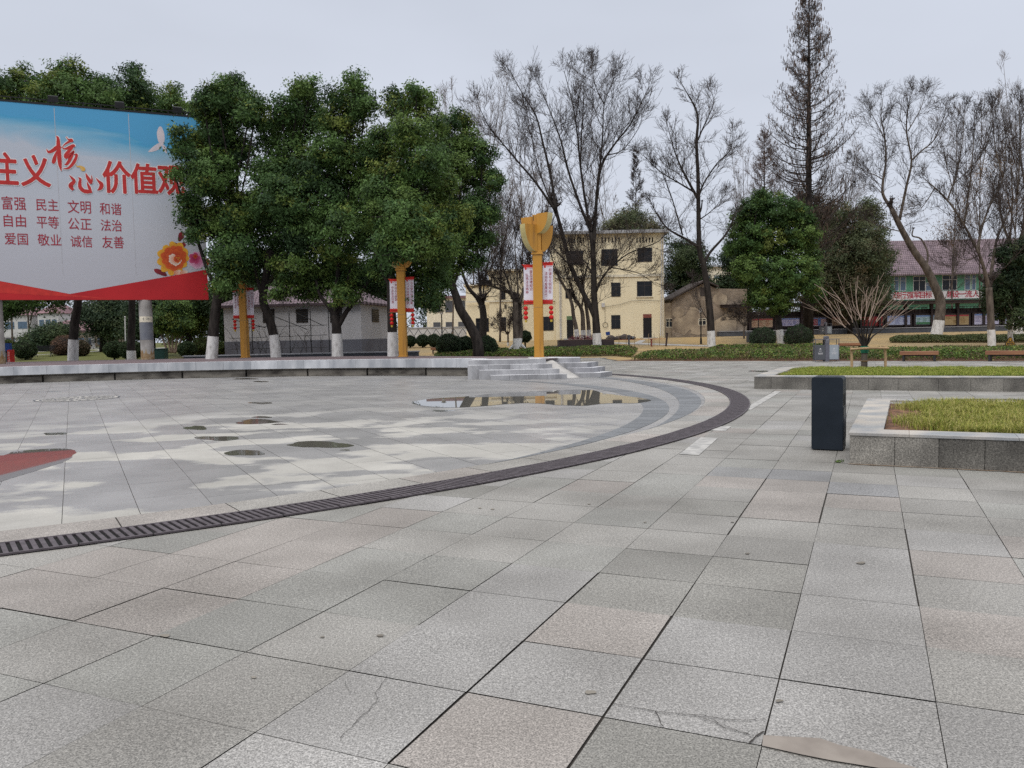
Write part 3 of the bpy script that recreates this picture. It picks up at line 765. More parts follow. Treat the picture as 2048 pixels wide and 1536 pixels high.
# puddles
def blob(pp, z, name, m, jit=.0, n=5):
    P = [G(x, y, z) for x, y in pp]; k = len(P); out = []
    for i in range(k):
        p0, p1, p2, p3 = P[i-1], P[i], P[(i+1) % k], P[(i+2) % k]
        for q in range(n):
            t = q/n
            v = 0.5*((2*p1) + (p2 - p0)*t + (2*p0 - 5*p1 + 4*p2 - p3)*t*t + (3*p1 - p0 - 3*p2 + p3)*t**3)
            out.append((v.x + rng.gauss(0, jit), v.y + rng.gauss(0, jit), z))
    bm = bmesh.new(); vs = [bm.verts.new(p) for p in out]; es = [bm.edges.new((vs[i], vs[(i+1) % len(vs)])) for i in range(len(vs))]
    bmesh.ops.triangle_fill(bm, edges=es, use_beauty=True)
    bmesh.ops.recalc_face_normals(bm, faces=bm.faces)
    me = bpy.data.meshes.new(name); bm.to_mesh(me); bm.free()
    for p in me.polygons:
        if p.normal.z < 0: p.flip()
    me.materials.append(m); o = bpy.data.objects.new(name, me); COL.objects.link(o); return struct(o)
def oval(cx, cy, w, h, k=9):
    p1_, p2_ = rng.uniform(0, 6), rng.uniform(0, 6); res = []
    for i in range(max(k, 14)):
        a = 2*math.pi*i/max(k, 14); q = 1 + .20*math.sin(2*a + p1_) + .16*math.sin(3*a + p2_) + rng.gauss(0, .07); res.append((cx + w*math.cos(a)*q, cy + h*(math.sin(a)*q*.85 + .35*math.sin(a*.5 + p1_) - .1)))
    return res
blob([(822, 805), (850, 799), (880, 796), (930, 793), (965, 789), (1000, 786), (1050, 783), (1100, 781), (1150, 779), (1185, 780), (1205, 786), (1240, 791), (1275, 795), (1302, 801), (1270, 806), (1225, 806), (1195, 808), (1170, 811), (1120, 810), (1085, 807), (1050, 806), (1010, 808), (965, 812), (900, 815), (850, 812)], .0102, 'puddle', M['water'], .01)
blob([(-70, 905), (0, 911), (25, 904), (70, 899), (130, 897), (152, 902), (146, 911), (138, 919), (112, 929), (70, 942), (30, 954), (-10, 966), (-50, 975), (-90, 965)], .0066, 'puddle', M['film_red'], .008)
for cx, cy, w, h in ((391, 856, 20, 4), (439, 876, 39, 5), (517, 845, 48, 6), (487, 906, 33, 5.5), (641, 888, 62, 8), (522, 806, 20, 2.2), (524, 834, 22, 2), (108, 868, 20, 2.6), (108, 783, 11, .8), (560, 849, 16, 1.5), (490, 758, 22, 1.6), (520, 763, 12, 1.2), (885, 822, 22, 2), (690, 900, 8, 1)):
    blob(oval(cx, cy, w, h), .0066, 'puddle', M['film'], .004)
blob([(1590, 798), (1950, 793), (1990, 800), (1900, 803), (1700, 803)], .0072, 'puddle', M['water'], .01) if False else None
blob(oval(1519, 742, 18, 1.2), .0072, 'puddle', M['water'], .004)
blob(oval(1975, 799, 58, 2.0), .0072, 'puddle', M['water'], .004)

# inlaid stone roundel
c = G(155, 797, .011); rr = 1.02
mb = MB()
def ring(mb, c, r0, r1, z, m, n=40, a0=0, a1=2*math.pi):
    A = [a0 + (a1 - a0)*k/n for k in range(n+1)]
    vs = [(c.x + r*math.cos(a), c.y + r*math.sin(a), z) for r in (r0, r1) for a in A]
    mb.add(vs, [(k, k+n+1, k+n+2, k+1) for k in range(n)], m)
for r0, r1, m in ((0, .12, 0), (.12, .2, 1), (.2, .5, 0), (.5, .56, 1), (.56, .84, 0), (.84, .9, 1), (.9, .98, 0), (.98, 1.03, 1)): ring(mb, c, r0*rr, r1*rr, .011, m)
for k in range(16): ring(mb, c, .22*rr, .48*rr, .0135, 1, 2, k*math.pi/8, k*math.pi/8 + .12)
for k in range(24): ring(mb, c, .58*rr, .82*rr, .0135, 1, 2, k*math.pi/12, k*math.pi/12 + .09)
struct(mb.build('stone_roundel', [M['mosaic'], M['galplinth']]))

# worn white line, cement patch, cracks, dirt spots
mb = MB()
def strip(pa, pb, w, z, m=0):
    a, b = G(*pa), G(*pb); d = (b - a).normalized(); n = Vector((-d.y, d.x, 0))*w/2
    mb.add([(a - n)[:2] + (z,), (a + n)[:2] + (z,), (b + n)[:2] + (z,), (b - n)[:2] + (z,)] if False else [((a-n).x, (a-n).y, z), ((b-n).x, (b-n).y, z), ((b+n).x, (b+n).y, z), ((a+n).x, (a+n).y, z)], [(0, 1, 2, 3)], m)
strip((1378, 910), (1419, 876), .24, .0056); strip((1436, 862), (1448, 853), .22, .0056); strip((1493, 820), (1556, 783), .16, .0056)
struct(mb.build('painted_line', M['paint']))
mb = MB(); P = [G(x, y, .0058) for x, y in ((1527, 1470), (1560, 1472), (1640, 1476), (1680, 1490), (1740, 1502), (1800, 1526), (1835, 1536), (1760, 1536), (1660, 1520), (1600, 1508), (1524, 1491))]
mb.add([tuple(p) for p in P], [tuple(range(len(P)))]); struct(mb.build('cement_patch', M['cement']))
mb = MB()
def crack(pp, w):
    P = []
    for a, b in zip(pp[:-1], pp[1:]):
        for t in (0, .25, .5, .75): P.append((a[0] + (b[0]-a[0])*t + rng.gauss(0, 2.2), a[1] + (b[1]-a[1])*t + rng.gauss(0, 1.4)))
    P.append(pp[-1])
    for a, b in zip(P[:-1], P[1:]):
        A, B = G(*a), G(*b); d = (B - A).normalized(); n = Vector((-d.y, d.x, 0))*w*rng.uniform(.35, .7)
        mb.add([((A-n).x, (A-n).y, .0055), ((B-n).x, (B-n).y, .0055), ((B+n).x, (B+n).y, .0055), ((A+n).x, (A+n).y, .0055)], [(0, 1, 2, 3)])
crack([(1225, 1408), (1310, 1425), (1390, 1432), (1450, 1440), (1533, 1441)], .0032); crack([(1310, 1425), (1327, 1455)], .004)
crack([(1390, 1432), (1440, 1452), (1500, 1472)], .0025); crack([(1425, 1441), (1470, 1462), (1508, 1475)], .0022); crack([(1498, 1487), (1528, 1465)], .006)
crack([(773, 1352), (752, 1385), (755, 1405), (730, 1430), (680, 1480)], .0022); crack([(690, 1365), (700, 1385), (715, 1390)], .0016)
struct(mb.build('paving_cracks', M['joint']))
mb = MB()
for x, y, w, h in ((1495, 1107, 5, 1.6), (1722, 1126, 8, 2.4), (1180, 1385, 10, 4), (760, 1271, 9, 3), (330, 1271, 8, 3), (645, 1274, 5, 2), (508, 1354, 7, 2.5), (1558, 1402, 7, 3), (960, 1016, 3, 1.2), (1178, 1008, 2.5, 1), (1465, 1044, 4, 1), (985, 1018, 5, 1.4), (1290, 1044, 3, 1)):
    P = [G(a, b, .0057) for a, b in oval(x, y, w, h, 8)]
    mb.add([tuple(p) for p in P], [tuple(range(len(P)-1, -1, -1))])
struct(mb.build('dirt_spots', M['plinth']))
# ================================================================== STAGE
SC, SR = Vector((-12.15, 12.37)), 20.6
def sarc(r, a): return (SC.x + r*math.cos(a), SC.y + r*math.sin(a))
HST = .655
aL, aR = R(152), R(57.5)                     # left end (out of frame) to where the steps begin
stage = thing('stage', 'low crescent shaped open air stage with pale marble edge and plum carpet', 'stage', (SC.x, SC.y + SR, 0))
so = stage.location
back = [(1.55, 30.9), (-1.0, 33.2), (-5.0, 37.4), (-9.5, 40.0), (-15, 41.2), (-22, 41.9), (-34, 40.5), (-38, 34)]
front = [sarc(SR - .03, aL + (aR - aL)*k/60) for k in range(61)]
cor = [(-1.15, 29.35), (1.05, 28.35), (2.35, 29.55), (1.95, 30.6)]
poly = front + cor + back
mb = MB(); mb.prism([(p[0], p[1]) for p in poly], HST - .05, HST - .012); mb.build('carpet', M['carpet'], stage, so)
mb = MB(); mb.prism([sarc(SR + .28, aL + (aR - aL)*k/60) for k in range(61)] + [(-1.4, 30.2)] + [(1.3, 29.3)] + back, 0.0, HST - .055); mb.build('core', M['plinth'], stage, so)
TOP = 1.25                                   # upper faces painted lighter than the sides, as if catching more sky
v, f, c = [], [], []
def blk(poly, z0, z1, shade):
    n = len(poly); n0 = len(v)
    A = sum(poly[i][0]*poly[(i+1) % n][1] - poly[(i+1) % n][0]*poly[i][1] for i in range(n))
    if A < 0: poly = poly[::-1]
    for z in (z0, z1): v.extend([(p[0], p[1], z) for p in poly])
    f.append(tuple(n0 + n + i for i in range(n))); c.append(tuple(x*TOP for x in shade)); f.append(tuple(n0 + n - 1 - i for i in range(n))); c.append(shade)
    for i in range(n): f.append((n0 + i, n0 + (i+1) % n, n0 + (i+1) % n + n, n0 + i + n)); c.append(shade)
def flush(name, m, parent, off):
    global v, f, c
    vv = [(a[0]-off[0], a[1]-off[1], a[2]-off[2]) for a in v]
    me = bpy.data.meshes.new(name); me.from_pydata(vv, [], f)
    at = me.attributes.new('Col', 'FLOAT_COLOR', 'FACE'); at.data.foreach_set('color', np.c_[np.array(c), np.ones(len(f))].astype(np.float32).ravel())
    me.materials.append(m); me.update(); o = bpy.data.objects.new(name, me); COL.objects.link(o); o.parent = parent
    v, f, c = [], [], []
    return o
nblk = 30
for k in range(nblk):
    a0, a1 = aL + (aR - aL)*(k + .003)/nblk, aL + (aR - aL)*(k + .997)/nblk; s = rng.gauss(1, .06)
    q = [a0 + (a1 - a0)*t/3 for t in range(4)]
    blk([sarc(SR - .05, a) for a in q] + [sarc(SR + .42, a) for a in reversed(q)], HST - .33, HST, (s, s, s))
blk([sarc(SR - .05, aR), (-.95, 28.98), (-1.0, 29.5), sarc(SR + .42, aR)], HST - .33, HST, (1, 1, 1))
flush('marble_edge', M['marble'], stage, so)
TOP = 1.7  # step treads: skylight painted in stronger, to set them off from the risers
mb = MB()
for k in range(13):                                     # stained panels under the overhang, with gaps
    a0, a1 = aL + (aR - aL)*(k + .015)/13, aL + (aR - aL)*(k + .985)/13
    q = [a0 + (a1 - a0)*t/6 for t in range(7)]
    mb.prism([sarc(SR + .10, a) for a in q] + [sarc(SR + .2, a) for a in reversed(q)], 0.012, .245)
    mb.prism([sarc(SR + .13, a) for a in q] + [sarc(SR + .22, a) for a in reversed(q)], .26, .32)
mb.build('base_panel', M['plinth'], stage, so)
# steps either side of a ramp
RA = Vector((1.02, 28.85)); RBt = Vector((2.12, 27.05)); rd = (RBt - RA).normalized(); rn = Vector((-rd.y, rd.x)) * -1
rw = .34
def railpt(y, side):                                     # point on the ramp's edge at depth y
    t = (y - RA.y)/rd.y; p = RA + rd*t + Vector((1, 0))*side*rw; return p.x
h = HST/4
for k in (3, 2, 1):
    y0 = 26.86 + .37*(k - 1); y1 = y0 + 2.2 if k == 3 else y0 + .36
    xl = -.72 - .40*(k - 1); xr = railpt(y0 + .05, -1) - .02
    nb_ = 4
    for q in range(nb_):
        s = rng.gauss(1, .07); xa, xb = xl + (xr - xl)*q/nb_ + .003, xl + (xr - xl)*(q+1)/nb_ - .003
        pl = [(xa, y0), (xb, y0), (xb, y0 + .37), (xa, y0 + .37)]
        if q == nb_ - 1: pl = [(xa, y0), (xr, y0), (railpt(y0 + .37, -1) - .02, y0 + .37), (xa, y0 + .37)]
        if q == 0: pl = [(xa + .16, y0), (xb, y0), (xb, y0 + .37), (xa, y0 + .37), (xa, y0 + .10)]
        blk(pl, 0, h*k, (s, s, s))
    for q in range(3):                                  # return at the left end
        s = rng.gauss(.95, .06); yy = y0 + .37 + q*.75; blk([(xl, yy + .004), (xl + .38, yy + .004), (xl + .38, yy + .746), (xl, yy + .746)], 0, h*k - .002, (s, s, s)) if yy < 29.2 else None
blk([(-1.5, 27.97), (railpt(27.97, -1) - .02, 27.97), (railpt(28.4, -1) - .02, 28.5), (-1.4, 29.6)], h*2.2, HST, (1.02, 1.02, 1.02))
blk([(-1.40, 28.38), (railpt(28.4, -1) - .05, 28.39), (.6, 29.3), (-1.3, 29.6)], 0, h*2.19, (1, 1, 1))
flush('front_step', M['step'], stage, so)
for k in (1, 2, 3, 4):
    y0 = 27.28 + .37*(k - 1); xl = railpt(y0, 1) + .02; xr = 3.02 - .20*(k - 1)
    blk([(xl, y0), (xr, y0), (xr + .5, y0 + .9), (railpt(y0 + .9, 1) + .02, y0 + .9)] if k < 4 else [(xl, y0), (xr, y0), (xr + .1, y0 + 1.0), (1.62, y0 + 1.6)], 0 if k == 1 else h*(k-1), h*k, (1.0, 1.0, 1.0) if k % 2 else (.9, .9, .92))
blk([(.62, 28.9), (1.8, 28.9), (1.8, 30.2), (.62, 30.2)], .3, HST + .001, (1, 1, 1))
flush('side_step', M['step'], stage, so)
a, b = RA - rd*.15, RBt
mb = MB(); mb.add([(a.x - rw, a.y, HST + .03), (a.x + rw, a.y + .0, HST + .03), (b.x + rw, b.y + .35, .012), (b.x - rw, b.y, .012), (a.x - rw, a.y, 0), (a.x + rw, a.y, 0), (b.x + rw, b.y + .35, 0), (b.x - rw, b.y, 0)],
                  [(3, 2, 1, 0), (4, 5, 1, 0), (0, 3, 7, 4), (1, 5, 6, 2), (2, 6, 7, 3)])
mb.build('ramp', M['rampstone'], stage, so)
# small electrical hatch in the stage base
p = Vector((*sarc(SR + .02, R(113.2)), .14)); 
mb = MB(); mb.box((0, 0, 0), (.34, .05, .24)); mb.box((0, -.03, 0), (.30, .012, .20)); o = mb.build('access_hatch', M['offwhite']); o.location = sarc(SR + .05, R(118.6)) + (.135,); o.rotation_euler = (0, 0, R(28.6)); o.parent = stage; o.location = Vector(o.location) - so

# long low kerb bench behind the stage
bench = thing('low_wall', 'long low wall with pale coping running behind the stage trees', 'wall', (-11, 43.2, 0))
mb = MB(); mb.box((-.2, 0, .45), (12.4, .4, .5), rz=R(3)); mb.build('wall_body', M['galplinth'], bench)
mb = MB(); mb.box((-.2, 0, .735), (12.5, .5, .06), rz=R(3)); mb.build('coping', M['rail'], bench)

# ================================================================== PLANTERS
PA = R(-26.2); p1 = Vector((math.cos(PA), math.sin(PA))); p2 = Vector((-math.sin(PA), math.cos(PA)))
def planter(loc, L, D, H, wl, wf, label, seed, blades, blen, col, soilband):
    t = thing('planter', label, 'planter', (loc[0], loc[1], 0), PA)
    global v, f, c, TOP
    lr = random.Random(seed); v, f, c = [], [], []; TOP = 1.0
    x = 0; 
    while x < L:                                          # front facing slabs
        w = lr.choice([.42, .45, .9, .85, .65]); s = lr.choice([.95, 1.1, .62, .66, .72, .8]) if seed == 1 else lr.uniform(.55, .70)
        if seed == 1: s = .92 if x < .8 else lr.uniform(.42, .55)
        blk([(x + .003, 0), (min(L, x + w) - .003, 0), (min(L, x + w) - .003, .03), (x + .003, .03)], 0, H - .03, (s, s*.99, s*.96)); x += w
    y = .034
    while y < D:
        w = lr.choice([.8, .9, .7]); s = lr.uniform(.9, 1.1); blk([(0, y), (.03, y), (.03, min(D, y + w) - .004), (0, min(D, y + w) - .004)], 0, H - .03, (s, s, s)); y += w
    flush('facing', M['kerb'], t, (0, 0, 0))
    x = -.012
    while x < L:                                          # coping front, back, left
        w = lr.choice([.8, 1.0, .6]); s = lr.uniform(.88, 1.08); e_ = min(L, x + w)
        blk([(x + .002, -.012), (e_ - .002, -.012), (e_ - .002, wf), (x + .002, wf)], H - .028, H, (s, s, s))
        blk([(x + .002, D - .3), (e_ - .002, D - .3), (e_ - .002, D), (x + .002, D)], H - .028, H, (s, s, s)); x = e_
    y = wf + .004
    while y < D - .31:
        w = lr.choice([.9, 1.1]); e_ = min(D - .304, y + w); s = lr.uniform(.9, 1.05)
        blk([(-.012, y), (wl, y), (wl, e_ - .004), (-.012, e_ - .004)], H - .028, H, (s, s*.99, s*.97)); y = e_
    flush('coping', M['kerbtop'], t, (0, 0, 0))
    nx, ny = int(L/.12), int((D - wf - .3)/.12); sv = []
    for j in range(ny + 1):
        for i in range(nx + 1):
            sv.append((wl + (L - wl)*i/nx, wf + (D - wf - .3)*j/ny, H - .045 + lr.gauss(0, .012)))
    mb = MB(); mb.add(sv, [(j*(nx+1) + i, j*(nx+1) + i + 1, (j+1)*(nx+1) + i + 1, (j+1)*(nx+1) + i) for j in range(ny) for i in range(nx)]); mb.build('soil', M['soil'], t, smooth=True)
    g = np.random.default_rng(seed)
    n = blades; px = wl + (L - wl)*g.random(n); py = wf + (D - wf - .3)*g.random(n)
    tuft = g.random(n)
    tx = wl + (L - wl)*g.random(900); ty = wf + (D - wf - .3)*g.random(900); k = g.integers(0, 900, n)
    near = tuft < .55; px[near] = (tx[k] + g.normal(0, .05, n))[near]; py[near] = (ty[k] + g.normal(0, .05, n))[near]
    edge = (px - wl) + g.normal(0, .12, n) > soilband*(1 + .5*np.sin(py*3.1))
    ok = edge & (px > wl + .02) & (px < L) & (py > wf + .02 + np.abs(g.normal(0, .05, n))) & (py < D - .32)
    px, py = px[ok], py[ok]; n = len(px)
    az = g.uniform(0, 2*np.pi, n); py = np.where(g.random(n) < .3, py, py); ln = blen*g.uniform(.5, 1.35, n); lean = g.uniform(.25, 1.0, n); w = g.uniform(.0022, .0042, n)*(1.0 if seed == 1 else 1.9)
    ux, uy = np.cos(az), np.sin(az); z0 = H - .05
    base = np.stack([px, py, np.full(n, z0)], 1); side = np.stack([-uy, ux, np.zeros(n)], 1)*w[:, None]
    mid = base + np.stack([ux*ln*lean*.35, uy*ln*lean*.35, ln*.6], 1); tip = base + np.stack([ux*ln*lean, uy*ln*lean, ln*(1.05 - .5*lean)], 1)
    V_ = np.stack([base - side, base + side, mid + side*.8, mid - side*.8, mid - side*.8, mid + side*.8, tip + side*.15, tip - side*.15], 1).reshape(-1, 3)
    F_ = np.arange(n*8).reshape(-1, 4)
    cc = np.array(col)[g.integers(0, len(col), n)]*g.uniform(.75, 1.25, (n, 1)); cc = np.repeat(cc, 2, 0)
    o = np_obj('grass', V_, F_, M['grass'], t, col=cc); stuff(o)
    return t
GR1 = [(0.22, 0.25, 0.04), (0.28, 0.30, 0.055), (0.38, 0.36, 0.10), (0.48, 0.43, 0.17), (0.16, 0.21, 0.035), (0.42, 0.38, 0.12)]
planter((3.705, 8.80), 9.5, 4.75, .348, .33, .40, 'near granite planter with dry yellow green grass beside the navy bin', 1, 150000, .125, GR1, .42)
GR2 = [(0.23, 0.29, 0.045), (0.30, 0.34, 0.06), (0.18, 0.25, 0.04), (0.38, 0.37, 0.11)]
planter((6.19, 20.52), 16, 5.4, .33, .42, .42, 'far granite planter of green grass around the staked young tree', 2, 170000, .10, GR2, .25)

# silt washed along the foot of the near planter
mb = MB(); sr = random.Random(12); n_ = 60; q0 = Vector((3.69, 8.80)); vs = []
for k in range(n_ + 1):
    w_ = .018 + .03*abs(math.sin(k*.7))*sr.uniform(.4, 1) + .015*sr.random(); a = q0 + p1*(k*.08) + p2*.004; b = a - p2*w_; vs += [(a.x, a.y, .0052), (b.x, b.y, .0052)]
mb.add(vs, [(2*k, 2*k+1, 2*k+3, 2*k+2) for k in range(n_)]); struct(mb.build('silt_line', mat('silt', (0.20, 0.135, 0.085), .95, (0.27, 0.22, 0.17), 14)))
# weeds at the planter corner
wv, wf_, wc = foliage([((3.63, 8.90, .02), (.04, .03, .02))], 40, .03, 3, [(.08, .15, .03), (.12, .19, .04)], clump=.02)
tag(np_obj('weed', wv, wf_, M['leaf'], col=wc), 'tiny green weed in the paving joint at the foot of the near planter', 'weed')

# ================================================================== BIN, RECYCLING BINS, BENCHES
bl = (3.935, 9.965)
t = thing('litter_bin', 'tall dark navy metal litter bin standing against the near planter corner', 'bin', (bl[0], bl[1], 0), R(-28))
bm_ = MB(); w, d, hh = .362, .362, .905
prof = [(-w/2, .012), (w/2, .012), (w/2, hh - .035)] + [(w/2 - .035 + .035*math.cos(a), hh - .035 + .035*math.sin(a)) for a in (R(30), R(60))] + [(w/2 - .035, hh)] + [(-w/2 + .035, hh)] + [(-w/2 + .035 - .035*math.sin(a), hh - .035 + .035*math.cos(a)) for a in (R(30), R(60))] + [(-w/2, hh - .035)]
n = len(prof); bm_.add([(p[0], -d/2, p[1]) for p in prof] + [(p[0], d/2, p[1]) for p in prof], [tuple(range(n)), tuple(range(2*n-1, n-1, -1))] + [(i, i + n, (i+1) % n + n, (i+1) % n) for i in range(n)])
bm_.build('body', M['navy'], t, bevel=.004)
mb = MB(); mb.box((w/2 + .002, 0, .62), (.006, .2, .14)); mb.build('slot', M['void'], t)
mb = MB(); mb.box((0, 0, .006), (w - .03, d - .03, .012)); mb.build('foot', M['black'], t)
mb = MB(); mb.box((w/2 + .003, 0, .33), (.006, .30, .40)); mb.build('door', M['navy'], t)

def tri_logo(mb, place, cx, cz, s, m=0):
    """recycling triangle outline"""
    P = [(cx + s*math.sin(2*math.pi*k/3), cz + s*math.cos(2*math.pi*k/3)) for k in range(3)]; Q = [(cx + s*.5*math.sin(2*math.pi*k/3), cz + s*.5*math.cos(2*math.pi*k/3)) for k in range(3)]
    for k in range(3):
        a, b, c_, d_ = P[k], P[(k+1) % 3], Q[(k+1) % 3], Q[k]
        mb.add([place(*a), place(a[0] + (b[0]-a[0])*.86, a[1] + (b[1]-a[1])*.86), place(d_[0] + (c_[0]-d_[0])*.86, d_[1] + (c_[1]-d_[1])*.86), place(*d_)], [(3, 2, 1, 0)], m)
def recycle_pair(loc, rz, label, s=1.0):
    t = thing('recycling_bins', label, 'bin', loc, rz, 'paired sorting bins')
    W, Hh, D = .42, .66, .38
    for k, (x, m, txt, tm) in enumerate(((-.30, 'bindark', '其他垃圾', 'whitetext'), (.30, 'binlight', '可回收物', 'whitetext'))):
        mb = MB(); mb.box((x, 0, .10 + Hh/2), (W, D, Hh)); o = mb.build('bin_box', M[m], t, bevel=.01)
        mb = MB(); tri_logo(mb, lambda a, b: (a, -D/2 - .004, b), x, .58, .055)
        put_text(mb, txt[:2], (x - .06, .46, x + .06, .51), lambda a, b: (a, -D/2 - .004, b)); put_text(mb, txt, (x - .10, .33, x + .10, .42), lambda a, b: (a, -D/2 - .004, b)); mb.build('symbol', M['whitetext'], o)
        mb = MB()
        for sx in (-1, 1):
            for sy in (-1, 1): mb.box((x + sx*(W/2 + .008), sy*D/2, .51), (.022, .022, 1.02))
        mb.box((x, 0, 1.02), (W + .05, D + .05, .022)); mb.box((x, 0, .085), (W + .04, D, .02)); mb.build('frame', M['binpost'], t)
    mb = MB(); mb.box((0, -.02, .55), (.15, .40, 1.10)); mb.tube([(0, -.22, 1.10), (0, .18, 1.10)], .075, 14); mb.build('centre_post', M['binpost'], t, bevel=.006)
    mb = MB(); put_text(mb, '分类', (-.05, .88, .05, 1.08), lambda a, b: (a, -.225, b), line=1.0) ; mb.build('post_lettering', M['rail'], t)
    return t
q = G(1652, 723); recycle_pair((q.x, q.y, 0), R(-6), 'pair of charcoal and pale grey sorting bins in front of the green bed')
q = on_ground(1651, 75); recycle_pair((q.x, q.y, q.z), R(-3), 'small far pair of grey sorting bins in front of the notice gallery')

def slab_bench(a, b, label, hz=.44, group='timber slab benches'):
    L = (b - a).length; mid = (a + b)/2; rz = math.atan2((b - a).y, (b - a).x)
    t = thing('bench', label, 'bench', (mid.x, mid.y, mid.z), rz, group)
    mb = MB(); mb.box((0, 0, hz - .08), (L, .42, .16)); mb.build('seat', M['wood'], t, bevel=.01)
    for s in (-1, 1): mb = MB(); mb.box((s*(L/2 - .15), 0, (hz - .17)/2), (.07, .36, hz - .17)); mb.build('leg', M['darksteel'], t)
    mb = MB(); mb.box((0, 0, hz - .19), (L - .3, .05, .05)); mb.build('rail', M['darksteel'], t)
y1 = 36.9
def gz(px, py): p = G(px, py); return Vector((p.x, p.y, 0))
slab_bench(gz(1800, 722.5), gz(1877, 722.5), 'timber slab bench between the staked tree and the right whitewashed trunk')
slab_bench(gz(1972, 722.5), gz(2062, 723), 'timber slab bench in front of the tree with the dark name sign')
a, b = on_ground(1678, 53), on_ground(1724, 53); slab_bench(a, b, 'timber bench half hidden behind the sorting bins')
a, b = on_ground(862, 58), on_ground(886, 58); slab_bench(a, b, 'small timber bench beside the clipped bushes left of the lamp')

# ================================================================== LAMP POSTS WITH BANNERS
def fin(mb, R_, H_, th, ang, z0, inner=.0, m=0, me_=1):
    """upright quarter-bowl plate: amber cheeks, pale diffuser along the curved edge"""
    n = 10; pts = [(inner, z0)] + [(inner + (R_ - inner)*math.sin(t), z0 + H_*(1 - math.cos(t))) for t in [math.pi/2*k/n for k in range(1, n+1)]] + [(inner, z0 + H_)]
    c_, s_ = math.cos(ang), math.sin(ang); k = len(pts)
    vs = [(r*c_ - o*s_, r*s_ + o*c_, z) for o in (-th/2, th/2) for r, z in pts]
    mb.add(vs, [tuple(range(k)), tuple(range(2*k-1, k-1, -1))], m)
    mb.add(vs, [(i, i + k, i + 1 + k, i + 1) for i in range(k - 2)], me_)
    mb.add(vs, [(k-2, 2*k-2, 2*k-1, k-1), (k-1, 2*k-1, k, 0)], m)
LL = []
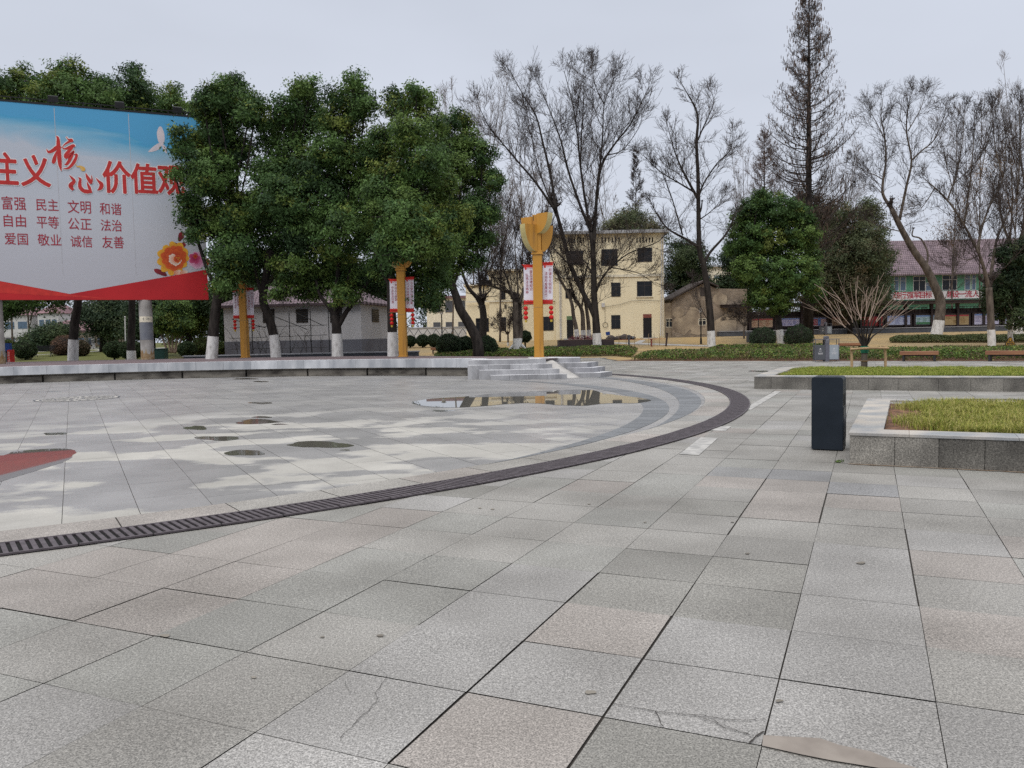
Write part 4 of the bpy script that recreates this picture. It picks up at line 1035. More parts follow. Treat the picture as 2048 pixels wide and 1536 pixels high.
def lamp(px, py, Y, ht, yaw, txts, labels, lab):
    p = V(px, py, Y); z0 = HST - .012
    t = thing('lamp_post', lab, 'street lamp', (p.x, Y, z0), 0, 'amber torch shaped lamp posts')
    s = 1.0
    mb = MB(); mb.box((0, 0, ht/2), (.335, .335, ht), rz=yaw); mb.box((0, 0, .02), (.40, .40, .04), rz=yaw); mb.build('post', M['amber'], t, bevel=.008)
    mb = MB(); mb.box((0, 0, ht + .03), (.42, .42, .06), rz=yaw); mb.box((0, 0, ht + .10), (.36, .36, .10), rz=yaw); mb.box((0, 0, ht + .75), (.30, .30, 1.38), rz=yaw); mb.build('collar', M['amber'], t, bevel=.006)
    for ang, zo, H_, R_ in ((R(216), .05, .98, .66), (R(36), .05, .98, .64), (R(-40), .70, .72, .62), (R(140), .62, .72, .62)):
        mb = MB(); fin(mb, R_, H_, .30, ang, ht + .05 + zo, .1); mb.build('shade_fin', [M['amber'], M['diffuser']], t)
    mb = MB(); mb.box((0, 0, 1.86), (.341, .341, .012), rz=yaw); mb.box((0, 0, ht - .02), (.341, .341, .014), rz=yaw); mb.build('seam', M['rust'], t)
    mb = MB(); sr = random.Random(int(px)); M3 = Matrix.Rotation(yaw, 3, 'Z')
    for k in range(9):
        xx = sr.uniform(-.13, .13); zz = ht + sr.choice([1.02, 1.40, .99]); hh_2 = sr.uniform(.10, .32); c3 = M3 @ Vector((xx, -.1515, zz - hh_2/2)); mb.box(c3, (sr.uniform(.008, .022), .003, hh_2), rz=yaw)
    mb.build('rust_streak', M['signwood'], t)
    u = Vector((math.cos(yaw), math.sin(yaw), 0)); nrm = Vector((math.sin(yaw), -math.cos(yaw), 0))
    zt, zb = 3.45, 1.98; bw = .37
    for side in (-1, 1):
        x0 = .175 if side > 0 else -.175 - bw + .02
        b = thing('street_banner', labels[0 if side < 0 else 1], 'banner', (p.x, Y, z0 + zb), yaw, 'law slogan banners on the lamp posts')
        g = MB(); nn = 8; tz = zt - zb + (.03 if side > 0 else -.03); sway = -.05 if side > 0 else -.03
        wv_ = lambda a, bb: (x0 + a*bw + sway*(.3 - bb)*.6, -.02 + .018*math.sin(a*4 + bb*5 + side), bb*tz)
        def mk(b0, b1, m):
            vs = [wv_(i/nn, b0 + (b1 - b0)*j/4) for j in range(5) for i in range(nn+1)]
            g.add(vs, [(j*(nn+1) + i, j*(nn+1) + i + 1, (j+1)*(nn+1) + i + 1, (j+1)*(nn+1) + i) for j in range(4) for i in range(nn)], m)
        mk(.09, .93, 0); mk(0, .09, 1); mk(.93, 1, 1)
        zz = [wv_(0, .09)] + [tuple(Vector(wv_(k/10, .09 + (.022 if k % 3 == 1 else .008))) + Vector((0, -.004, 0))) for k in range(11)] + [wv_(1, .09)]
        zz = [tuple(Vector(q_) + Vector((0, -.004, 0))) for q_ in zz]
        g.add(zz + [tuple(Vector(wv_(1, .05)) + Vector((0, -.004, 0))), tuple(Vector(wv_(0, .05)) + Vector((0, -.004, 0)))], [tuple(range(len(zz) + 1, -1, -1))], 1)
        g.add([tuple(Vector(wv_(.10 + .11*(1 + math.cos(2*math.pi*k/10)), .905 + .027*math.sin(2*math.pi*k/10))) + Vector((0, -.005, 0))) for k in range(10)], [tuple(range(10))], 1)
        g.build('cloth', [M['banner'], M['bannerred']], b)
        g = MB(); ca, cb = txts[0 if side < 0 else 1]
        pl = lambda a, bb: tuple(Vector(wv_(a, bb)) + Vector((0, -.006, 0)))
        na, nb2 = len(ca), len(cb)
        ch = .088 if max(na, nb2) < 8 else .082
        A0 = .86; B0 = .86 if max(na, nb2) >= 8 else .78
        def column(txt, u0, v1):
            for q_, ch_ in enumerate(txt): put_text(g, ch_, (u0, v1 - ch*(q_ + .86), u0 + .26, v1 - ch*q_), pl, em=True, fat=.0)
        column(ca, .60, A0); column(cb, .20, B0 if nb2 < 8 else A0)
        put_text(g, '普法宣传', (.36, .895, .9, .918), pl)
        g.build('lettering', M['crimson'], b)
        g = MB(); g.tube([(x0 - .05, -.02, tz + .005), (x0 + bw + .05, -.02, tz + .015*side)], .013, 6); g.build('top_rod', M['bannerred'], b)
        g = MB(); g.tube([(x0 - .07, -.02, -.01), (x0 + bw + .07, -.02, -.01)], .013, 6); g.build('bottom_rod', M['wood'], b)
        lx = (x0 + bw*.80) if side > 0 else (x0 + bw*.16)
        w = p + u*lx; zl = z0 + zb - .03
        ls = thing('lantern_string', labels[2 if side < 0 else 3], 'lanterns', (w.x, Y + u.y*lx - .02, zl), 0, 'red lantern strings under the banners')
        g = MB(); g.tube([(0, 0, 0), (0, 0, -.66)], .004, 4); g.build('cord', M['gold'], ls)
        for q_ in range(3):
            g = MB(); cz_ = -.12 - .17*q_; g.ball((0, 0, cz_), (.086, .086, .082), 14, 8); g.build('lantern', M['lantern'], ls, smooth=True)
            g = MB(); g.cyl((0, 0), .036, cz_ + .074, cz_ + .09, 10); g.build('cap', M['gold'], ls)
        g = MB(); g.cyl((0, 0), .042, -.63, -.55, 10, r1=.05); g.build('fringe', M['gold'], ls)
    return t
lamp(1078, 690, 29.75, 3.78, R(-6), (('普及法律知识', '弘扬法治精神'), ('和谐与文明同在', '法治与发展共行')),
     ('left banner of the unobstructed lamp by the steps, partly behind its post', 'right banner of the unobstructed lamp by the steps, printed in two columns', 'lantern string under the left banner of the lamp by the steps', 'lantern string under the right banner of the lamp by the steps'),
     'amber torch lamp post in full view beside the stage steps')
lamp(806, 690, 35.6, 3.78, R(-4), (('学法人人受益', '守法处处和谐'), ('守法律己依法办事', '以人为本执法为民')),
     ('left banner on the lamp post at the right corner of the grey house', 'right banner with full length columns beside the grey house', 'lantern string left of the post near the grey house corner', 'lantern string right of the post near the grey house corner'),
     'amber lamp post with its head under leaves near the grey house')
lamp(490, 690, 40.5, 3.78, R(-4), (('学法以明道', '用法以立身'), ('人人学法知法', '个个懂法护法')),
     ('left banner on the lamp post nearest the hoarding', 'right banner on the lamp post nearest the hoarding', 'lantern string left of the post nearest the hoarding', 'lantern string right of the post nearest the hoarding'),
     'amber lamp post nearest the hoarding with its head buried in foliage')

# ================================================================== HOARDING
A_, B_ = V(0, 600, 37.6), V(417, 600, 41.3); A_.z = B_.z = 3.62
bu = Vector((B_.x - A_.x, B_.y - A_.y, 0)).normalized(); bnrm = Vector((bu.y, -bu.x, 0))
BH = 9.12
def board_uv(px, py):
    r = Vector(ray(px, py)); o = Vector((0, 0, CH)); t = (A_ - o).dot(bnrm)/r.dot(bnrm); w = o + r*t
    return ((w - A_).dot(bu), w.z - A_.z)
uR = board_uv(417, 600)[0]; uL = board_uv(140, 588)[0]*2 - uR - .3
hoard = thing('billboard', 'huge slogan hoarding with blue sky print, peonies and red ribbon on concrete columns', 'billboard', tuple(A_), math.atan2(bu.y, bu.x))
mb = MB(); mb.b2((uL, .0, 0), (uR, .55, BH)); mb.build('frame_box', M['darksteel'], hoard)
mb = MB(); mb.add([(uL, -.004, 0), (uR, -.004, 0), (uR, -.004, BH), (uL, -.004, BH)], [(0, 1, 2, 3)]); mb.build('printed_sheet', sky_print_mat(BH), hoard)
mb = MB(); mb.b2((uL - .05, -.02, BH), (uR + .05, .6, BH + .09))
for k in range(18): mb.b2((uL + (uR-uL)*k/17 - .02, .25, BH + .09), (uL + (uR-uL)*k/17 + .02, .29, BH + .3))
mb.b2((uL, .25, BH + .28), (uR, .29, BH + .32)); mb.build('top_rail', M['black'], hoard)
for px in (-40, 108, 240, 355):
    u_ = board_uv(px, 230)[0]; mb = MB(); mb.box((u_, .0, BH + .30), (.42, .14, .30), rx=R(20)); mb.b2((u_ - .03, 0, BH + .05), (u_ + .03, .06, BH + .22)); mb.build('floodlight', M['darksteel'], hoard, bevel=.01)
# seams of the printed sheets
mb = MB()
for px in (118, 265, -20): u_ = board_uv(px, 400)[0]; mb.b2((u_ - .012, -.0075, 1.2), (u_ + .012, -.005, BH - .1))
mb.build('sheet_seam', mat('seam_print', (0.46, 0.46, 0.49), 0.5), hoard)
lay = lambda z: (lambda a, b: (a, z, b))
uv = lambda l: [board_uv(*q_) for q_ in l]
vV = board_uv(140, 588); vR = board_uv(417, 539)
mb = MB(); mb.add([(uL, -.010, 0), (uR, -.010, 0), (uR, -.010, vR[1]), (vV[0], -.010, vV[1]), (uL, -.010, vR[1] + .1)], [(0, 1, 2, 3, 4)])
mb.build('red_ribbon', M['red'], hoard)
mb = MB(); a2 = board_uv(230, 600); mb.add([(vV[0], -.013, vV[1] - .02), (uL, -.013, vR[1] + .05), (uL, -.013, .55), (a2[0], -.013, .03)], [(3, 0, 1, 2)]); mb.build('ribbon_fold', mat('ribbon_light_print', (0.56, 0.035, 0.028), 0.55), hoard)
big = [('主', (-4, 307, 33, 367)), ('义', (44, 313, 98, 371)), ('价', (208, 325, 259, 385)), ('值', (264, 330, 313, 386)), ('观', (318, 334, 366, 388)), ('社', (-142, 296, -88, 362)), ('会', (-74, 301, -20, 364))]
def pxbox(b): a = board_uv(b[0], b[3]); d_ = board_uv(b[2], b[1]); return (a[0], a[1], d_[0], d_[1])
for ch_, b in big:
    mb = MB(); put_text(mb, ch_, pxbox(b), lay(-.022), fat=.034, nf=8); tc_ = mb.build('title_character', M['redtext'], hoard)
    mb = MB(); put_text(mb, ch_, pxbox(b), lay(-.0135), fat=.072, nf=10); mb.build('outline', M['whitetext'], tc_)
# brush-written pair in the middle of the title, drawn as tapered strokes (photo pixel, half width)
Z3 = lambda x, y: (80 + x/9.6, 250 + y/9.6)
ST = [[(125, 460, 4), (165, 520, 22), (250, 490, 34), (330, 430, 34), (420, 430, 6)], [(310, 215, 4), (345, 260, 26), (355, 420, 40), (370, 600, 42), (385, 760, 34), (412, 888, 4)], [(320, 500, 6), (290, 600, 30), (265, 700, 38), (240, 735, 20)],
      [(500, 225, 4), (545, 280, 12), (600, 300, 36), (635, 320, 10)], [(600, 300, 26), (510, 350, 16), (450, 400, 9), (440, 450, 8), (500, 455, 20), (570, 430, 30), (640, 400, 30), (655, 425, 20)], [(625, 420, 26), (560, 500, 32), (500, 570, 34), (490, 610, 30), (520, 640, 26)], [(520, 630, 26), (590, 570, 30), (650, 500, 12), (610, 590, 30), (560, 690, 32), (510, 755, 24), (470, 755, 4)], [(655, 570, 5), (705, 570, 20), (680, 660, 30), (620, 760, 30), (540, 830, 20), (435, 840, 3)],
      [(565, 970, 4), (615, 1020, 22), (660, 1080, 28), (605, 1140, 42), (590, 1180, 40), (640, 1250, 22)], [(735, 1010, 5), (775, 1040, 22), (765, 1120, 32), (775, 1200, 36), (840, 1265, 36), (920, 1280, 38), (1005, 1298, 6)], [(990, 1290, 12), (950, 1210, 28), (915, 1130, 14), (905, 1090, 3)], [(878, 925, 4), (910, 1000, 28), (960, 1080, 34), (985, 1130, 20)], [(985, 965, 4), (1000, 1050, 14), (985, 1120, 20)], [(1070, 1015, 4), (1125, 1080, 20), (1180, 1140, 38), (1165, 1210, 38), (1105, 1255, 8)]]
ST2 = [[(685, 740, 3), (715, 800, 10), (770, 800, 20), (830, 850, 42), (860, 880, 12)]]
def strokes(S, z, grow):
    mb = MB()
    for si, s in enumerate(S):
        P = smooth_path([(x, y, w_ + grow) for x, y, w_ in s], 5); L_, R__ = [], []
        for i, p in enumerate(P):
            d = Vector((P[min(i+1, len(P)-1)] - P[max(i-1, 0)])[:2]).normalized(); nv = Vector((-d.y, d.x))*max(1.5, p.z)
            L_.append(board_uv(*Z3(p.x + nv.x, p.y + nv.y))); R__.append(board_uv(*Z3(p.x - nv.x, p.y - nv.y)))
        k = len(P); zz = z - .0007*si
        mb.add([(a, zz, b) for a, b in L_] + [(a, zz, b) for a, b in R__], [(i, i+1, k+i+1, k+i) for i in range(k-1)])
    return mb
strokes(ST, -.0135, 16).build('brush_outline', M['whitetext'], hoard); strokes(ST, -.026, 0).build('brush_lettering', M['redtext'], hoard); strokes(ST2, -.026, 0).build('golden_stroke', mat('golden_print', (0.62, 0.32, 0.05), .55, (0.55, 0.42, 0.16), 6), hoard)
rows = [(('富强', (4.4, 394, 51, 419)), ('民主', (73, 399, 116, 421)), ('文明', (136, 402, 181, 426)), ('和谐', (200, 407, 242, 429))),
        (('自由', (8, 430, 51, 453)), ('平等', (74, 433, 117, 456)), ('公正', (137, 437, 182, 459)), ('法治', (202, 440, 243, 462))),
        (('爱国', (10, 467, 55, 489)), ('敬业', (76, 469, 122, 491)), ('诚信', (142, 472, 184, 494)), ('友善', (205, 473, 247, 496)))]
for r_ in rows:
    for tx, b in r_: mb = MB(); put_text(mb, tx, pxbox(b), lay(-.012), fat=.003, nf=3); mb.build('value_word', M['crimson'], hoard)
# white dove and peonies of the print
mb = MB(); D = lambda x, y: board_uv(270 + x/8.533, 240 + y/8.533)
def flat(mb, pts, z, m=0, sm=3):
    P = smooth_path([(x, y, 0) for x, y in pts] + [(pts[0][0], pts[0][1], 0)], sm)[:-1]; q_ = [board_uv(p.x, p.y) for p in P]
    cx_ = sum(a for a, b in q_)/len(q_); cz_ = sum(b for a, b in q_)/len(q_); n_ = len(q_)
    mb.add([(a, z, b) for a, b in q_] + [(cx_, z, cz_)], [((i+1) % n_, i, n_) for i in range(n_)], m)
dz_ = lambda l: [(270 + x/8.533, 240 + y/8.533) for x, y in l]
flat(mb, dz_([(410, 115), (455, 120), (495, 220), (505, 330), (490, 400), (460, 430), (410, 390), (380, 300), (375, 200)]), -.008); flat(mb, dz_([(470, 400), (440, 470), (370, 520), (250, 550), (230, 530), (330, 440), (410, 395)]), -.009); flat(mb, dz_([(460, 420), (500, 430), (545, 500), (540, 570), (505, 540), (465, 470)]), -.010)
mb.build('dove_print', mat('dove_print', (0.60, 0.53, 0.56), .55, (0.52, 0.48, 0.53), 3), hoard)
PC = {k: mat(k + '_petal_print', a, .55, b, 2.2) for k, a, b in (('yellow', (0.62, 0.36, 0.02), (0.60, 0.22, 0.02)), ('orange', (0.55, 0.10, 0.015), (0.42, 0.03, 0.015)), ('cream', (0.62, 0.50, 0.40), (0.60, 0.32, 0.20)), ('pink', (0.50, 0.20, 0.33), (0.48, 0.32, 0.42)), ('magenta', (0.42, 0.02, 0.09), (0.5, 0.06, 0.16)), ('maroon', (0.16, 0.008, 0.02), (0.25, 0.02, 0.03)))}
names = ['yellow', 'orange', 'cream', 'pink', 'magenta', 'maroon']
mb = MB(); pr = random.Random(5); zc = [-.0115]; PCOL = []
EDGE = dict(yellow=((.42, .03, .01), (.72, .40, .03)), orange=((.34, .012, .01), (.60, .10, .015)), cream=((.62, .22, .12), (.72, .64, .54)), pink=((.55, .10, .25), (.66, .46, .58)), magenta=((.30, .01, .06), (.55, .08, .2)), maroon=((.10, .005, .012), (.28, .02, .03)))
Q3 = lambda x, y: (300 + x/11.815, 440 + y/11.815)
def petal(cx, cy, a, L_, W_, m, ruff=.12):
    pts = []
    for k in range(12):
        t_ = 2*math.pi*k/12; rx_ = L_*(.5 + .5*math.cos(t_)); ry_ = W_*math.sin(t_)*(1 + pr.gauss(0, ruff))
        pts.append(Q3(cx + rx_*math.cos(a) - ry_*math.sin(a), cy + rx_*math.sin(a) + ry_*math.cos(a)))
    zc[0] -= .00018; n0 = len(mb.v); flat(mb, pts, zc[0], 0, 2); n1 = len(mb.v) - n0 - 1; ci, ce = EDGE[names[m]]; hx, hz = board_uv(*Q3(cx, cy))
    dd = [math.hypot(q_[0] - hx, q_[2] - hz) for q_ in mb.v[n0:]]; mx_ = max(dd)
    for d_ in dd: w_ = (d_/mx_)**1.6; PCOL.append([a + (b - a)*w_ for a, b in zip(ci, ce)])
for a in (0, 60, 120, 180, 240, 300, 30, 90, 150, 210, 270, 330): petal(1120, 960, R(a + 10), pr.uniform(190, 240), 80, 3)
for a in (0, 70, 140, 210, 280): petal(1060, 900, R(a), pr.uniform(120, 160), 60, 4)
for a in (0, 90, 180, 270): petal(1070, 860, R(a), 55, 26, 1)
petal(700, 640, R(-30), 160, 60, 5); petal(680, 500, R(-70), 230, 60, 5); petal(720, 640, R(200), 260, 55, 5); petal(400, 1310, R(205), 340, 60, 5); petal(1310, 1100, R(-70), 200, 60, 1)
for a in range(0, 360, 33): petal(560, 900, R(a), pr.uniform(360, 430), 118, 0)
for a in range(15, 375, 36): petal(560, 900, R(a), pr.uniform(290, 345), 104, 1)
for a in range(0, 360, 40): petal(590, 900, R(a), pr.uniform(200, 260), 80, 1)
for a in (85, 110, 135, 160, 185, 210, 235, 60, 40, 15): petal(600, 930, R(a), pr.uniform(135, 180), 48, 2)
for a in range(0, 360, 40): petal(650, 920, R(a), 95, 40, 1)
for k in range(16): petal(650 + pr.gauss(0, 35), 920 + pr.gauss(0, 35), pr.uniform(0, 6), 22, 11, 0)
petal(560, 1260, R(-10), 200, 60, 2); petal(700, 1250, R(-5), 200, 55, 2)
ob = mb.build('peony_print', mat('petal_print', (1, 1, 1), .55, (.88, .88, .88), 3, attr=True), hoard)
at_ = ob.data.attributes.new('Col', 'FLOAT_COLOR', 'POINT'); at_.data.foreach_set('color', np.c_[np.array(PCOL), np.ones(len(PCOL))].astype(np.float32).ravel())
# ribbon in front of the peonies (sits proud of the print)
mb = MB(); k0 = board_uv(300, 560); mb.add([(k0[0], -.040, k0[1]), (k0[0], -.040, .004), (uR, -.040, .004), (uR, -.040, vR[1])], [(0, 1, 2, 3)]); mb.build('ribbon_front', M['red'], hoard)
for px, w_ in ((290, .31), (0, .30)):
    u_ = board_uv(px, 600)[0]
    if px == 0: u_ -= .25
    mb = MB(); mb.cyl((u_, .28), w_, HST - A_.z - .05, 0, 24); col_ = mb.build('column', M['concrete'], hoard, smooth=False)
    if px == 290:
        mb = MB(); n_ = 12; aa = [R(-160) + R(140)*k/n_ for k in range(n_+1)]
        for z0_, z1_, m_ in ((-1.98, -1.12, 0), (-1.10, -.82, 1)):
            vs = [(u_ + (w_ + .006)*math.cos(a), .28 + (w_ + .006)*math.sin(a), z) for z in (z0_, z1_) for a in aa]
            mb.add(vs, [(k, k+1, k+n_+2, k+n_+1) for k in range(n_)], m_)
        put_text(mb, '十不', (-.2, -1.02, .2, -.88), lambda a, b: (u_ + (w_ + .011)*math.sin(a/w_), .28 - (w_ + .011)*math.cos(a/w_), b), m=2)
        mb.build('torn_poster', [mat('poster_slate', (0.13, 0.14, 0.17), .6, (0.20, 0.21, 0.23), 2), M['pale'], M['bindark']], col_)
    mb = MB(); n_ = 16; aa = [R(-180) + R(180)*k/n_ for k in range(n_+1)]; zb_ = HST - A_.z
    tp = [zb_ + pr.uniform(.25, .62) for _ in aa]
    mb.add([(u_ + (w_ + .004)*math.cos(a), .28 + (w_ + .004)*math.sin(a), zb_) for a in aa] + [(u_ + (w_ + .004)*math.cos(a), .28 + (w_ + .004)*math.sin(a), z) for a, z in zip(aa, tp)], [(k, k+1, k+n_+2, k+n_+1) for k in range(n_)])
    mb.build('rust_stain', M['rust'], col_)
# ================================================================== BUILDINGS
def rect(Y, b):                              # photo rectangle -> x0, z0, x1, z1 on the plane at depth Y
    a = V(b[0], b[3], Y); d_ = V(b[2], b[1], Y); return a.x, a.z, d_.x, d_.z
def window(parent, off, Y, b, mull=1, transom=True, fm='frame', gm='glass', sill=False, name='window', proud=.0, depth=.12):
    """frame with panes set into a dark reveal; facade front face at Y"""
    x0, z0, x1, z1 = rect(Y, b); y = Y - off[1]
    x0 -= off[0]; x1 -= off[0]; z0 -= off[2]; z1 -= off[2]
    t_ = .05
    mb = MB()
    yy0, yy1 = y - .03 - proud, y + .05
    for a in ((x0, z0, x0 + t_, z1), (x1 - t_, z0, x1, z1), (x0 + t_, z0, x1 - t_, z0 + t_), (x0 + t_, z1 - t_, x1 - t_, z1)): mb.b2((a[0], yy0, a[1]), (a[2], yy1, a[3]))
    for k in range(mull):
        xm = x0 + (x1 - x0)*(k + 1)/(mull + 1); mb.b2((xm - .022, yy0 + .008, z0 + t_), (xm + .022, yy1, z1 - t_))
    if transom: zm = z0 + (z1 - z0)*.70; mb.b2((x0 + t_, yy0 + .004, zm - .022), (x1 - t_, yy1, zm + .022))
    w_ = mb.build(name, M[fm], parent)
    mb = MB(); mb.b2((x0 + t_, y - .012 - proud, z0 + t_), (x1 - t_, y + .04, z1 - t_)); mb.build('pane', M[gm], w_)
    if sill: mb = MB(); mb.b2((x0 - .08, y - .10, z0 - .09), (x1 + .08, y + .02, z0 - .003)); mb.build('sill', M['pale'], w_)
    return w_

# ---- yellow three storey building
YB = 78.0
gz_ = terr(0, YB)
r0 = V(1112, 675, YB); r1 = V(1329, 675, YB); zt = V(1230, 468, YB).z
yb = thing('yellow_building', 'pale yellow rendered three storey building with lower left wing behind bare trees', 'building', ((r0.x + r1.x)/2, YB, gz_))
o_ = yb.location
mb = MB(); mb.b2((r0.x - o_.x, 0, -.3), (r1.x - o_.x, 9, zt - gz_)); mb.build('main_wall', M['yellow'], yb)
w0 = V(980, 680, YB).x - o_.x; wz = V(1050, 541, YB).z - gz_; w1 = V(933, 680, YB).x - o_.x; wz1 = V(955, 571, YB).z - gz_
mb = MB(); mb.b2((w0, .25, -.3), (r0.x - o_.x - .003, 8, wz)); mb.build('wing_wall', M['yellow'], yb)
mb = MB(); mb.b2((w1, .55, -.3), (w0 - .003, 8, wz1)); mb.build('end_wall', M['yellow'], yb)
mb = MB(); x0, x1 = r0.x - o_.x, r1.x - o_.x
mb.b2((x0 - .35, -.55, zt - gz_), (x1 + .40, 9.4, zt - gz_ + .30)); mb.build('roof_slab', M['greyslab'], yb, bevel=.02)
mb = MB(); mb.b2((w0 - .2, .05, wz), (x0 - .36, 8.2, wz + .18)); mb.b2((w1 - .2, .35, wz1), (w0 - .21, 8.2, wz1 + .15)); mb.build('wing_coping', M['pale'], yb)
zs = V(1230, 552, YB).z - gz_; mb = MB(); mb.b2((x0, -.09, zs - .12), (x1 + .02, -.002, zs + .14)); mb.build('string_course', M['pale'], yb)
zs = V(960, 603, YB).z - gz_; mb = MB(); mb.b2((w1, .16, zs - .08), (x0 - .01, .245, zs + .08)); mb.build('wing_string_course', M['pale'], yb)
for q_, (xa, xb) in enumerate(((1137, 1167), (1204, 1238), (1274, 1305))):
    mb = MB()
    for k in range(6):
        a = V(xa + (xb - xa)*k/5, 480, YB); mb.b2((a.x - o_.x - .055, -.012, a.z - gz_ - .24), (a.x - o_.x + .055, .03, a.z - gz_ + .24))
    mb.build('vent_slots', M['void'], yb)
for b in ((1275, 495, 1304, 524), (1203, 498, 1235, 532), (1138, 501, 1166, 530), (1274, 562, 1304, 593), (1222.6, 565, 1241, 593.5), (1131, 577, 1143, 597), (1222.6, 630, 1240.5, 658)):
    window(yb, o_, YB, b, sill=(b[0] == 1274))
for b in ((1087, 568, 1105, 598), (1002, 572, 1010.5, 599), (1002, 634, 1012, 662), (1086, 633, 1107, 661.5), (960, 560, 984, 571)): window(yb, o_, YB + .25, b)
window(yb, o_, YB + .55, (952, 636, 977.5, 664))
for b, tr, Yd in (((1286.6, 628, 1303, 675.3), 'redwood', YB), ((1134, 632, 1146.5, 677), 'greenpaint', YB)):
    x0d, z0d, x1d, z1d = rect(Yd, b); mb = MB(); X = lambda a: a - o_.x
    mb.b2((X(x0d), -.02, z0d - gz_), (X(x1d), .06, z1d - gz_ - .36)); d_ = mb.build('door', M['black'], yb)
    mb = MB(); mb.b2((X(x0d), -.025, z1d - gz_ - .357), (X(x1d), .06, z1d - gz_)); mb.build('transom', M[tr], d_)
    mb = MB(); mb.b2((X(x0d) - .35, -1.3, z0d - gz_ - .25), (X(x1d) + .35, -.03, z0d - gz_ - .01)); mb.build('doorstep', M['greyslab'], d_)
def pipe(pp, m, nm, r=.05):
    mb = MB(); P = [V(x, y, YB) for x, y in pp]; mb.tube([(p.x - o_.x, -.09, p.z - gz_) for p in P], r, 8); return mb.build(nm, M[m], yb)
pipe(((1323, 470), (1322, 600), (1321, 672)), 'pipe', 'downpipe'); pipe(((1326.5, 470), (1325.5, 672)), 'pipe', 'downpipe', .035); pipe(((1119, 540), (1120.5, 677)), 'pipe', 'downpipe'); pipe(((1122, 560), (1122.5, 677)), 'pipe', 'downpipe', .03)
pipe(((1210, 614), (1240, 609), (1262, 602), (1290, 601), (1322, 602)), 'black', 'cable', .016)
mb = MB(); x0d, z0d, x1d, z1d = rect(YB, (1203, 606, 1209, 614.5)); mb.b2((x0d - o_.x, -.16, z0d - gz_), (x1d - o_.x, -.004, z1d - gz_)); mb.build('meter_box', M['offwhite'], yb)
mb = MB(); cc_ = V(1210.5, 650, YB); mb.tube([(cc_.x - o_.x + .24*math.cos(a), -.07, cc_.z - gz_ + .24*math.sin(a)) for a in [2*math.pi*k/20 for k in range(21)]], .02, 6); mb.tube([(cc_.x - o_.x, -.05, cc_.z - gz_ + .2), (cc_.x - o_.x - .03, -.05, cc_.z - gz_ + 1.65)], .012, 5); mb.build('cable_coil', M['black'], yb)

# ---- old brick house
RY = 79.5
rg = terr(0, RY); X = lambda px, py=640: V(px, py, RY).x; Z = lambda px, py: V(px, py, RY).z
rh = thing('brick_house', 'derelict gabled brick house with peeling plaster right of the yellow building', 'house', (X(1410), RY, rg)); ro = rh.location
prof = [(1344, 676), (1344, 606), (1348, 596), (1409, 566), (1433, 577), (1494, 578), (1494, 676)]
P = [(V(a, b, RY).x - ro.x, V(a, b, RY).z - rg) for a, b in prof]; n = len(P)
mb = MB(); mb.add([(a, 0, b) for a, b in P] + [(a, 7, b) for a, b in P], [tuple(range(n)), tuple(range(2*n-1, n-1, -1))] + [(i, i+n, (i+1) % n + n, (i+1) % n) for i in range(n)]); mb.build('gable_wall', M['brick'], rh)
mb = MB(); pa = random.Random(3)
for cx_, cz_, w_, h_ in ((1365, 650, 20, 20), (1385, 640, 17, 24), (1420, 655, 12, 18), (1357, 625, 12, 12), (1400, 662, 24, 9), (1440, 600, 14, 18), (1460, 640, 15, 25)):
    pts = [(cx_ + w_*math.cos(t)*pa.uniform(.7, 1.15), cz_ + h_*math.sin(t)*pa.uniform(.7, 1.15)) for t in [2*math.pi*k/14 for k in range(14)]]
    q_ = [(V(a, min(b, 673), RY).x - ro.x, V(a, min(b, 673), RY).z - rg) for a, b in pts]
    mb.add([(a, -.008 - .0012*len(mb.f), b) for a, b in q_], [tuple(range(13, -1, -1))])
mb.build('plaster_patch', M['oldplaster'], rh)
mb = MB()
for a, b in (((1340, 600.5), (1409, 562.5)), ((1409, 562.5), (1436, 574.5))):
    p_, q_ = V(*a, RY), V(*b, RY); mb.add([(p_.x - ro.x, -.35, p_.z - rg), (q_.x - ro.x, -.35, q_.z - rg), (q_.x - ro.x, 7.2, q_.z - rg), (p_.x - ro.x, 7.2, p_.z - rg), (p_.x - ro.x, -.35, p_.z - rg + .16), (q_.x - ro.x, -.35, q_.z - rg + .16), (q_.x - ro.x, 7.2, q_.z - rg + .16), (p_.x - ro.x, 7.2, p_.z - rg + .16)],
        [(3, 2, 1, 0), (4, 5, 6, 7), (0, 1, 5, 4), (1, 2, 6, 5), (2, 3, 7, 6), (3, 0, 4, 7)])
mb.build('roof', M['darkroof'], rh)
x0d, z0d, x1d, z1d = rect(RY, (1328, 606, 1344, 676)); mb = MB(); mb.b2((x0d - ro.x, .1, z0d - rg), (x1d - ro.x - .004, .5, z1d - rg)); mb.build('side_wall', M['oldplaster'], rh)
window(rh, ro, RY + .1, (1331.5, 637, 1345, 655), fm='pale'); window(rh, ro, RY, (1397, 637, 1412.5, 651), fm='pale'); window(rh, ro, RY, (1400.5, 575, 1414, 592), mull=0, transom=False, gm='darkroof')

# ---- pale building far behind
FY = 112.0; fg = 1.0
q_ = rect(FY, (1400, 534, 1462, 640)); fb = thing('far_building', 'pale yellow flat roofed block far behind the brick house', 'building', ((q_[0] + q_[2])/2, FY, fg)); fo = fb.location
mb = MB(); mb.b2((q_[0] - fo.x, 0, 0), (q_[2] - fo.x, 8, q_[3] - fg)); mb.build('wall', M['pale'], fb); mb = MB(); mb.b2((q_[0] - fo.x - .3, -.3, q_[3] - fg), (q_[2] - fo.x + .3, 8.3, q_[3] - fg + .25)); mb.build('roof', M['greyslab'], fb)
window(fb, fo, FY, (1428, 550, 1441, 558), gm='bluewin', fm='pipe'); window(fb, fo, FY, (1408, 550, 1420, 558), gm='bluewin', fm='pipe')

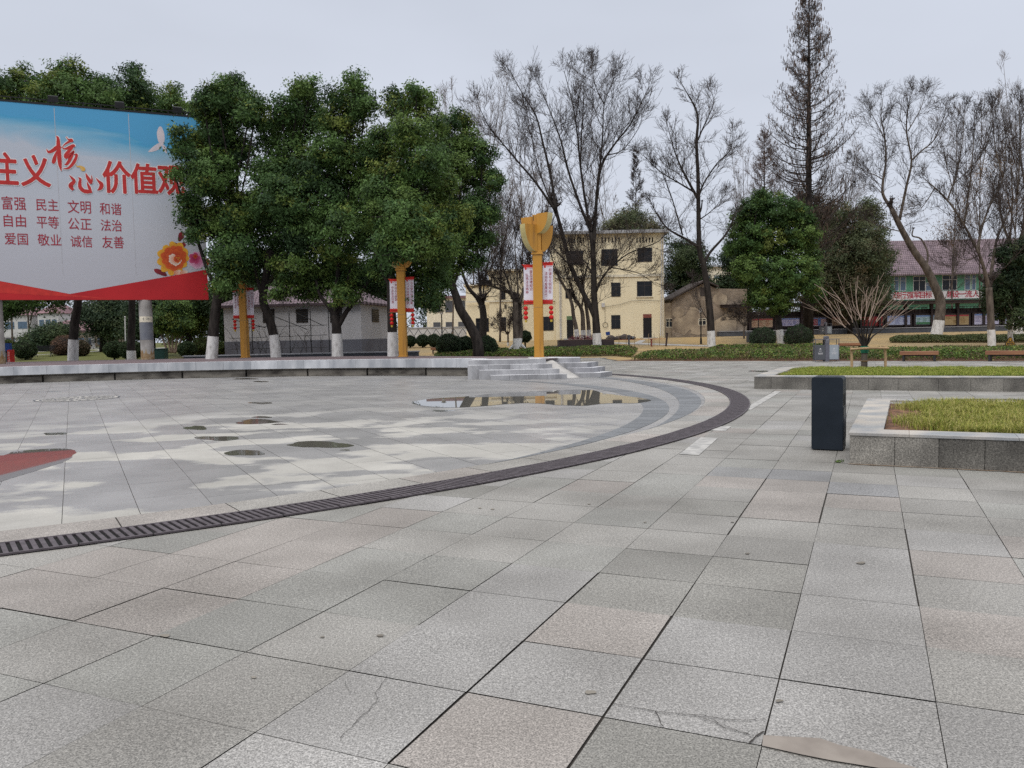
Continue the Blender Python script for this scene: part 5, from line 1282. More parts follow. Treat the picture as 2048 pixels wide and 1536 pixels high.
# ---- notice gallery and its display boards
GY = 80.0; gg = terr(0, GY)
gx0 = V(1447, 660, GY).x; gx1 = V(2330, 660, GY).x; gl_ = thing('notice_gallery', 'long dark timber notice gallery with flat roof above the dry lawn', 'gallery', ((gx0 + gx1)/2, GY, gg)); go = gl_.location
hw = (gx1 - gx0)/2
mb = MB(); mb.b2((-hw - .4, -1.1, 2.78), (hw, 1.3, 3.02)); mb.b2((-hw - .5, -1.2, 3.02), (hw, 1.35, 3.09)); mb.build('roof', M['galwood'], gl_)
mb = MB(); mb.b2((-hw, .36, .5), (hw, .5, 2.3)); mb.build('back_wall', M['galwood'], gl_)
mb = MB(); mb.b2((-hw - .8, -1.45, -.2), (hw, 1.2, .44)); mb.build('plinth', M['galplinth'], gl_)
mb = MB(); mb.b2((-hw - .8, -1.5, .442), (hw, -1.3, .50)); mb.build('coping', M['rail'], gl_)
nb = 17
for k in range(nb + 1):
    mb = MB(); x = -hw + 2*hw*k/nb; mb.b2((x - .11, -.15, .44), (x + .11, .24, 2.78)); mb.build('post', M['galwood'], gl_)
    if k < nb:
        mb = MB(); x2 = x + 2*hw/nb
        mb.b2((x + .12, .28, 2.45), (x2 - .12, .34, 2.49)); mb.b2((x + .12, .28, 1.94), (x2 - .12, .34, 1.98))
        for q_ in range(6):
            xx = x + .3 + (x2 - x - .6)*q_/5; mb.b2((xx - .018, .285, 1.98), (xx + .018, .335, 2.45))
        for sx in (x + .62, x2 - .62):
            for a in (.10, .2): 
                mb.b2((sx - a, .27, 2.215 + a), (sx + a, .33, 2.245 + a)); mb.b2((sx - a, .27, 2.215 - a), (sx + a, .33, 2.245 - a)); mb.b2((sx - a - .015, .272, 2.215 - a), (sx - a + .015, .328, 2.245 + a)); mb.b2((sx + a - .015, .272, 2.215 - a), (sx + a + .015, .328, 2.245 + a))
        mb.build('lattice', M['galwood'], gl_)
mb = MB(); hx = V(1441, 640, GY).x - go.x; mb.add([(hx - 1.0, -.6, 0), (hx + 1.4, -.6, 0), (hx + 1.4, -.6, 1.6), (hx + .4, -.6, 2.2), (hx - .6, -.6, 1.6), (hx - 1.0, -.6, 1.2)], [(0, 1, 2, 3, 4, 5)]); mb.add([(hx - 1.0, -.4, 0), (hx + 1.4, -.4, 0), (hx + 1.4, -.4, 1.6), (hx + .4, -.4, 2.2), (hx - .6, -.4, 1.6), (hx - 1.0, -.4, 1.2)], [(5, 4, 3, 2, 1, 0)])
for i in range(6):
    pass
mb.build('end_screen', M['oldplaster'], gl_)
def pm(n_, c1): return mat(n_ + '_poster_print', c1, .5, tuple(x*.9 for x in c1), .8)
cols = dict(blue=(.50, .53, .68), tan=(.52, .36, .24), lilac=(.50, .46, .62), pink=(.56, .40, .42), red=(.36, .03, .03), green=(.40, .52, .56), sand=(.44, .31, .15), white=(.56, .52, .64))
inks = dict(blue=(.10, .13, .35), tan=(.35, .12, .06), lilac=(.08, .10, .4), pink=(.45, .08, .12), red=(.55, .12, .10), green=(.08, .22, .10), sand=(.26, .14, .04), white=(.16, .14, .3))
pmat = {k: pm(k, v_) for k, v_ in cols.items()}; imat = {k: mat(k + '_ink_print', v_, .6) for k, v_ in inks.items()}; rinkm = mat('scarlet_ink_print', (.50, .05, .08), .6); skym = mat('blue_ink_print', (.16, .28, .6), .6)
pd = random.Random(9)
for b, k, lab in (((1452, 636, 1494, 655), 'blue', 'pale blue notice board, first from the left end of the gallery'), ((1503.5, 637, 1545.5, 655), 'tan', 'peach coloured notice board left of the round clipped bush'), ((1563, 636, 1599, 652), 'lilac', 'lilac notice board with blue heading behind the whitewashed evergreen'), ((1623, 635, 1653, 652), 'pink', 'pink notice board with blue centre bar behind the leaning white trunk'),
                  ((1664, 634, 1708.6, 651), 'tan', 'pale pink notice board behind the left shoots of the staked tree'), ((1725, 633, 1765, 652), 'red', 'deep red notice board behind the staked tree'), ((1775, 631, 1820.5, 650), 'blue', 'bluish white notice board right of the red one'), ((1832, 630, 1871, 649), 'green', 'notice board with green meadow picture beside the crooked trunk'),
                  ((1890, 629, 1938, 650), 'sand', 'sand brown notice board right of the crooked trunk'), ((1949, 627, 1998, 649), 'white', 'whitish notice board with small pictures behind the right whitewashed trunk'), ((2010, 626, 2062, 647), 'lilac', 'lilac notice board at the right edge behind the leafy tree')):
    x0d, z0d, x1d, z1d = rect(GY, b); z0d -= .0; cx_ = (x0d + x1d)/2
    t = thing('display_board', lab, 'notice board', (cx_, GY + .02, z0d), 0, 'notice boards in the gallery'); w_, h_ = (x1d - x0d)/2, z1d - z0d
    mb = MB(); mb.b2((-w_ - .2, .02, -.14), (w_ + .2, .2, h_ + .16)); mb.build('frame', M['galwood'], t)
    mb = MB(); mb.b2((-w_, .0, 0), (w_, .015, h_)); po = mb.build('poster', pmat[k], t)
    mb = MB()
    mb.b2((-w_ + .02, -.006, h_*.86), (w_ - .02, -.002, h_ - .02), 1)
    for cI in range(3 if k != 'pink' else 2):
        xa = -w_ + .08 + (2*w_ - .16)*cI/3
        for rI in range(6):
            if pd.random() < .75: mb.b2((xa, -.006, h_*.76 - rI*h_*.12), (xa + (2*w_ - .4)/3*pd.uniform(.5, 1), -.002, h_*.80 - rI*h_*.12), 0)
    if k == 'pink':
        mb.b2((-.1, -.010, .03), (.18, -.007, h_*.84), 1)
        for rI in range(3): mb.b2((-w_ + .08, -.012, .12 + rI*.22), (-.15, -.0105, .22 + rI*.22), 2)
    if k == 'green': mb.b2((-w_ + .02, -.012, .02), (w_ - .02, -.0105, h_*.25), 0)
    mb.build('print', [imat[k], skym if k in ('blue', 'lilac', 'pink', 'green', 'white') else rinkm, rinkm], po)

# ---- green building with slogan
NY = 97.0; ng_ = 1.0
x0d = V(1740, 600, NY).x; x1d = V(2330, 600, NY).x; ze = V(1900, 546, NY).z; zr = V(1900, 489, NY + 5).z
nb_ = thing('green_building', 'two storey mint green building with plum tiled roof behind the gallery', 'building', ((x0d + x1d)/2, NY, ng_)); no = nb_.location; hw = (x1d - x0d)/2
mb = MB(); mb.b2((-hw, 0, 0), (hw, 10, ze - ng_)); mb.build('wall', M['mint'], nb_)
zA = ze - ng_; zR = zr - ng_ + .6
mb = MB(); mb.add([(-hw - .4, -.9, zA - .05), (hw + .4, -.9, zA - .05), (hw + .4, 5, zR), (-hw + 1.2, 5, zR), (-hw - .4, 10.9, zA - .05), (hw + .4, 10.9, zA - .05), (-hw - .4, -.9, zA - .25), (hw + .4, -.9, zA - .25)], [(0, 1, 2, 3), (3, 2, 5, 4), (0, 3, 4), (6, 7, 1, 0)]); mb.build('roof', M['rooftile'], nb_)
for b, mm in (((1788, 552, 1798, 582), 0), ((1800, 553, 1812, 582), 0), ((1826, 552, 1851, 583), 1), ((1851, 565, 1864, 582), 0), ((1884, 550, 1914, 581), 1), ((1929, 548, 1941, 580), 0), ((1943, 548, 1952, 580), 0), ((1965, 548, 1995, 580), 1), ((2010, 548, 2040, 580), 1)):
    window(nb_, no, NY, b, mull=mm, fm='pipe', gm='bluewin' if mm == 0 else 'glass')
x0b = V(1779, 594, NY).x; x1b = V(2070, 594, NY).x; zb0, zb1 = V(1780, 600, NY).z, V(1780, 584.5, NY).z
sb = thing('slogan_sign', 'long white slogan board with crimson characters along the mint green building', 'sign', ((x0b + x1b)/2, NY - .2, zb0)); 
mb = MB(); mb.b2((-(x1b-x0b)/2, -.06, 0), ((x1b-x0b)/2, .12, zb1 - zb0)); mb.build('board', M['slogan'], sb)
for px, ch_ in ((1791, '践'), (1804, '行'), (1818, '强'), (1831, '军'), (1842.5, '目'), (1855, '标'), (1898, '建'), (1909, '设'), (1922, '一'), (1934.5, '流'), (1949, '人')):
    mb = MB(); p = V(px, 591, NY); xx = p.x - sb.location.x; put_text(mb, ch_, (xx - .36, .14, xx + .36, .90), lambda a, b: (a, -.07, b), em=True, fat=.018, nf=4); mb.build('character', M['crimson'], sb)
mb = MB(); mb.b2((-(x1b-x0b)/2, -.3, -.42), ((x1b-x0b)/2, .15, -.30)); mb.build('ledge', M['offwhite'], sb)

# ---- grey plastered house behind the stage
hc = V(722, 640, 50.0); hg = .35; hyaw = R(-10)
gh = thing('grey_house', 'single storey grey plastered house with dark dado and plum tiled roof behind the stage trees', 'house', (hc.x, 50.0, hg), hyaw)
hh_ = V(722, 604, 50).z - hg; L_ = 9.2; D_ = 5.2
mb = MB(); mb.b2((-L_, 0, 1.1), (0, D_, hh_)); mb.build('wall', M['plaster'], gh); mb = MB(); mb.b2((-L_ - .012, -.015, -.2), (.015, D_, 1.098)); mb.build('dado', M['plasterdark'], gh)
mb = MB(); e_ = .35; zt_ = hh_; rp = 1.35
mb.add([(-L_ - e_, -e_, zt_), (e_, -e_, zt_), (e_, D_ + e_, zt_), (-L_ - e_, D_ + e_, zt_), (-L_ + 1.9, D_/2, zt_ + rp), (-1.9, D_/2, zt_ + rp), (-L_ - e_, -e_, zt_ - .14), (e_, -e_, zt_ - .14), (e_, D_ + e_, zt_ - .14), (-L_ - e_, D_ + e_, zt_ - .14)],
       [(0, 1, 5, 4), (1, 2, 5), (2, 3, 4, 5), (3, 0, 4), (6, 7, 1, 0), (7, 8, 2, 1), (9, 6, 0, 3), (9, 8, 7, 6)]); mb.build('roof', M['rooftile'], gh)
def louvre(par, cx_, cz_, w_, h_, ax):
    mb = MB()
    if ax == 'y': mb.b2((cx_ - w_/2, -.02, cz_ - h_/2), (cx_ + w_/2, .05, cz_ + h_/2))
    else: mb.b2((-.05, cx_ - w_/2, cz_ - h_/2), (.02, cx_ + w_/2, cz_ + h_/2))
    o = mb.build('window', M['glass'], par); mb = MB()
    for k in range(7):
        z = cz_ - h_/2 + h_*(k + .5)/7
        if ax == 'y': mb.box((cx_, -.04, z), (w_, .015, h_/8), rx=R(35))
        else: mb.box((.04, cx_, z), (.015, w_, h_/8), ry=R(35))
    mb.build('louvre', M['frame'], o)
px2 = lambda px: (px - 722)*50/CF/math.cos(hyaw)
for px in (602, 672, 532): louvre(gh, px2(px)*1.02, V(px, 631, 50).z - hg, .78, .86, 'y')
louvre(gh, 2.6, V(757, 630, 51).z - hg, 1.3, .84, 'x')
# trained bare vines on a wire trellis in front of it
tl = thing('wire_trellis', 'thin black post and wire trellis with trained bare stems before the grey house', 'trellis', (hc.x - 4, 48.6, .2))
mb = MB()
for px in (509, 545, 581, 622, 657): a = V(px, 690, 48.6 - (px - 600)*.004); mb.tube([(a.x - tl.location.x, 0, 0), (a.x - tl.location.x, 0, 3.0)], .028, 6)
mb.build('post', M['black'], tl); mb = MB()
for z0_, z1_ in ((1.45, 1.55), (2.1, 2.14), (.8, .8)): mb.tube([(-3.6, 0, z0_), (2.2, 0, z1_)], .016, 5)
for a in ((-1.5, 2.95, 1.0, 1.9), (.3, 2.95, 2.0, 2.1), (-3.5, 2.6, -1.5, 2.05)): mb.tube([(a[0], 0, a[1]), (a[2], 0, a[3])], .025, 5)
mb.build('wire', M['black'], tl)
vr = random.Random(4); sg = []
for k in range(12):
    x = -3.3 + k*.46; twig(vr, sg, (x, .05, .1), (0, 0, 1), 1.4, .02, 1, .2, .6, (0, 4), .18, .01)
v_, f_ = seg_tubes(sg, 4); np_obj('bare_vine', v_, f_, M['bark'], tl)

# ---- west side: pavilion, far flats, park fence, benches, bins
pg = on_ground(162, 86)
pv = thing('pavilion', 'open park pavilion with low plum hipped roof on pale columns', 'pavilion', tuple(pg)); hw_ = 3.15
ze_ = V(162, 661, 86).z - pg.z; zr_ = V(162, 647, 86).z - pg.z + .35
mb = MB(); mb.add([(-hw_, -2.2, ze_), (hw_, -2.2, ze_), (hw_, 2.2, ze_), (-hw_, 2.2, ze_), (-1.5, 0, zr_), (1.5, 0, zr_), (-hw_, -2.2, ze_ - .22), (hw_, -2.2, ze_ - .22), (hw_, 2.2, ze_ - .22), (-hw_, 2.2, ze_ - .22)], [(0, 1, 5, 4), (1, 2, 5), (2, 3, 4, 5), (3, 0, 4), (6, 7, 1, 0), (7, 8, 2, 1), (8, 9, 3, 2), (9, 6, 0, 3), (9, 8, 7, 6)]); mb.build('roof', M['roofplain'], pv)
mb = MB(); mb.b2((-2.3, -1.5, ze_ - .5), (2.3, 1.5, ze_ - .225)); mb.build('beam', M['offwhite'], pv)
for sx in (-2.0, 0, 2.0):
    for sy in (-1.3, 1.3): mb = MB(); mb.cyl((sx, sy), .17, 0, ze_ - .5, 14); mb.build('column', M['offwhite'], pv, smooth=False)
mb = MB(); mb.b2((-2.6, -1.8, -.2), (2.6, 1.8, .12)); mb.build('floor', M['concrete'], pv)
AY = 150.0
for b, lab in (((78, 626, 116, 690), 'white flats with plum roof far behind the park, beside the pavilion roof'), ((-20, 630, 60, 690), 'pale flats far behind the park at the left edge'), ((150, 662, 214, 690), 'pinkish low building far behind the pavilion')):
    x0d, z0d, x1d, z1d = rect(AY, b); t = thing('far_flats', lab, 'building', ((x0d + x1d)/2, AY, 1.0)); w_ = (x1d - x0d)/2
    mb = MB(); mb.b2((-w_, 0, 0), (w_, 8, z1d - 1)); mb.build('wall', M['offwhite'] if b[0] != 150 else M['oldplaster'], t)
    mb = MB(); mb.add([(-w_ - .3, -.4, z1d - 1), (w_ + .3, -.4, z1d - 1), (w_ + .3, 8.4, z1d - 1), (-w_ - .3, 8.4, z1d - 1), (-w_*.4, 4, z1d + 1), (w_*.4, 4, z1d + 1)], [(0, 1, 5, 4), (1, 2, 5), (2, 3, 4, 5), (3, 0, 4)]); mb.build('roof', M['roofplain'], t)
    nf = max(1, int((z1d - 1)/3))
    for fl in range(nf):
        for k in range(3):
            mb = MB(); xx = -w_*.62 + k*w_*.62; z_ = (z1d - 1) - 1.9 - fl*3.0
            if z_ < .5: continue
            mb.b2((xx - w_*.22, -.05, z_ - .6), (xx + w_*.22, .05, z_ + .7)); mb.build('window', M['bluewin'], t)
fz = on_ground(110, 96)
pf = thing('park_fence', 'dark brown picket fence across the far side of the park', 'fence', tuple(fz)); mb = MB()
for k in range(150): mb.b2((-11 + k*.15 - .02, -.02, 0), (-11 + k*.15 + .02, .02, 1.55))
mb.build('pickets', M['fence'], pf); mb = MB()
for z_ in (.25, 1.3): mb.b2((-11, .022, z_), (11.4, .06, z_ + .07))
mb.build('rails', M['fence'], pf)
def park_bench(px, Y, rz, label, s=1.0):
    p = on_ground(px, Y); t = thing('park_bench', label, 'bench', tuple(p), rz, 'black slatted park benches')
    mb = MB()
    for k in range(4): mb.box((0, -.15 + k*.11, .45), (1.5, .085, .035))
    mb.build('seat', M['black'], t); mb = MB()
    for k in range(3): mb.box((0, .26 + k*.03, .58 + k*.12), (1.5, .03, .085))
    mb.build('backrest', M['black'], t)
    for sx in (-.55, .55):
        mb = MB(); mb.tube([(sx, -.22, 0), (sx, -.02, .28), (sx, .0, .44)], .03, 6); mb.tube([(sx, .34, 0), (sx, .1, .28), (sx, .0, .44)], .03, 6); mb.tube([(sx, .2, .44), (sx, .35, .9)], .025, 6); mb.tube([(sx, -.2, .46), (sx, -.2, .66), (sx, .25, .68)], .02, 6); mb.build('leg_frame', M['black'], t)
park_bench(87, 64, R(12), 'black park bench on the path left of the hoarding tree trunk'); park_bench(194, 78, R(70), 'black park bench in front of the pavilion columns')
p = on_ground(322, 52); t = thing('green_cabinet', 'dark green metal cabinet right of the hoarding column', 'cabinet', tuple(p))
mb = MB(); mb.box((0, 0, .5), (.74, .6, 1.0)); mb.build('body', M['greenbin'], t, bevel=.02); mb = MB(); mb.box((0, 0, 1.02), (.80, .66, .05)); mb.build('lid', M['greenbin'], t, bevel=.01)
mb = MB(); mb.box((0, -.305, .5), (.62, .012, .8)); mb.build('door', M['greenbin'], t)
p = on_ground(14.5, 47)
t = thing('sorting_bin', 'blue and charcoal litter bin station with a red side panel at the left edge', 'bin', (p.x, p.y, .32))
mb = MB(); mb.box((-.27, 0, .42), (.28, .34, .66)); mb.build('blue_box', M['blue'], t, bevel=.01); mb = MB(); mb.box((.02, 0, .42), (.28, .34, .66)); mb.build('dark_box', M['bindark'], t, bevel=.01)
mb = MB(); mb.box((.27, 0, .46), (.17, .42, .92)); pn = mb.build('red_panel', M['bannerred'], t, bevel=.01)
mb = MB(); put_text(mb, '垃圾分类', (.21, .20, .33, .86), lambda a, b: (a, -.215, b), line=1.0) if False else [put_text(mb, ch_, (.215, .70 - k*.16, .325, .82 - k*.16), lambda a, b: (a, -.215, b), em=True) for k, ch_ in enumerate('垃圾分类')]; mb.build('lettering', M['whitetext'], pn)
mb = MB(); mb.box((-.06, .02, 1.08), (.62, .30, .46)); mb.build('sign_head', M['blue'], t); mb = MB(); mb.box((-.20, -.14, 1.08), (.26, .01, .40)); mb.build('sign_label', M['offwhite'], t)
p = on_ground(252, 56); tt = V(250, 634, 56)
t = thing('white_pole', 'thin leaning white pole standing behind the clipped hedge', 'pole', tuple(p)); mb = MB(); mb.tube([(0, 0, 0), (tt.x - p.x, 0, tt.z - p.z)], .045, 8); mb.build('shaft', M['white'], t); mb = MB(); mb.ball((tt.x - p.x, 0, tt.z - p.z), .055, 8, 6); mb.build('cap', M['pipe'], t)

# ---- white park wall with trellis left of the yellow wing
q_ = rect(84, (776, 655, 934, 676)); t = thing('park_wall', 'white rendered wall with grey coping left of the yellow wing', 'wall', ((q_[0] + q_[2])/2, 84, .9)); w_ = (q_[2] - q_[0])/2
mb = MB(); mb.b2((-w_, 0, -.3), (w_, .25, q_[3] - .9)); mb.build('wall_body', M['offwhite'], t); mb = MB(); mb.b2((-w_, -.06, q_[3] - .9), (w_, .31, q_[3] - .78)); mb.build('coping', M['greyslab'], t)
mb = MB()
for k in range(9):
    x = -w_ + .5 + k*w_*2/9
    mb.tube([(x, -.4, 0), (x + .9, -.4, 1.4)], .035, 5); mb.tube([(x + .9, -.45, 0), (x, -.45, 1.4)], .035, 5)
mb.build('cross_bracing', M['galplinth'], t)
q_ = rect(100, (855, 596, 936, 680)); t = thing('grey_block', 'grey far building between the leaning trunk and the yellow wing', 'building', ((q_[0] + q_[2])/2, 100, .9)); w_ = (q_[2] - q_[0])/2
mb = MB(); mb.b2((-w_, 0, 0), (w_, 7, q_[3] - .9)); mb.build('wall', M['pale'], t)
for k in range(3):
    for fl in range(2): mb = MB(); mb.b2((-w_*.7 + k*w_*.6, -.04, 1 + fl*2.6), (-w_*.7 + k*w_*.6 + w_*.35, .05, 2.4 + fl*2.6)); mb.build('window', M['galplinth'], t)
mb = MB(); mb.b2((-w_ - .3, -.3, q_[3] - .9), (w_ + .3, 7.3, q_[3] - .6)); mb.build('roof', M['roofplain'], t)

# ---- raised dark timber planter around the tree cluster
p = on_ground(1168, 61.5)
t = thing('timber_planter', 'stepped dark timber planter around the whitewashed tree cluster', 'planter', (p.x, 61.5, .25))
mb = MB(); mb.b2((-2.65, -1.9, -.2), (2.65, 1.9, .36)); mb.build('lower_tier', M['plank'], t)
mb = MB(); mb.b2((-1.95, -1.3, .36), (2.15, 1.5, .80)); mb.build('upper_tier', M['plank'], t); mb = MB(); mb.b2((-1.8, -1.15, .80), (2.0, 1.35, .815)); mb.build('soil', M['earth'], t)
fv, ff, fc = foliage([((x, -.6 + .3*math.sin(x*5), .95), (.28, .3, .2)) for x in np.linspace(-.9, .9, 7)], 900, .10, 12, [(.20, .035, .06), (.26, .06, .09), (.12, .05, .05), (.3, .1, .12)], clump=.15)
tag(np_obj('red_shrub', fv, ff, M['leaf'], col=fc), 'low reddish bedding shrub at the foot of the tree cluster', 'shrub').location = (p.x, 61.5, .25)
p = on_ground(1216, 70); t = thing('blue_notice', 'small tilted blue notice on the lawn before the yellow building', 'sign', tuple(p)); tt = V(1216, 667, 70); mb = MB(); mb.box((0, 0, tt.z - p.z), (.36, .03, .30), ry=R(-8)); mb.build('plate', M['blue'], t); mb = MB(); mb.tube([(0, .03, 0), (0, .03, tt.z - p.z)], .02, 6); mb.build('stem', M['darksteel'], t)
# dark stones lying by the door
for k, (px, w_, lab) in enumerate(((1222, .45, 'dark boulder just right of the blue notice'), (1236, .35, 'flat dark boulder among the row before the yellow wall'), (1248, .55, 'largest dark boulder of the row before the yellow wall'), (1257, .42, 'dark boulder second from the right before the yellow wall'), (1266, .25, 'small grey boulder at the right end of the row'))):
    p = on_ground(px, 73); mb = MB(); br = random.Random(k); mb.ball((0, 0, .12), (w_, .35, w_*.62), 10, 7); mb.v = [(a*br.uniform(.85, 1.12), b*br.uniform(.85, 1.12), c_*br.uniform(.85, 1.12)) for a, b, c_ in mb.v]
    o = mb.build('boulder', M['galplinth'] if k == 4 else M['darkroof']); o.location = p; tag(o, lab, 'rock', 'boulders before the yellow wall')
# stake and rope fence, low kerbs
rs = random.Random(8)
for k, px in enumerate((1238, 1252, 1269, 1297, 1308, 1319)):
    p = on_ground(px, 62); big = k in ()
    o = thing('stake', 'thin iron stake with red rope at the edge of the bare bed', 'stake', tuple(p), 0, 'thin stakes with red rope along the bare bed'); mb = MB(); mb.tube([(0, 0, -.1), (rs.gauss(0, .02), 0, .95)], .018, 6); mb.build('shaft', M['rust'], o); mb = MB(); mb.tube([(0, 0, .55), (.6, 0, .50)], .01, 4); mb.build('rope', M['bannerred'], o)
for px, h_, m_, lab in ((1258, .8, 'galplinth', 'dark square bollard among the thin stakes'), (1303, .5, 'redwood', 'short red marker post among the thin stakes'), (1332, .95, 'plank', 'leaning dark wooden post at the right end of the stakes')):
    p = on_ground(px, 61.5); o = thing('marker_post', lab, 'post', tuple(p)); mb = MB(); mb.tube([(0, 0, -.05), (.10 if px == 1332 else 0, 0, h_)], .07, 8); mb.build('shaft', M[m_], o); mb = MB(); mb.box((.10 if px == 1332 else 0, 0, h_ + .03), (.18, .18, .06)); mb.build('cap', M[m_], o)
# garden lanterns
def garden_lamp(px, Y, top, label):
    p = on_ground(px, Y); t = thing('garden_lamp', label, 'street lamp', tuple(p), 0, 'black garden lamps on the lawn'); h_ = V(px, top, Y).z - p.z
    mb = MB(); mb.tube([(0, 0, 0), (0, 0, h_ - .32)], [.055, .04], 10); mb.cyl((0, 0), .09, 0, .45, 12, r1=.07); mb.build('pole', M['black'], t)
    mb = MB(); mb.cyl((0, 0), .10, h_ - .32, h_ - .06, 8, r1=.15); mb.build('lantern', M['pipe'], t); mb = MB(); mb.cyl((0, 0), .24, h_ - .06, h_, 8, r1=.05); mb.build('cap', M['black'], t)
garden_lamp(1402, 63, 617, 'black garden lamp on the lawn left of the slim bare tree'); garden_lamp(885, 60, 620, 'black garden lamp behind the clipped bushes left of the stage lamp'); garden_lamp(1517, 74, 622, 'black garden lamp before the notice gallery beside the round bush')
p = on_ground(1497.5, 64); o = thing('grey_cabinet', 'slim grey utility cabinet left of the round clipped bush', 'cabinet', tuple(p)); mb = MB(); mb.box((0, 0, .4), (.32, .3, .8)); mb.build('body', M['bindark'], o, bevel=.01); mb = MB(); mb.box((0, 0, .82), (.36, .34, .04)); mb.build('lid', M['binlight'], o)
# name sign: trefoil timber board
p = on_ground(2020, 51); t = thing('tree_sign', 'dark trefoil timber sign with yellow outline standing in the hedge', 'sign', tuple(p)); zc_ = V(2020, 685, 51).z - p.z
def tref(s, y):
    pts = []
    for k in range(48):
        a = 2*math.pi*k/48 + math.pi/2; r = s*(.82 + .22*math.cos(3*(a - math.pi/2))); pts.append((r*math.cos(a), y, zc_ + r*math.sin(a)))
    return pts
mb = MB(); a = tref(.33, -.02); b = tref(.33, .02); mb.add(a + b, [tuple(range(47, -1, -1)), tuple(range(48, 96))] + [(i, (i+1) % 48, (i+1) % 48 + 48, i + 48) for i in range(48)]); bd = mb.build('board', M['signwood'], t)
mb = MB(); a = tref(.27, -.024); b = tref(.235, -.024); mb.add(a + b, [(i, i + 48, (i+1) % 48 + 48, (i+1) % 48) for i in range(48)]); put_text(mb, '爱护花草', (-.17, zc_ - .03, .17, zc_ + .06), lambda a, b: (a, -.025, b)); put_text(mb, '人人有责', (-.15, zc_ - .15, .15, zc_ - .06), lambda a, b: (a, -.025, b))
mb.ball((0, -.024, zc_ + .15), (.05, .006, .05), 8, 6); mb.build('lettering', M['signyellow'], bd); mb = MB(); mb.tube([(0, .04, 0), (0, .04, zc_)], .03, 6); mb.build('stem', M['signwood'], t)
# footpath across the lawn
mb = MB(); pth = [on_ground(x, y, -.015) for x, y in ((1180, 68), (1290, 64), (1400, 60.5), (1560, 57.5))]; pt2 = [on_ground(x, y, -.015) for x, y in ((1180, 70), (1290, 66), (1400, 62), (1560, 58.8))]
mb.add([tuple(q_) for q_ in pth] + [tuple(q_) for q_ in pt2], [(i, i+1, i+5, i+4) for i in range(3)]); struct(mb.build('footpath', M['concrete']))
mb = MB(); pth = [on_ground(x, y, -.015) for x, y in ((1262, 65), (1278, 70), (1288, 76.6))]; pt2 = [on_ground(x, y, -.015) for x, y in ((1280, 65), (1290, 70), (1304, 76.6))]; mb.add([tuple(q_) for q_ in pth] + [tuple(q_) for q_ in pt2], [(i, i+3, i+4, i+1) for i in range(2)]); struct(mb.build('footpath', M['concrete']))
mb = MB(); pth = [on_ground(x, y, -.012) for x, y in ((-60, 66), (60, 66), (200, 71), (330, 76))]; pt2 = [on_ground(x, y, -.012) for x, y in ((-60, 72), (60, 73), (200, 77), (330, 80))]; mb.add([tuple(q_) for q_ in pth] + [tuple(q_) for q_ in pt2], [(i, i+1, i+5, i+4) for i in range(3)]); struct(mb.build('park_path', M['mosaic']))
# ================================================================== EVERGREEN TREES
def evergreen(label, base, Y, paths, radii, lobes, n, size, seed, cols=CAMPHOR, wts=CAMW, white=1.1, group=None, z0=None, name='camphor_tree', bark='bark', clump=.38, fill=.13, limbs=()):
    """base px, trunk paths in photo px at depth Y, crown lobes (px, py, radius px, depth offset)"""
    p = V(base[0], base[1], Y); zb = terr(p.x, Y) - .05 if z0 is None else z0
    p.z = zb; t = thing(name, label, 'tree', tuple(p), 0, group)
    k = pxl(Y); thick = []
    for pp, (ra, rb) in zip(paths, radii):
        P = smooth_path(px_path(pp, Y), 4); m_ = len(P)
        thick.append((P, [ra + (rb - ra)*(i/(m_-1)) for i in range(m_)]))
    P, rad = thick[0]
    P[0].z = zb - .05
    L = []
    lr = random.Random(seed)
    for l in lobes:
        c = V(l[0], l[1], Y + (l[3] if len(l) > 3 else lr.uniform(-1.2, 1.2))); r = l[2]*k*.9
        L.append((c, (r, r*1.0, r*.92)))
    segs = []
    ends = [th[0][-1] for th in thick]
    for c, r in L:                                        # a bough to each lobe
        c = Vector(c); e_ = min(ends, key=lambda q: (q - c).length)
        mid = (e_ + c)/2 + Vector((lr.gauss(0, .15), lr.gauss(0, .15), -.15)); Q = smooth_path([e_, mid, c], 3)
        for a, b in zip(Q[:-1], Q[1:]): segs.append((*a, *b, .05, .04))
        for q_ in range(5):
            d = Vector((lr.gauss(0, 1), lr.gauss(0, 1), lr.gauss(0, 1))).normalized(); twig(lr, segs, tuple(c), tuple(d), r[0]*.9, .03, 0, .1, .7, (3,), .2, .01)
    build_wood(t, p, thick, segs, M[bark], M[bark], 10, 'boughs')
    if white: trunk_white(t, p, P, rad, white, zb)
    v, f, c = foliage(L, n, size, seed, cols, clump=clump, fill=fill, wts=wts)
    np_obj('crown', v, f, M['leaf'], t, p, c)
    return t
ZS = HST - .012
row = 'evergreen trees along the back of the stage'
evergreen('evergreen in the stage row just right of the hoarding, crown overlapping its edge', (425, 717), 39.3, [[(423, 717), (426, 680), (430, 630), (437, 580), (440, 520)], [(437, 585), (415, 540), (395, 480)], [(438, 560), (465, 510), (470, 440)]], [(.27, .19), (.12, .07), (.12, .07)],
  [(466, 505, 50), (420, 445, 42), (470, 430, 66), (400, 350, 42), (362, 296, 24, -.6), (430, 350, 58), (470, 300, 52), (395, 285, 36), (350, 348, 15, -.8), (440, 260, 42), (385, 425, 30), (388, 470, 18, -.6), (452, 540, 30), (450, 565, 30), (420, 225, 38), (460, 195, 44), (432, 195, 32), (462, 166, 24), (500, 230, 36), (512, 210, 24), (408, 208, 20), (358, 262, 14, -.5), (376, 395, 22, -.6)], 64000, .16, 21, z0=ZS, group=row)
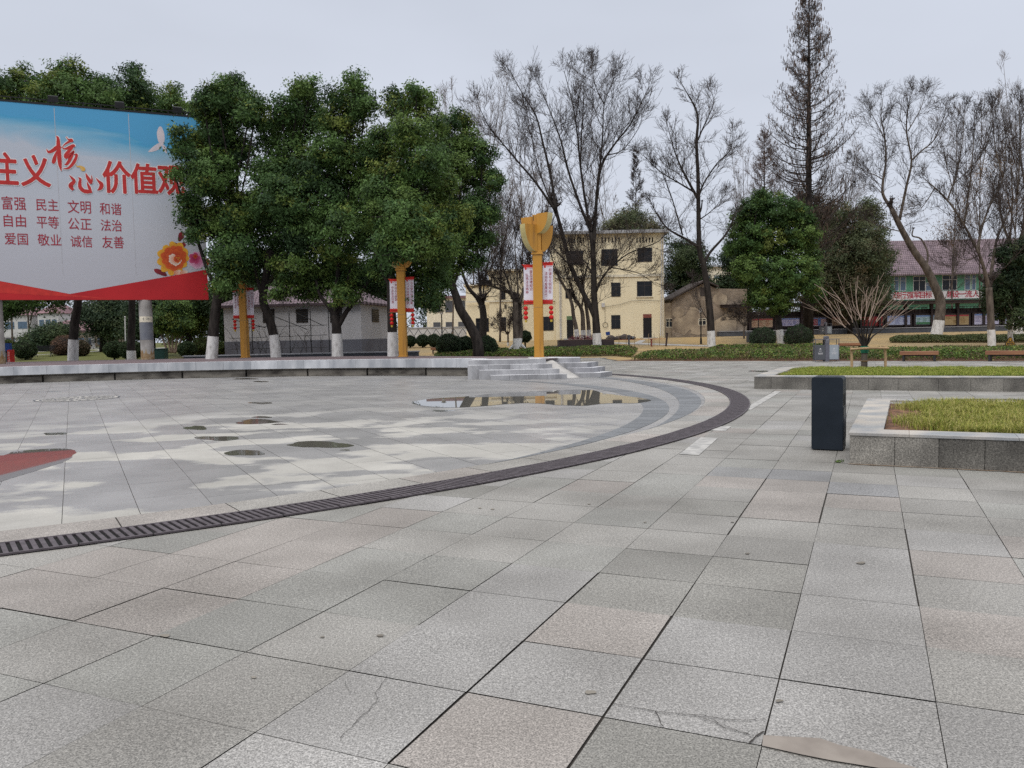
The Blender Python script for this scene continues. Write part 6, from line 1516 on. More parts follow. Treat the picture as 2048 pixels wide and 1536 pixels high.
evergreen('evergreen with leaning trunk between the two hidden lamp posts, left of the forked one', (550, 714), 39.9, [[(552, 714), (547, 670), (536, 630), (526, 600), (531, 560), (540, 500)], [(530, 610), (515, 560), (500, 500)], [(533, 570), (570, 520), (585, 450)]], [(.24, .17), (.12, .06), (.12, .06)],
  [(545, 490, 66), (590, 540, 48), (560, 400, 72), (520, 420, 50), (605, 440, 62), (625, 350, 58), (575, 310, 55), (540, 350, 50), (600, 255, 48), (565, 225, 34), (612, 205, 36), (600, 178, 26), (622, 172, 20), (640, 235, 34), (510, 540, 40), (545, 265, 34), (605, 578, 32), (560, 588, 22)], 60000, .16, 22, z0=ZS, group=row)
evergreen('evergreen in the stage row whose trunk forks low into several limbs', (675, 712), 39.2, [[(675, 712), (674, 680), (673, 655), (671, 630)], [(671, 636), (655, 610), (640, 590), (632, 560)], [(671, 634), (672, 590), (676, 540), (670, 480)], [(675, 655), (692, 625), (712, 598), (738, 560)], [(672, 630), (690, 590), (700, 540)]], [(.26, .21), (.12, .06), (.15, .08), (.14, .07), (.12, .06)],
  [(650, 525, 62), (700, 545, 58), (745, 560, 42), (690, 465, 74), (735, 410, 66), (660, 400, 60), (700, 330, 64), (655, 300, 48), (745, 300, 46), (690, 245, 48), (668, 195, 24), (705, 195, 36), (708, 165, 26), (730, 215, 32), (660, 250, 34), (755, 365, 50), (610, 480, 46), (628, 575, 34), (690, 590, 36)], 64000, .16, 23, z0=ZS, group=row)
evergreen('evergreen in the stage row directly left of the lamp at the grey house corner', (785, 712), 36.8, [[(786, 712), (785, 670), (783, 620), (782, 560), (786, 500)], [(783, 590), (820, 530), (840, 470)], [(783, 575), (755, 520), (745, 470)]], [(.24, .16), (.12, .07), (.12, .07)],
  [(785, 520, 56), (835, 520, 62), (795, 430, 72), (855, 420, 62), (880, 490, 48), (800, 340, 62), (850, 330, 50), (775, 285, 44), (825, 265, 48), (795, 215, 32), (788, 192, 22), (838, 210, 36), (832, 182, 22), (860, 250, 30), (870, 300, 36), (760, 385, 44), (905, 440, 44), (880, 370, 42), (755, 470, 40), (845, 590, 38), (818, 600, 26), (870, 560, 36), (800, 478, 34, -3.2), (772, 490, 28, -3.0), (832, 488, 30, -3.2), (803, 506, 20, -3.4), (784, 512, 17, -3.4), (824, 513, 17, -3.4), (800, 440, 44, -2.8), (845, 450, 40, -2.6)], 76000, .155, 24, z0=ZS, group=row)
evergreen('evergreen on a long leaning trunk at the right end of the dark tree row', (957, 703), 50, [[(957, 703), (953, 678), (937, 646), (920, 618), (914, 598), (904, 566), (900, 520), (905, 460)], [(906, 570), (925, 520), (945, 470)]], [(.36, .17), (.13, .07)],
  [(900, 520, 42), (880, 560, 34), (925, 470, 46), (955, 420, 44), (905, 400, 52), (985, 425, 26), (990, 365, 24), (960, 355, 40), (920, 330, 44), (965, 310, 30), (935, 285, 34), (905, 290, 36), (895, 250, 22), (912, 232, 18), (932, 245, 22), (960, 475, 34), (870, 470, 40), (945, 520, 26), (870, 600, 26)], 46000, .18, 25, white=0, group=row)
back = 'evergreen trees behind the hoarding'
evergreen('evergreen standing behind the middle of the hoarding with its trunk below the ribbon', (145, 722), 42.5, [[(146, 722), (147, 680), (150, 640), (156, 600), (150, 520), (145, 400), (145, 300)]], [(.26, .14)],
  [(140, 190, 55), (95, 195, 40), (145, 140, 30), (180, 175, 40), (120, 150, 26), (205, 200, 40), (140, 260, 70), (205, 165, 18), (100, 330, 60), (190, 350, 60), (75, 165, 22), (60, 602, 36, 2.5), (110, 600, 30, 3), (20, 610, 30, 2.5)], 34000, .17, 31, z0=ZS, group=back)
evergreen('evergreen behind the right half of the hoarding seen through above its top rail', (262, 716), 47, [[(263, 716), (262, 680), (264, 620), (262, 500), (262, 350)]], [(.25, .13)],
  [(262, 190, 46), (265, 150, 26), (240, 205, 36), (295, 200, 38), (300, 225, 40), (275, 250, 45), (345, 205, 28), (347, 182, 16), (365, 225, 28), (330, 235, 30), (280, 350, 60), (390, 240, 24), (330, 350, 50)], 30000, .17, 32, group=back)
evergreen('evergreen behind the left end of the hoarding cut by the picture edge', (-25, 722), 46, [[(-25, 722), (-22, 600), (-20, 400), (-15, 280)]], [(.27, .14)],
  [(15, 190, 40), (42, 165, 28), (45, 140, 15), (-30, 170, 50), (60, 200, 36), (10, 250, 50), (-40, 260, 55), (70, 230, 30), (-60, 350, 60), (10, 620, 26, -1), (-10, 640, 24, -1)], 28000, .17, 33, group=back)
evergreen('round dense evergreen on a whitewashed trunk alone on the right lawn', (1563, 699), 62, [[(1564, 700), (1560, 668), (1556, 630), (1553, 590), (1550, 520)], [(1554, 590), (1530, 540), (1510, 500)], [(1554, 580), (1580, 540), (1600, 500)]], [(.30, .18), (.12, .07), (.12, .07)],
  [(1545, 560, 56), (1590, 545, 50), (1500, 540, 42), (1545, 480, 64), (1600, 470, 44), (1495, 475, 46), (1510, 425, 40), (1560, 420, 46), (1525, 402, 24), (1595, 430, 32), (1475, 440, 24), (1470, 500, 26), (1620, 510, 24), (1560, 600, 36), (1515, 595, 28), (1615, 570, 30), (1632, 590, 18), (1520, 390, 14)], 62000, .21, 41, cols=CAMPHOR, wts=[.34, .32, .18, .06, .10], name='evergreen_tree')
evergreen('slender leafy dark tree with whitewashed foot at the right edge beside the timber sign', (2022, 690), 54, [[(2023, 692), (2020, 660), (2024, 620), (2026, 560), (2030, 500)], [(2021, 650), (2008, 615), (2000, 580)]], [(.16, .09), (.07, .04)],
  [(2030, 560, 40), (2020, 510, 32), (2050, 530, 36), (1995, 590, 26), (2005, 620, 24), (2040, 600, 36), (2060, 580, 40), (2015, 560, 30), (1985, 610, 18), (2035, 640, 24), (2060, 490, 30), (1975, 585, 14)], 30000, .18, 42, cols=DARKG, wts=None, name='evergreen_tree', bark='bark_grey')

def backtree(label, px, Y, lobes, n, size, seed, cols, group='evergreens in the background', name='background_evergreen', wts=None, stem=True, clump=.7, base=None):
    p = on_ground(px, Y, -.05); t = thing(name, label, 'tree', tuple(p), 0, group); k = pxl(Y); lr = random.Random(seed)
    L = [(V(l[0], l[1], Y + lr.uniform(-1, 1)), (l[2]*k, l[2]*k, l[2]*k*.95)) for l in lobes]
    top = min(lobes, key=lambda l: l[1]); e_ = V(px, (top[1] + lobes[0][1])/2, Y)
    mb = MB(); mb.tube([p, p.lerp(e_, .5), e_], [.28, .2, .07], 8); mb.build('trunk', M['bark'], t, p, smooth=True)
    v, f, c = foliage(L, n, size, seed, cols, clump=clump, fill=.3, wts=wts); np_obj('crown', v, f, M['leaf'], t, p, c); return t
backtree('tall olive brown conifer mass right of the tall bare conifer', 1700, 78, [(1700, 520, 55), (1690, 460, 38), (1695, 430, 26), (1670, 480, 36), (1730, 500, 50), (1685, 580, 60), (1720, 590, 55), (1650, 560, 40)], 34000, .24, 51, OLIVE)
backtree('dark conifer left of the mint green building', 1745, 84, [(1738, 540, 50), (1735, 470, 40), (1736, 430, 26), (1735, 412, 16), (1756, 510, 30), (1752, 590, 34), (1735, 590, 46)], 30000, .24, 52, OLIVE)
backtree('reddish tinged evergreen behind the round evergreen on the right lawn', 1645, 82, [(1640, 470, 46), (1620, 420, 36), (1650, 430, 34), (1610, 395, 22), (1660, 530, 45), (1630, 590, 40)], 22000, .24, 53, [(.07, .055, .035), (.09, .06, .04), (.05, .055, .03)])
backtree('dark green tree between the yellow building and the brick house', 1375, 90, [(1375, 560, 48), (1360, 520, 34), (1392, 525, 36), (1350, 560, 30), (1400, 570, 36), (1375, 495, 22), (1350, 490, 14), (1395, 500, 18), (1380, 620, 50), (1415, 590, 24)], 30000, .24, 54, DARKG)
backtree('olive green treetop rising behind the yellow building roof', 1255, 100, [(1255, 462, 40), (1290, 460, 34), (1220, 466, 30), (1265, 440, 28), (1310, 470, 26), (1240, 445, 22)], 16000, .26, 55, OLIVE)
backtree('dark evergreen left of the round evergreen before the brick house roof', 1468, 84, [(1470, 560, 34), (1462, 520, 24), (1480, 520, 26), (1468, 490, 14), (1490, 590, 30), (1450, 570, 22)], 14000, .24, 56, DARKG)
for i, (px, Y, lob, lab) in enumerate(((205, 70, [(200, 640, 42), (230, 650, 40), (180, 625, 26), (215, 610, 30), (245, 620, 34)], 'dark evergreen behind the pavilion roof seen under the hoarding'), (305, 62, [(300, 640, 44), (330, 620, 36), (280, 625, 30), (310, 600, 36), (270, 660, 26)], 'dark evergreen right behind the right hoarding column'),
                                      (378, 60, [(380, 640, 42), (360, 625, 30), (400, 630, 34), (385, 600, 36), (405, 610, 30), (365, 660, 24)], 'leafy evergreen between the hoarding column and the first stage tree'), (455, 58, [(455, 640, 34), (470, 600, 40), (440, 600, 40), (480, 640, 30), (455, 670, 22), (500, 600, 34)], 'dark evergreen behind the lamp post nearest the hoarding'),
                                      (95, 74, [(85, 680, 24), (110, 672, 26), (65, 684, 20), (125, 668, 22)], 'low dark bushy tree left of the pavilion'), (520, 66, [(520, 590, 44), (560, 580, 44), (600, 570, 40), (640, 565, 36)], 'shaded evergreen behind the grey house roof'), (720, 66, [(720, 560, 44), (760, 570, 40), (690, 560, 36), (800, 590, 34)], 'shaded evergreen behind the right end of the grey house'))):
    backtree(lab, px, Y, lob, 17000, .22, 60 + i, DARKG if i != 2 else CAMPHOR)
# multi-stemmed tree with orange bark behind the cabinet
p = on_ground(345, 57); t = thing('multistem_tree', 'small evergreen with pale orange branching stems beside the green cabinet', 'tree', tuple(p)); thick = []
for a, b in ((345, 345), (338, 322), (350, 366), (343, 334), (348, 356)): thick.append((smooth_path([V(a, 706, 57), V((a + b)/2 , 690, 57), V(b, 668, 57.3)], 3), [.09, .085, .08, .07, .06, .05, .045]))
mb = MB()
for P, r in thick: mb.tube(P, r, 7)
mb.build('stems', M['shoot'], t, p, smooth=True); k = pxl(57)
v_, f_, c_ = foliage([(V(x, y, 57), (r*k, r*k, r*k)) for x, y, r in ((345, 640, 30), (325, 650, 20), (368, 648, 22), (340, 615, 24), (360, 620, 22))], 11000, .17, 71, CAMPHOR, clump=.5); np_obj('crown', v_, f_, M['leaf'], t, p, c_)

# ================================================================== BARE TREES
def bare(label, base, Y, limbs_, seed, whites=(0,), white=1.15, bark='bark', twigm='twig', group=None, name='bare_tree', zoff=-.05, extra=None, scatter=.22, **kw):
    """limbs_: (px path, r0, r1, side shoots, (shortest, longest)); the first one is the trunk"""
    p = on_ground(base[0], Y, zoff); p.x = V(base[0], base[1], Y).x; t = thing(name, label, 'tree', tuple(p), 0, group)
    lr = random.Random(seed); thick, segs = [], []
    for i, l in enumerate(limbs_):
        pp = l[0]; n = len(pp); ln = sum(math.hypot(pp[j+1][0]-pp[j][0], pp[j+1][1]-pp[j][1]) for j in range(n-1))*pxl(Y)
        dy = 0 if i == 0 else lr.uniform(-1, 1)*scatter*ln
        dz = l[5] if len(l) > 5 else dy
        P = px_path(pp, Y, dz)
        if i == 0: P[0].z = p.z - .1
        limb(lr, thick, segs, P, l[1], l[2], kids=l[3], L=l[4], start=.45 if i == 0 else .15, **kw)
    build_wood(t, p, thick, segs, M[bark], M[twigm])
    if white:
        for w_ in whites: trunk_white(t, p, thick[w_][0], thick[w_][1], white, p.z + .05)
    return t
SUB = dict(sub=(8, 5), rmin=.0075)
bare('great vase shaped bare tree with whitewashed foot in front of the yellow building', (1195, 699), 60, [
 ([(1195, 700), (1193, 660), (1191, 630), (1188, 584), (1187, 520), (1183, 465)], .34, .17, 3, (1.5, 3)),
 ([(1190, 634), (1180, 612), (1166, 585), (1142, 533), (1128, 480), (1113, 425)], .22, .13, 5, (1.5, 3)),
 ([(1113, 425), (1101, 350), (1085, 283), (1072, 232), (1047, 191), (1021, 143)], .12, .02, 16, (1.8, 3.8)),
 ([(1113, 425), (1072, 366), (1040, 328), (1002, 283), (977, 251), (958, 213)], .10, .02, 16, (1.8, 3.6)),
 ([(1120, 450), (1098, 395), (1075, 330), (1062, 270), (1043, 220)], .07, .015, 10, (1.4, 3)),
 ([(1183, 465), (1161, 413), (1136, 340), (1123, 286), (1104, 232), (1078, 172)], .13, .02, 16, (1.8, 3.6)),
 ([(1184, 470), (1174, 423), (1161, 334), (1155, 270), (1145, 207), (1129, 145)], .12, .02, 16, (1.6, 3.4)),
 ([(1161, 330), (1163, 270), (1167, 207), (1168, 135)], .07, .015, 12, (1.6, 3.2)),
 ([(1187, 500), (1193, 400), (1202, 334), (1231, 286), (1263, 245), (1294, 182)], .15, .02, 18, (1.8, 3.6)),
 ([(1197, 370), (1205, 275), (1209, 207), (1231, 148)], .08, .015, 14, (1.6, 3.2)),
 ([(1209, 210), (1190, 170), (1185, 128)], .05, .012, 7, (1.2, 2.6)),
 ([(1190, 590), (1205, 555), (1222, 535), (1257, 507), (1311, 486), (1330, 470)], .09, .02, 14, (1.6, 3.4)),
 ([(1222, 535), (1250, 540), (1280, 548), (1316, 572)], .05, .012, 9, (1.2, 2.8)),
 ([(1188, 560), (1175, 530), (1150, 500), (1135, 470)], .07, .015, 8, (1.2, 2.6)),
 ([(1142, 533), (1110, 500), (1085, 470), (1045, 440), (1005, 415)], .06, .015, 12, (1.4, 3)),
 ([(1215, 310), (1245, 300), (1275, 260), (1285, 230)], .05, .012, 8, (1.2, 2.6))], 101, wob=.13, sub=(9, 6), rmin=.0075)
bare('slim twisted bare tree with whitewashed foot left of the round evergreen', (1423, 699), 60, [
 ([(1423, 700), (1421, 640), (1415, 580), (1407, 530), (1399, 500), (1397, 429), (1396, 350), (1393, 286), (1396, 239), (1389, 213), (1377, 191), (1362, 165)], .30, .02, 14, (1.2, 2.4)),
 ([(1396, 280), (1405, 258), (1427, 207), (1421, 181)], .07, .015, 9, (1.2, 2.2)), ([(1397, 400), (1370, 350), (1351, 308), (1335, 251)], .12, .018, 13, (1.2, 2.6)), ([(1390, 385), (1358, 366), (1320, 343), (1288, 312)], .08, .015, 12, (1.2, 2.4)),
 ([(1397, 395), (1408, 366), (1434, 327), (1459, 302), (1466, 270)], .08, .015, 12, (1.2, 2.6)), ([(1399, 495), (1375, 480), (1332, 454), (1304, 410)], .14, .03, 6, (1.2, 2.2)), ([(1365, 470), (1345, 400), (1326, 350), (1322, 335)], .06, .015, 9, (1.0, 2.2)),
 ([(1407, 530), (1420, 505), (1453, 467), (1470, 430)], .13, .05, 5, (1.0, 2)), ([(1420, 650), (1395, 600), (1385, 560)], .03, .012, 6, (.8, 1.6)), ([(1397, 430), (1402, 420), (1404, 405)], .06, .05, 0, (.2, .4)), ([(1398, 440), (1425, 420), (1450, 390)], .05, .012, 9, (1.0, 2.2))], 102, wob=.2, **SUB)
bare('crooked bare tree with thick whitewashed foot in front of the notice gallery', (1872, 673), 66, [
 ([(1871, 674), (1878, 643), (1881, 604), (1869, 571), (1851, 534), (1830, 505), (1806, 464), (1783, 417)], .46, .20, 2, (1, 2)),
 ([(1783, 417), (1766, 389), (1767, 355), (1772, 321), (1769, 271), (1762, 237), (1765, 200)], .15, .02, 18, (1.4, 2.8)), ([(1799, 440), (1813, 372), (1823, 321), (1813, 264), (1816, 217), (1822, 190)], .13, .02, 18, (1.4, 2.8)), ([(1823, 321), (1845, 300), (1867, 281), (1887, 237), (1892, 210)], .08, .015, 13, (1.4, 2.6)),
 ([(1767, 360), (1750, 350), (1735, 345), (1705, 325)], .05, .012, 10, (1.2, 2.4)), ([(1770, 280), (1750, 240), (1735, 215)], .05, .012, 10, (1.2, 2.4)), ([(1766, 389), (1745, 370), (1720, 372)], .04, .01, 7, (1, 2)), ([(1853, 537), (1855, 505), (1842, 478), (1825, 472), (1826, 460)], .09, .05, 0, (.2, .5)), ([(1816, 262), (1840, 220), (1850, 190)], .05, .012, 10, (1.2, 2.4)), ([(1806, 464), (1770, 455), (1735, 440)], .05, .012, 8, (1.2, 2.2)), ([(1885, 610), (1905, 560), (1920, 520)], .04, .012, 7, (1, 2))], 103, white=1.35, bark='bark_grey', wob=.22, **SUB)
bare('forked bare tree with whitewashed foot right of the slab bench', (1984, 695), 52.5, [
 ([(1984, 696), (1982, 650), (1980, 610), (1978, 575)], .24, .20, 0, (1, 2)),
 ([(1978, 578), (1970, 545), (1958, 508), (1928, 450), (1894, 399), (1857, 365)], .15, .03, 14, (1.4, 2.8)), ([(1979, 575), (1986, 520), (1995, 475), (2015, 430), (2035, 390)], .13, .03, 14, (1.4, 2.8)), ([(1955, 500), (1965, 450), (1985, 400), (2006, 355), (2012, 280)], .10, .02, 16, (1.4, 2.8)), ([(1928, 450), (1938, 380), (1945, 310), (1950, 240)], .07, .015, 16, (1.4, 2.6)), ([(1895, 400), (1915, 340), (1925, 280), (1928, 225)], .06, .015, 14, (1.2, 2.4)),
 ([(2006, 355), (1990, 290), (1985, 220)], .06, .015, 14, (1.2, 2.6)), ([(1870, 375), (1855, 400), (1840, 420)], .04, .012, 6, (1, 2)), ([(2035, 390), (2040, 300), (2038, 210)], .06, .015, 14, (1.2, 2.6)), ([(1960, 510), (1930, 520), (1900, 500)], .04, .012, 7, (1, 2.2))], 104, bark='bark_grey', up=.5, wob=.18, **SUB)
bare('bare tree with flared whitewashed roots at the far right edge', (2036, 668), 66, [([(2036, 668), (2034, 630), (2030, 580), (2036, 520), (2048, 460)], .42, .2, 3, (1, 2)), ([(2036, 520), (2010, 460), (1998, 400), (2000, 330)], .14, .02, 14, (1.4, 2.8)), ([(2048, 460), (2050, 380), (2040, 300), (2045, 220)], .14, .02, 16, (1.4, 2.8)), ([(2048, 460), (2080, 380), (2090, 300)], .12, .02, 12, (1.4, 2.8)), ([(2020, 480), (2025, 400), (2022, 320), (2030, 250)], .08, .015, 14, (1.4, 2.6))], 105, white=1.6, bark='bark_grey', up=.5, **SUB)
bare('bare tree with straight dark trunk left of the yellow building wing', (965, 676), 58, [([(965, 680), (966, 655), (967, 632), (964, 610)], .30, .24, 0, (1, 2)), ([(964, 612), (953, 594), (937, 576), (925, 545), (915, 500), (925, 440)], .2, .03, 12, (1.2, 2.6)), ([(966, 612), (961, 585), (958, 555), (955, 500), (965, 420), (960, 330)], .13, .02, 16, (1.4, 2.8)), ([(968, 620), (967, 580), (975, 530), (985, 470), (990, 400)], .07, .015, 14, (1.2, 2.6)), ([(966, 600), (990, 570), (1010, 578), (1025, 590)], .05, .012, 8, (1, 2)), ([(967, 560), (1000, 500), (1020, 440)], .05, .012, 10, (1, 2.4)), ([(955, 480), (935, 400), (930, 320)], .05, .012, 12, (1, 2.6))], 106, white=0, **SUB)
t = bare('gnarled pollarded tree with split trunk and whitewashed roots beside the middle lamp', (1033, 696), 54, [([(1033, 697), (1032, 670), (1031, 640), (1031, 605)], .22, .2, 4, (.6, 1.4)), ([(1037, 694), (1041, 665), (1040, 640), (1038, 605)], .17, .16, 4, (.6, 1.4), .3), ([(1031, 607), (1023, 588), (1001, 578), (969, 569)], .15, .06, 14, (1.2, 2.4)), ([(1038, 607), (1047, 582), (1053, 558), (1060, 520)], .14, .05, 14, (1.2, 2.6)), ([(1030, 610), (1015, 560), (1000, 520)], .10, .04, 8, (1.2, 2.4)), ([(1036, 605), (1035, 560), (1030, 500), (1032, 470)], .08, .02, 8, (1.2, 2.4)), ([(1053, 560), (1075, 530), (1090, 490)], .06, .015, 10, (1.2, 2.4)),
   ([(1029, 690), (1024, 694), (1019, 699)], .14, .06, 0, (.2, .3)), ([(1042, 690), (1047, 694), (1051, 698)], .13, .06, 0, (.2, .3))], 107, whites=(0, 1, 7, 8), white=1.15, bark='bark_grey', up=.55, **SUB)
bare('left leaning bare tree of the cluster in the dark timber planter', (1153, 664), 61.5, [([(1155, 668), (1152, 655), (1147, 632), (1144, 609), (1136, 587), (1118, 555)], .18, .1, 4, (1, 2)), ([(1136, 587), (1115, 545), (1100, 500), (1095, 450)], .07, .015, 13, (1.2, 2.6)), ([(1140, 595), (1145, 550), (1140, 500)], .06, .015, 10, (1, 2.2))], 108, white=.9, bark='bark_grey', zoff=.45, **SUB)
bare('middle bare tree of the cluster in the dark timber planter', (1167, 664), 62, [([(1167, 668), (1166, 650), (1165, 628), (1160, 612), (1150, 600)], .20, .12, 3, (.8, 1.6)), ([(1152, 602), (1142, 570), (1128, 530), (1122, 490)], .09, .015, 12, (1.2, 2.4)), ([(1163, 620), (1168, 570), (1160, 520), (1165, 470)], .08, .015, 13, (1.2, 2.4))], 109, white=.8, bark='bark_grey', zoff=.45, **SUB)
bare('right bare tree of the cluster in the timber planter, touching the great vase tree', (1178, 664), 62.5, [([(1178, 668), (1177, 650), (1174, 625), (1170, 600), (1165, 570)], .18, .1, 3, (.8, 1.6)), ([(1165, 570), (1175, 530), (1185, 480), (1180, 430)], .07, .015, 12, (1.2, 2.4)), ([(1172, 610), (1195, 575), (1210, 540)], .05, .012, 9, (1, 2))], 110, white=.8, bark='bark_grey', zoff=.45, **SUB)
bare('little leafless fan shaped sapling before the yellow wing', (1016, 685), 66, [([(1016, 688), (1016, 678), (1016, 670)], .09, .07, 0, (.4, .8))] + [([(1016, 671), (x1, 655), (x2, y2)], .03, .01, 5, (.5, 1.2)) for x1, x2, y2 in ((1006, 998, 640), (1010, 1003, 630), (1015, 1013, 622), (1020, 1024, 626), (1024, 1034, 638), (1003, 992, 650))], 111, white=.25, bark='bark_grey', name='sapling', **SUB)
bare('leafless shrub like sapling in front of the first notice boards', (1488, 668), 70, [([(1488, 670), (1488, 660), (1489, 652)], .08, .06, 0, (.4, .8))] + [([(1489, 654), (x1, 640), (x2, y2)], .03, .01, 6, (.5, 1.3)) for x1, x2, y2 in ((1478, 1462, 628), (1482, 1472, 618), (1488, 1486, 612), (1494, 1503, 615), (1499, 1516, 624), (1475, 1455, 640), (1503, 1522, 634))], 112, white=0, bark='bark_grey', name='sapling', **SUB)
# tall deciduous conifer: whorls of rising boughs with drooping seed tufts
def spire(label, px, Y, top, prof, seed, nb, trunk_r, tufts=True, group=None, twigm='twig_red', name='bare_conifer', rmin=.0075):
    p = on_ground(px, Y, -.05); a = V(px + 1, top, Y); t = thing(name, label, 'tree', tuple(p), 0, group); lr = random.Random(seed); k = pxl(Y)
    mb = MB(); mb.tube([p, p.lerp(a, .3), p.lerp(a, .7), a], [trunk_r, trunk_r*.72, trunk_r*.34, .02], 10); mb.build('trunk', M['bark'], t, p, smooth=True)
    segs, tips = [], []
    for i in range(nb):
        u = (i + lr.random())/nb; py = prof[0][0] + (prof[-1][0] - prof[0][0])*u
        for (y0, w0_), (y1, w1_) in zip(prof[:-1], prof[1:]):
            if y0 <= py <= y1: wd = w0_ + (w1_ - w0_)*(py - y0)/(y1 - y0)
        z = V(px, py, Y).z; o = p.lerp(a, max(0, min(1, (z - p.z)/(a.z - p.z)))); az = lr.uniform(0, 2*math.pi); L = wd*k*lr.uniform(.6, 1.1)
        d = Vector((math.cos(az), math.sin(az), .55)); P = [o, o + Vector((d.x*L*.5, d.y*L*.5, L*.20)), o + Vector((d.x*L, d.y*L, L*.52))]
        o0 = o - Vector((0, 0, L*.25)); P = [o0, o0 + Vector((d.x*L*.45, d.y*L*.45, L*.12)), o0 + Vector((d.x*L*.8, d.y*L*.8, L*.38)), o0 + Vector((d.x*L, d.y*L, L*.62))]
        Q = smooth_path(P, 3); r0_ = .02 + .012*L
        for j, (b, c_) in enumerate(zip(Q[:-1], Q[1:])):
            s_ = j/(len(Q)-1); segs.append((*b, *c_, max(rmin, r0_*(1 - s_*.8)), max(rmin, r0_*(1 - (s_ + .1)*.8))))
            if j > 0:
                for _ in range(2):
                    dd = ((c_ - b).normalized() + Vector((lr.gauss(0, .6), lr.gauss(0, .6), lr.gauss(.1, .5)))).normalized(); twig(lr, segs, tuple(c_), tuple(dd), lr.uniform(.35, .8)*(.4 + L*.16), .011, 0, .25, .7, (3, 1), .2, rmin)
                    if lr.random() < .45: tips.append(tuple(c_ + dd*lr.uniform(.2, .8)))
    v, f = seg_tubes(segs, 3); np_obj('branches', v, f, M[twigm], t, p)
    if tufts:
        g = np.random.default_rng(seed); tp = np.repeat(np.array(tips), 2, 0) + g.normal(size=(len(tips)*2, 3))*np.array([.12, .12, .22]); n = len(tp)
        b = np.stack([tp + [[-.02, 0, .1]], tp + [[.02, 0, .1]], tp + [[.026, .01, -.14]], tp + [[-.02, .01, -.16]]], 1).reshape(-1, 3); cc = np.array([(.12, .082, .062), (.15, .10, .075), (.085, .062, .05)])[g.integers(0, 3, n)]
        np_obj('seed_tufts', b, np.arange(n*4).reshape(n, 4), M['leaf'], t, p, cc)
    return t, p, a
t, p, a = spire('very tall leafless conifer spire behind the round evergreen', 1617, 68, -30, [(-22, 5), (60, 26), (150, 46), (230, 66), (300, 84), (380, 98), (440, 104), (500, 70)], 120, 210, .42, twigm='twig')
q_ = V(1611, 118, 68); mb = MB(); br = random.Random(2)
for _ in range(160):
    th = br.uniform(0, 6.28); c_ = q_ - p + Vector((br.gauss(0, .13), br.gauss(0, .13), br.gauss(0, .09))); d = Vector((br.gauss(0, 1), br.gauss(0, 1), br.gauss(0, .35))).normalized()*.25; mb.tube([c_ - d, c_ + d], .012, 3, cap=False)
o = mb.build('bird_nest', M['bark']); o.location = p; tag(o, 'dark twig nest high in the tall leafless conifer', 'nest')
spire('reddish leafless conifer just left of the tall spire', 1528, 82, 262, [(265, 5), (300, 20), (350, 30), (400, 30)], 121, 75, .2, tufts=False, name='bare_conifer')
spire('small distant leafless conifer above the yellow building', 1271, 120, 300, [(303, 3), (360, 12), (410, 20), (450, 22)], 122, 70, .25, tufts=False, twigm='twig', rmin=.014)
# thin leafless trees in the far background
def faint(px, Y, top, w, seed, label):
    lr = random.Random(seed); base = 660
    L = [([(px, 690), (px + lr.gauss(0, 3), 560), (px + lr.gauss(0, 4), (top + 560)/2), (px + lr.gauss(0, 5), top)], .11, .02, 12, (1.6, 3.4))]
    for k in range(6):
        y0 = lr.uniform(top + 90, 560); x1 = px + lr.choice([-1, 1])*lr.uniform(.4, 1)*w; L.append(([(px, y0), ((px + x1)/2, y0 - 60), (x1, y0 - lr.uniform(110, 170))], .055, .014, 7, (1.4, 3)))
    return bare(label, (px, 690), Y, L, seed, white=0, bark='bark_grey', twigm='twig_far', group='thin leafless trees in the far background', up=.6, sub=(5, 4), rmin=.009, name='far_bare_tree')
for i, (px, Y, top, w, lab) in enumerate(((905, 84, 190, 26, 'thin far leafless tree just right of the dark evergreen row'), (945, 88, 225, 30, 'thin far leafless tree above the straight dark trunk'), (985, 84, 205, 34, 'thin far leafless tree behind the left limbs of the great vase tree'), (1040, 90, 290, 40, 'thin far leafless tree behind the amber lamp head'), (1085, 94, 330, 40, 'far leafless tree between amber lamp head and yellow building roof'), (1210, 105, 330, 36, 'far leafless tree behind the yellow building roof'), (1487, 92, 320, 24, 'thin far leafless tree left of the reddish conifer'),
   (1690, 92, 330, 40, 'far leafless tree between tall spire and crooked tree'), (1905, 84, 240, 40, 'far leafless tree between the crooked and forked trees'), (1960, 86, 210, 40, 'far leafless tree behind the forked tree'), (2030, 84, 190, 40, 'far leafless tree at the top right edge'), (25, 84, 560, 40, 'thin dark leafless tree under the left end of the hoarding'), (60, 90, 570, 40, 'thin leafless tree left of the pavilion roof'), (1000, 74, 430, 40, 'twiggy leafless tree before the left part of the yellow wing'))):
    faint(px, Y, top, w, 200 + i, lab)
# sparse old leaves hanging on the right hand trees
fv, ff, fc = foliage([(V(x, y, 62 + d), (1.5, 1.5, 1.6)) for x, y, d in ((1930, 420, 3), (1990, 330, 4), (2020, 400, 3), (1900, 460, 0), (1800, 420, 5), (1960, 360, 2), (2030, 300, 5))], 2600, .12, 77, [(.16, .09, .035), (.12, .07, .035), (.19, .11, .04)], clump=1.1, fill=.6)
o = np_obj('dead_leaves', fv, ff, M['leaf'], col=fc); tag(o, 'withered brown leaves clinging among the bare crowns at the right', 'leaves'); stuff(o)

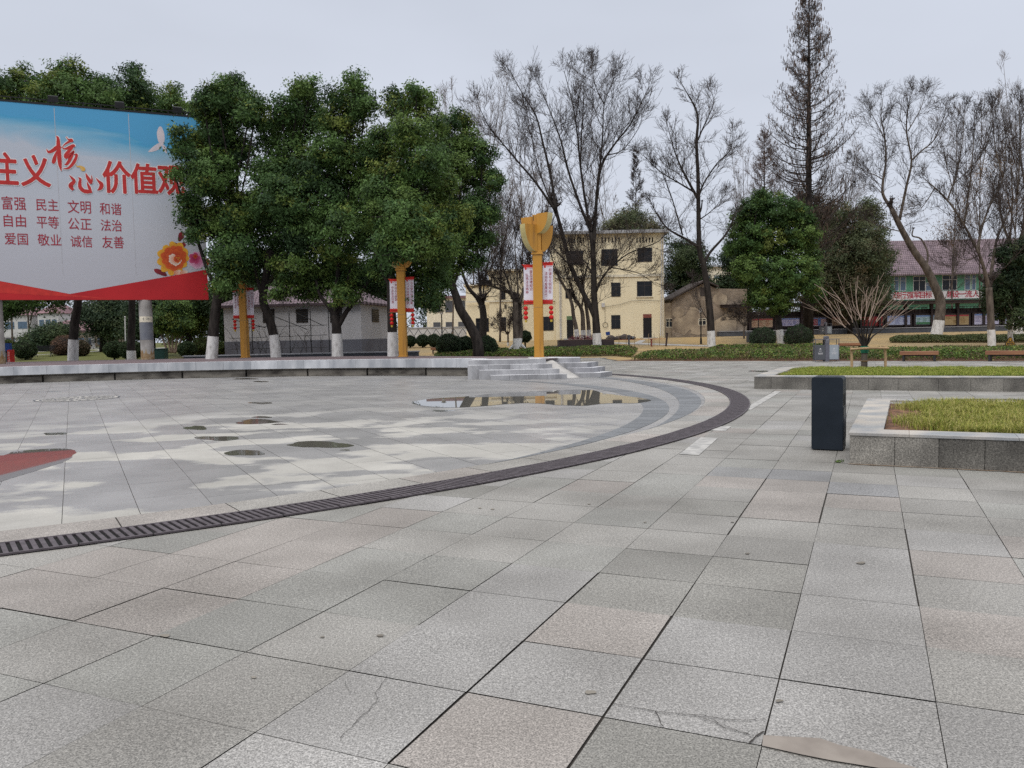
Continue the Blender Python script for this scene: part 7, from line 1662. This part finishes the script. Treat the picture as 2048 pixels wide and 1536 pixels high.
# ---- the staked young tree in the far planter
yt = G(1728.5, 738, .29); t = thing('young_tree', 'pollarded young tree with pale fan of shoots and green wrap in the far planter', 'tree', (yt.x, yt.y, .27)); YY = yt.y
lr = random.Random(6); thick = [(smooth_path([V(1728.5, 739, YY), V(1728.5, 715, YY), V(1729, 694, YY)], 4), [.095, .092, .09, .088, .086, .084, .082, .085, .09])]; segs = []
for x1, y1, x2, y2, r in ((1713, 672, 1684, 650, .038), (1716, 668, 1705, 640, .036), (1724, 668, 1722, 640, .036), (1733, 668, 1738, 640, .036), (1741, 668, 1752, 642, .036), (1746, 672, 1770, 655, .034), (1720, 670, 1712, 642, .034), (1738, 670, 1745, 640, .034), (1728, 665, 1729, 640, .034)):
    d = lr.uniform(-.7, .7); P = smooth_path([V(1729, 696, YY), V((1729 + x1)/2, 684, YY + d*.2), V(x1, y1, YY + d*.6), V(x2, y2, YY + d)], 3); thick.append((P, [r*(1 - .5*i/(len(P)-1)) for i in range(len(P))]))
mb = MB(); mb.tube(*thick[0], 10); mb.build('trunk', M['bark_grey'], t, yt - Vector((0, 0, .02)), smooth=True); mb = MB()
for P, r in thick[1:]: mb.tube(P, r, 6)
mb.build('limbs', M['bark'], t, yt - Vector((0, 0, .02)), smooth=True)
for sx, sy, ex, ey in ((1684, 650, 1616, 608), (1684, 650, 1626, 590), (1690, 655, 1642, 575), (1705, 640, 1660, 573), (1705, 645, 1680, 572), (1712, 642, 1688, 570), (1712, 640, 1700, 565), (1722, 640, 1712, 563), (1722, 640, 1724, 600), (1729, 640, 1733, 580), (1729, 645, 1745, 572), (1738, 640, 1757, 572), (1738, 645, 1768, 568), (1745, 640, 1776, 570), (1752, 642, 1790, 592), (1752, 645, 1806, 596), (1770, 655, 1818, 600), (1770, 655, 1828, 603), (1760, 650, 1800, 608), (1700, 650, 1668, 600), (1716, 640, 1725, 590), (1740, 640, 1752, 596), (1692, 655, 1655, 615), (1765, 655, 1795, 618)):
    d0, d1 = lr.uniform(-.6, .6), lr.uniform(-1.1, 1.1); Q = smooth_path([V(sx, sy, YY + d0), V((sx + ex)/2 + lr.gauss(0, 3), (sy + ey)/2 + 3, YY + (d0 + d1)/2), V(ex, ey, YY + d1)], 3)
    for j, (b, c_) in enumerate(zip(Q[:-1], Q[1:])): segs.append((*b, *c_, .013 - .0012*j, .0118 - .0012*j))
    for _ in range(2): b = Q[lr.randint(1, 4)]; twig(lr, segs, tuple(b), tuple(((Q[-1] - Q[0]).normalized() + Vector((lr.gauss(0, .3), lr.gauss(0, .3), 0))).normalized()), lr.uniform(.5, 1.1), .008, 0, .12, .4, (), .04, .006)
v_, f_ = seg_tubes(segs, 4); np_obj('shoots', v_, f_, M['shoot'], t, yt - Vector((0, 0, .02)))
mb = MB(); a, b = V(1729, 706, YY), V(1729, 692, YY); mb.tube([a, a.lerp(b, .5), b], [.105, .112, .108], 10, cap=False); mb.build('green_wrap', M['greenwrap'], t, yt - Vector((0, 0, .02)))
t = thing('tree_stake', 'pale timber stake frame holding up the young tree in the far planter', 'stake', (yt.x, yt.y, .27)); off = t.location
a0, a1, b0, b1 = V(1700, 741, YY), V(1699, 696, YY), V(1767, 739, YY), V(1766, 694, YY)
for a, b in ((a0, a1), (b0, b1)): mb = MB(); mb.tube([a + Vector((0, -.12, 0)), (a + b)/2 + Vector((.01, -.12, 0)), b + Vector((0, -.12, .03))], [.042, .04, .037], 8); mb.build('upright', M['pole'], t, off)
c0, c1 = V(1695, 698.5, YY), V(1771, 696, YY); mb = MB(); mb.tube([c0 + Vector((0, -.2, 0)), (c0 + c1)/2 + Vector((0, -.2, .02)), c1 + Vector((0, -.2, 0))], [.033, .036, .034], 8); mb.build('crossbar', M['pole'], t, off)
mb = MB(); q_ = V(1729, 722, YY); mb.tube([(q_.x + .105*math.cos(k*.5), q_.y + .105*math.sin(k*.5), q_.z) for k in range(14)], .012, 5); mb.build('cord', M['rust'], t, off)

# ================================================================== HEDGES, BUSHES
def bush(px, py, rpx, Y, label, cols=BALL, n=9000, sz=.10, ry=.92, group='clipped round bushes', name='round_bush', seed=0):
    g_ = on_ground(px, Y); c_ = V(px, py, Y); r = rpx*pxl(Y); t = thing(name, label, 'bush', (c_.x, Y, g_.z), 0, group); zc = c_.z - g_.z
    g = np.random.default_rng(seed + 500); d = g.normal(size=(n, 3)); d /= np.linalg.norm(d, axis=1, keepdims=True)
    lump = 1 + .07*np.sin(d[:, 0:1]*7 + seed) * np.cos(d[:, 2:3]*6 + seed) + .05*np.sin(d[:, 1:2]*11)
    pos = d*np.array([r, r, r*ry])*lump*(g.random((n, 1))**.12) + [0, 0, zc]; pos = pos[pos[:, 2] > .02]; d = d[:len(pos)]; n = len(pos)
    v, f = leaf_quads(pos, sz, g, None); cc = np.array(cols)[g.integers(0, len(cols), n)]*g.uniform(.65, 1.5, (n, 1)); np_obj('foliage', v, f, M['leaf'], t, None, cc)
    mb = MB(); mb.ball((0, 0, zc), (r*.86, r*.86, r*ry*.86), 14, 9); mb.build('inner_twigs', M['bark'], t, smooth=True)
    mb = MB(); mb.cyl((0, 0), .07, -.1, max(.1, zc), 6); mb.build('stem', M['bark'], t)
    return t
for i, a in enumerate(((1525, 678, 26, 60, 'round clipped bush on the lawn left of the whitewashed evergreen trunk'), (1597, 675, 28, 60.5, 'round clipped bush on the lawn right of the whitewashed evergreen trunk'), (897, 690, 25, 53, 'left of the three clipped bushes behind the stage, left of the leaning trunk'), (929, 690, 19, 54, 'middle of the three clipped bushes behind the stage, smaller and on a stem'), (973, 692, 22, 52.5, 'right of the three clipped bushes behind the stage, at the leaning trunk'), (1050, 673, 13, 62, 'small round bush just left of the middle amber post'),
    (845, 681, 13, 66, 'small far bush left of the garden lamp behind the stage'), (868, 681, 14, 66, 'small far bush directly beside the garden lamp behind the stage'), (820, 682, 12, 66, 'small far bush right of the lamp at the grey house corner'))): bush(*a, seed=i)
for i, a in enumerate(((15, 694, 17, 62, 'round green bush behind the sorting bins at the left edge'), (50, 699, 22, 61, 'wide clipped bush between sorting bins and park bench'), (228, 699, 20, 57, 'left half of the clipped shrub pair left of the hoarding column'), (262, 699, 23, 56, 'right half of the clipped shrub pair left of the hoarding column'), (374, 698, 18, 55, 'clipped shrub right of the green cabinet'), (405, 694, 22, 57, 'loose shrub left of the first stage tree trunk'), (440, 700, 18, 54, 'low shrub between first stage tree and lamp post'))): bush(*a, cols=HEDGE if i in (0, 5, 6) else DARKG, group='park shrubs behind the stage', name='park_shrub', seed=20 + i, ry=.85)
bush(130, 694, 26, 66, 'big reddish brown dry bush behind the hoarding tree trunk', cols=[(.16, .085, .055), (.12, .07, .05), (.10, .07, .045)], name='dry_bush', group=None, seed=40)
bush(160, 697, 18, 64, 'dry bush with white lower stems right of the hoarding tree trunk', cols=[(.12, .085, .055), (.07, .07, .04)], name='dry_bush', group=None, seed=41)

def bed(name, label, poly, h, n, size, seed, cols, hvar=.12, skirt=True):
    """planted ground cover: countless leafy shoots over a polygon"""
    g = np.random.default_rng(seed); P = np.array(poly); lo, hi = P.min(0), P.max(0); out = []
    while sum(len(o) for o in out) < n:
        q = lo + (hi - lo)*g.random((n, 2)); ins = np.zeros(n, bool); j = len(P) - 1
        for i in range(len(P)):
            c = ((P[i, 1] > q[:, 1]) != (P[j, 1] > q[:, 1])) & (q[:, 0] < (P[j, 0] - P[i, 0])*(q[:, 1] - P[i, 1])/(P[j, 1] - P[i, 1] + 1e-12) + P[i, 0]); ins ^= c; j = i
        out.append(q[ins])
    q = np.concatenate(out)[:n]
    ed = np.full(n, 9.0)
    for i in range(len(P)):
        a, b = P[i], P[(i+1) % len(P)]; d = b - a; t_ = np.clip(((q - a) @ d)/(d @ d), 0, 1); ed = np.minimum(ed, np.linalg.norm(q - a - t_[:, None]*d, axis=1))
    hh = h*(1 + hvar*np.sin(q[:, 0]*1.9 + seed)*np.cos(q[:, 1]*1.3) + hvar*.7*np.sin(q[:, 0]*5.1 + q[:, 1]*3.7))*np.clip(.45 + ed*.9, 0, 1)
    tz = np.array([terr(x, y) for x, y in q]); z = tz + hh*(g.random(n)**.35)
    pos = np.c_[q, z] + g.normal(0, .02, (n, 3))
    kx = (np.floor(q[:, 0]*3.1).astype(int)*7919 + np.floor(q[:, 1]*3.1).astype(int)*104729) % 997
    pick = np.random.default_rng(seed + 1).integers(0, len(cols), 997)[kx]; mixp = g.random(n) < .45; pick = np.where(mixp, g.integers(0, len(cols), n), pick)
    cc = np.array(cols)[pick]*g.uniform(.6, 1.45, (n, 1)); v, f = leaf_quads(pos, size, g, None, up=1.0, aspect=.5)
    o = np_obj(name, v, f, M['leaf'], col=cc); tag(o, label, 'ground cover'); return stuff(o)
HC = [(0.085, 0.15, 0.034), (0.115, 0.185, 0.04), (0.18, 0.23, 0.05), (0.17, 0.15, 0.06), (0.06, 0.10, 0.03), (.13, .095, .055)]
d_ = (HB - HA).normalized(); n_ = Vector((-d_.y, d_.x)); far = HA + d_*34
pl = [HA + n_*.5 + d_*.3, HA + n_*.45 + d_*3, far + n_*.45, far + n_*8, HA + d_*14 + n_*8.2, HA + n_*7.5 + d_*2, HA + n_*4 - d_*.5]
bed('ground_cover', 'broad bed of knee high leafy ground cover behind the slab benches', [tuple(p) for p in pl], .46, 115000, .11, 301, HC)
L1 = [G(865, 712.5), G(1240, 713.5)]; yl = 51.5
pl = [V(868, 700, 51.2), V(1110, 700, 51.4), V(1228, 700, 51.6), V(1262, 700, 49), V(1275, 700, 57), V(1200, 700, 57.5), V(870, 700, 56)]
bed('ground_cover', 'strip of low green ground cover behind the lamp beside the stage steps', [(p.x, p.y) for p in pl], .42, 52000, .12, 302, HC)
pl = [V(1780, 690, 60), V(2080, 690, 57), V(2080, 690, 60), V(1780, 690, 62.5)]
bed('ground_cover', 'taller dull green hedge strip in front of the lawn at the right', [(p.x, p.y) for p in pl], .45, 30000, .12, 303, [(.10, .125, .05), (.13, .14, .055), (.085, .105, .045)])
pl = [V(1420, 690, 57), V(1500, 690, 57.5), V(1660, 690, 56), V(1660, 690, 54), V(1420, 690, 55.5)]
bed('ground_cover', 'low brownish ground cover around the round bushes', [(p.x, p.y) for p in pl], .3, 16000, .12, 304, HC)
# bare soil margin of the bed
mb = MB(); A0 = HA - d_*.6; mb.add([(A0.x, A0.y, .003), (far.x, far.y, .003), ((far + n_*9).x, (far + n_*9).y, .003), ((HA + n_*8).x, (HA + n_*8).y, .003)], [(0, 1, 2, 3)]); struct(mb.build('bed_soil', M['soil']))
# straw-like lawn blades at the near edge of the dry lawn
# far belt of trees closing the horizon
lr = random.Random(77); L = []
for k in range(70):
    x = -150 + k*4.6 + lr.gauss(0, 1); y = 165 + lr.uniform(-8, 12); r = lr.uniform(2.6, 4.2); L.append(((x, y, 1 + r*.8), (r*1.2, r, r*lr.uniform(.9, 1.3))))
v_, f_, c_ = foliage(L, 60000, .55, 91, OLIVE + DARKG + [(.11, .085, .065)], clump=1.4, fill=.3); o = np_obj('far_trees', v_, f_, M['leaf'], col=c_); tag(o, 'dull far belt of trees closing the horizon', 'trees'); stuff(o)
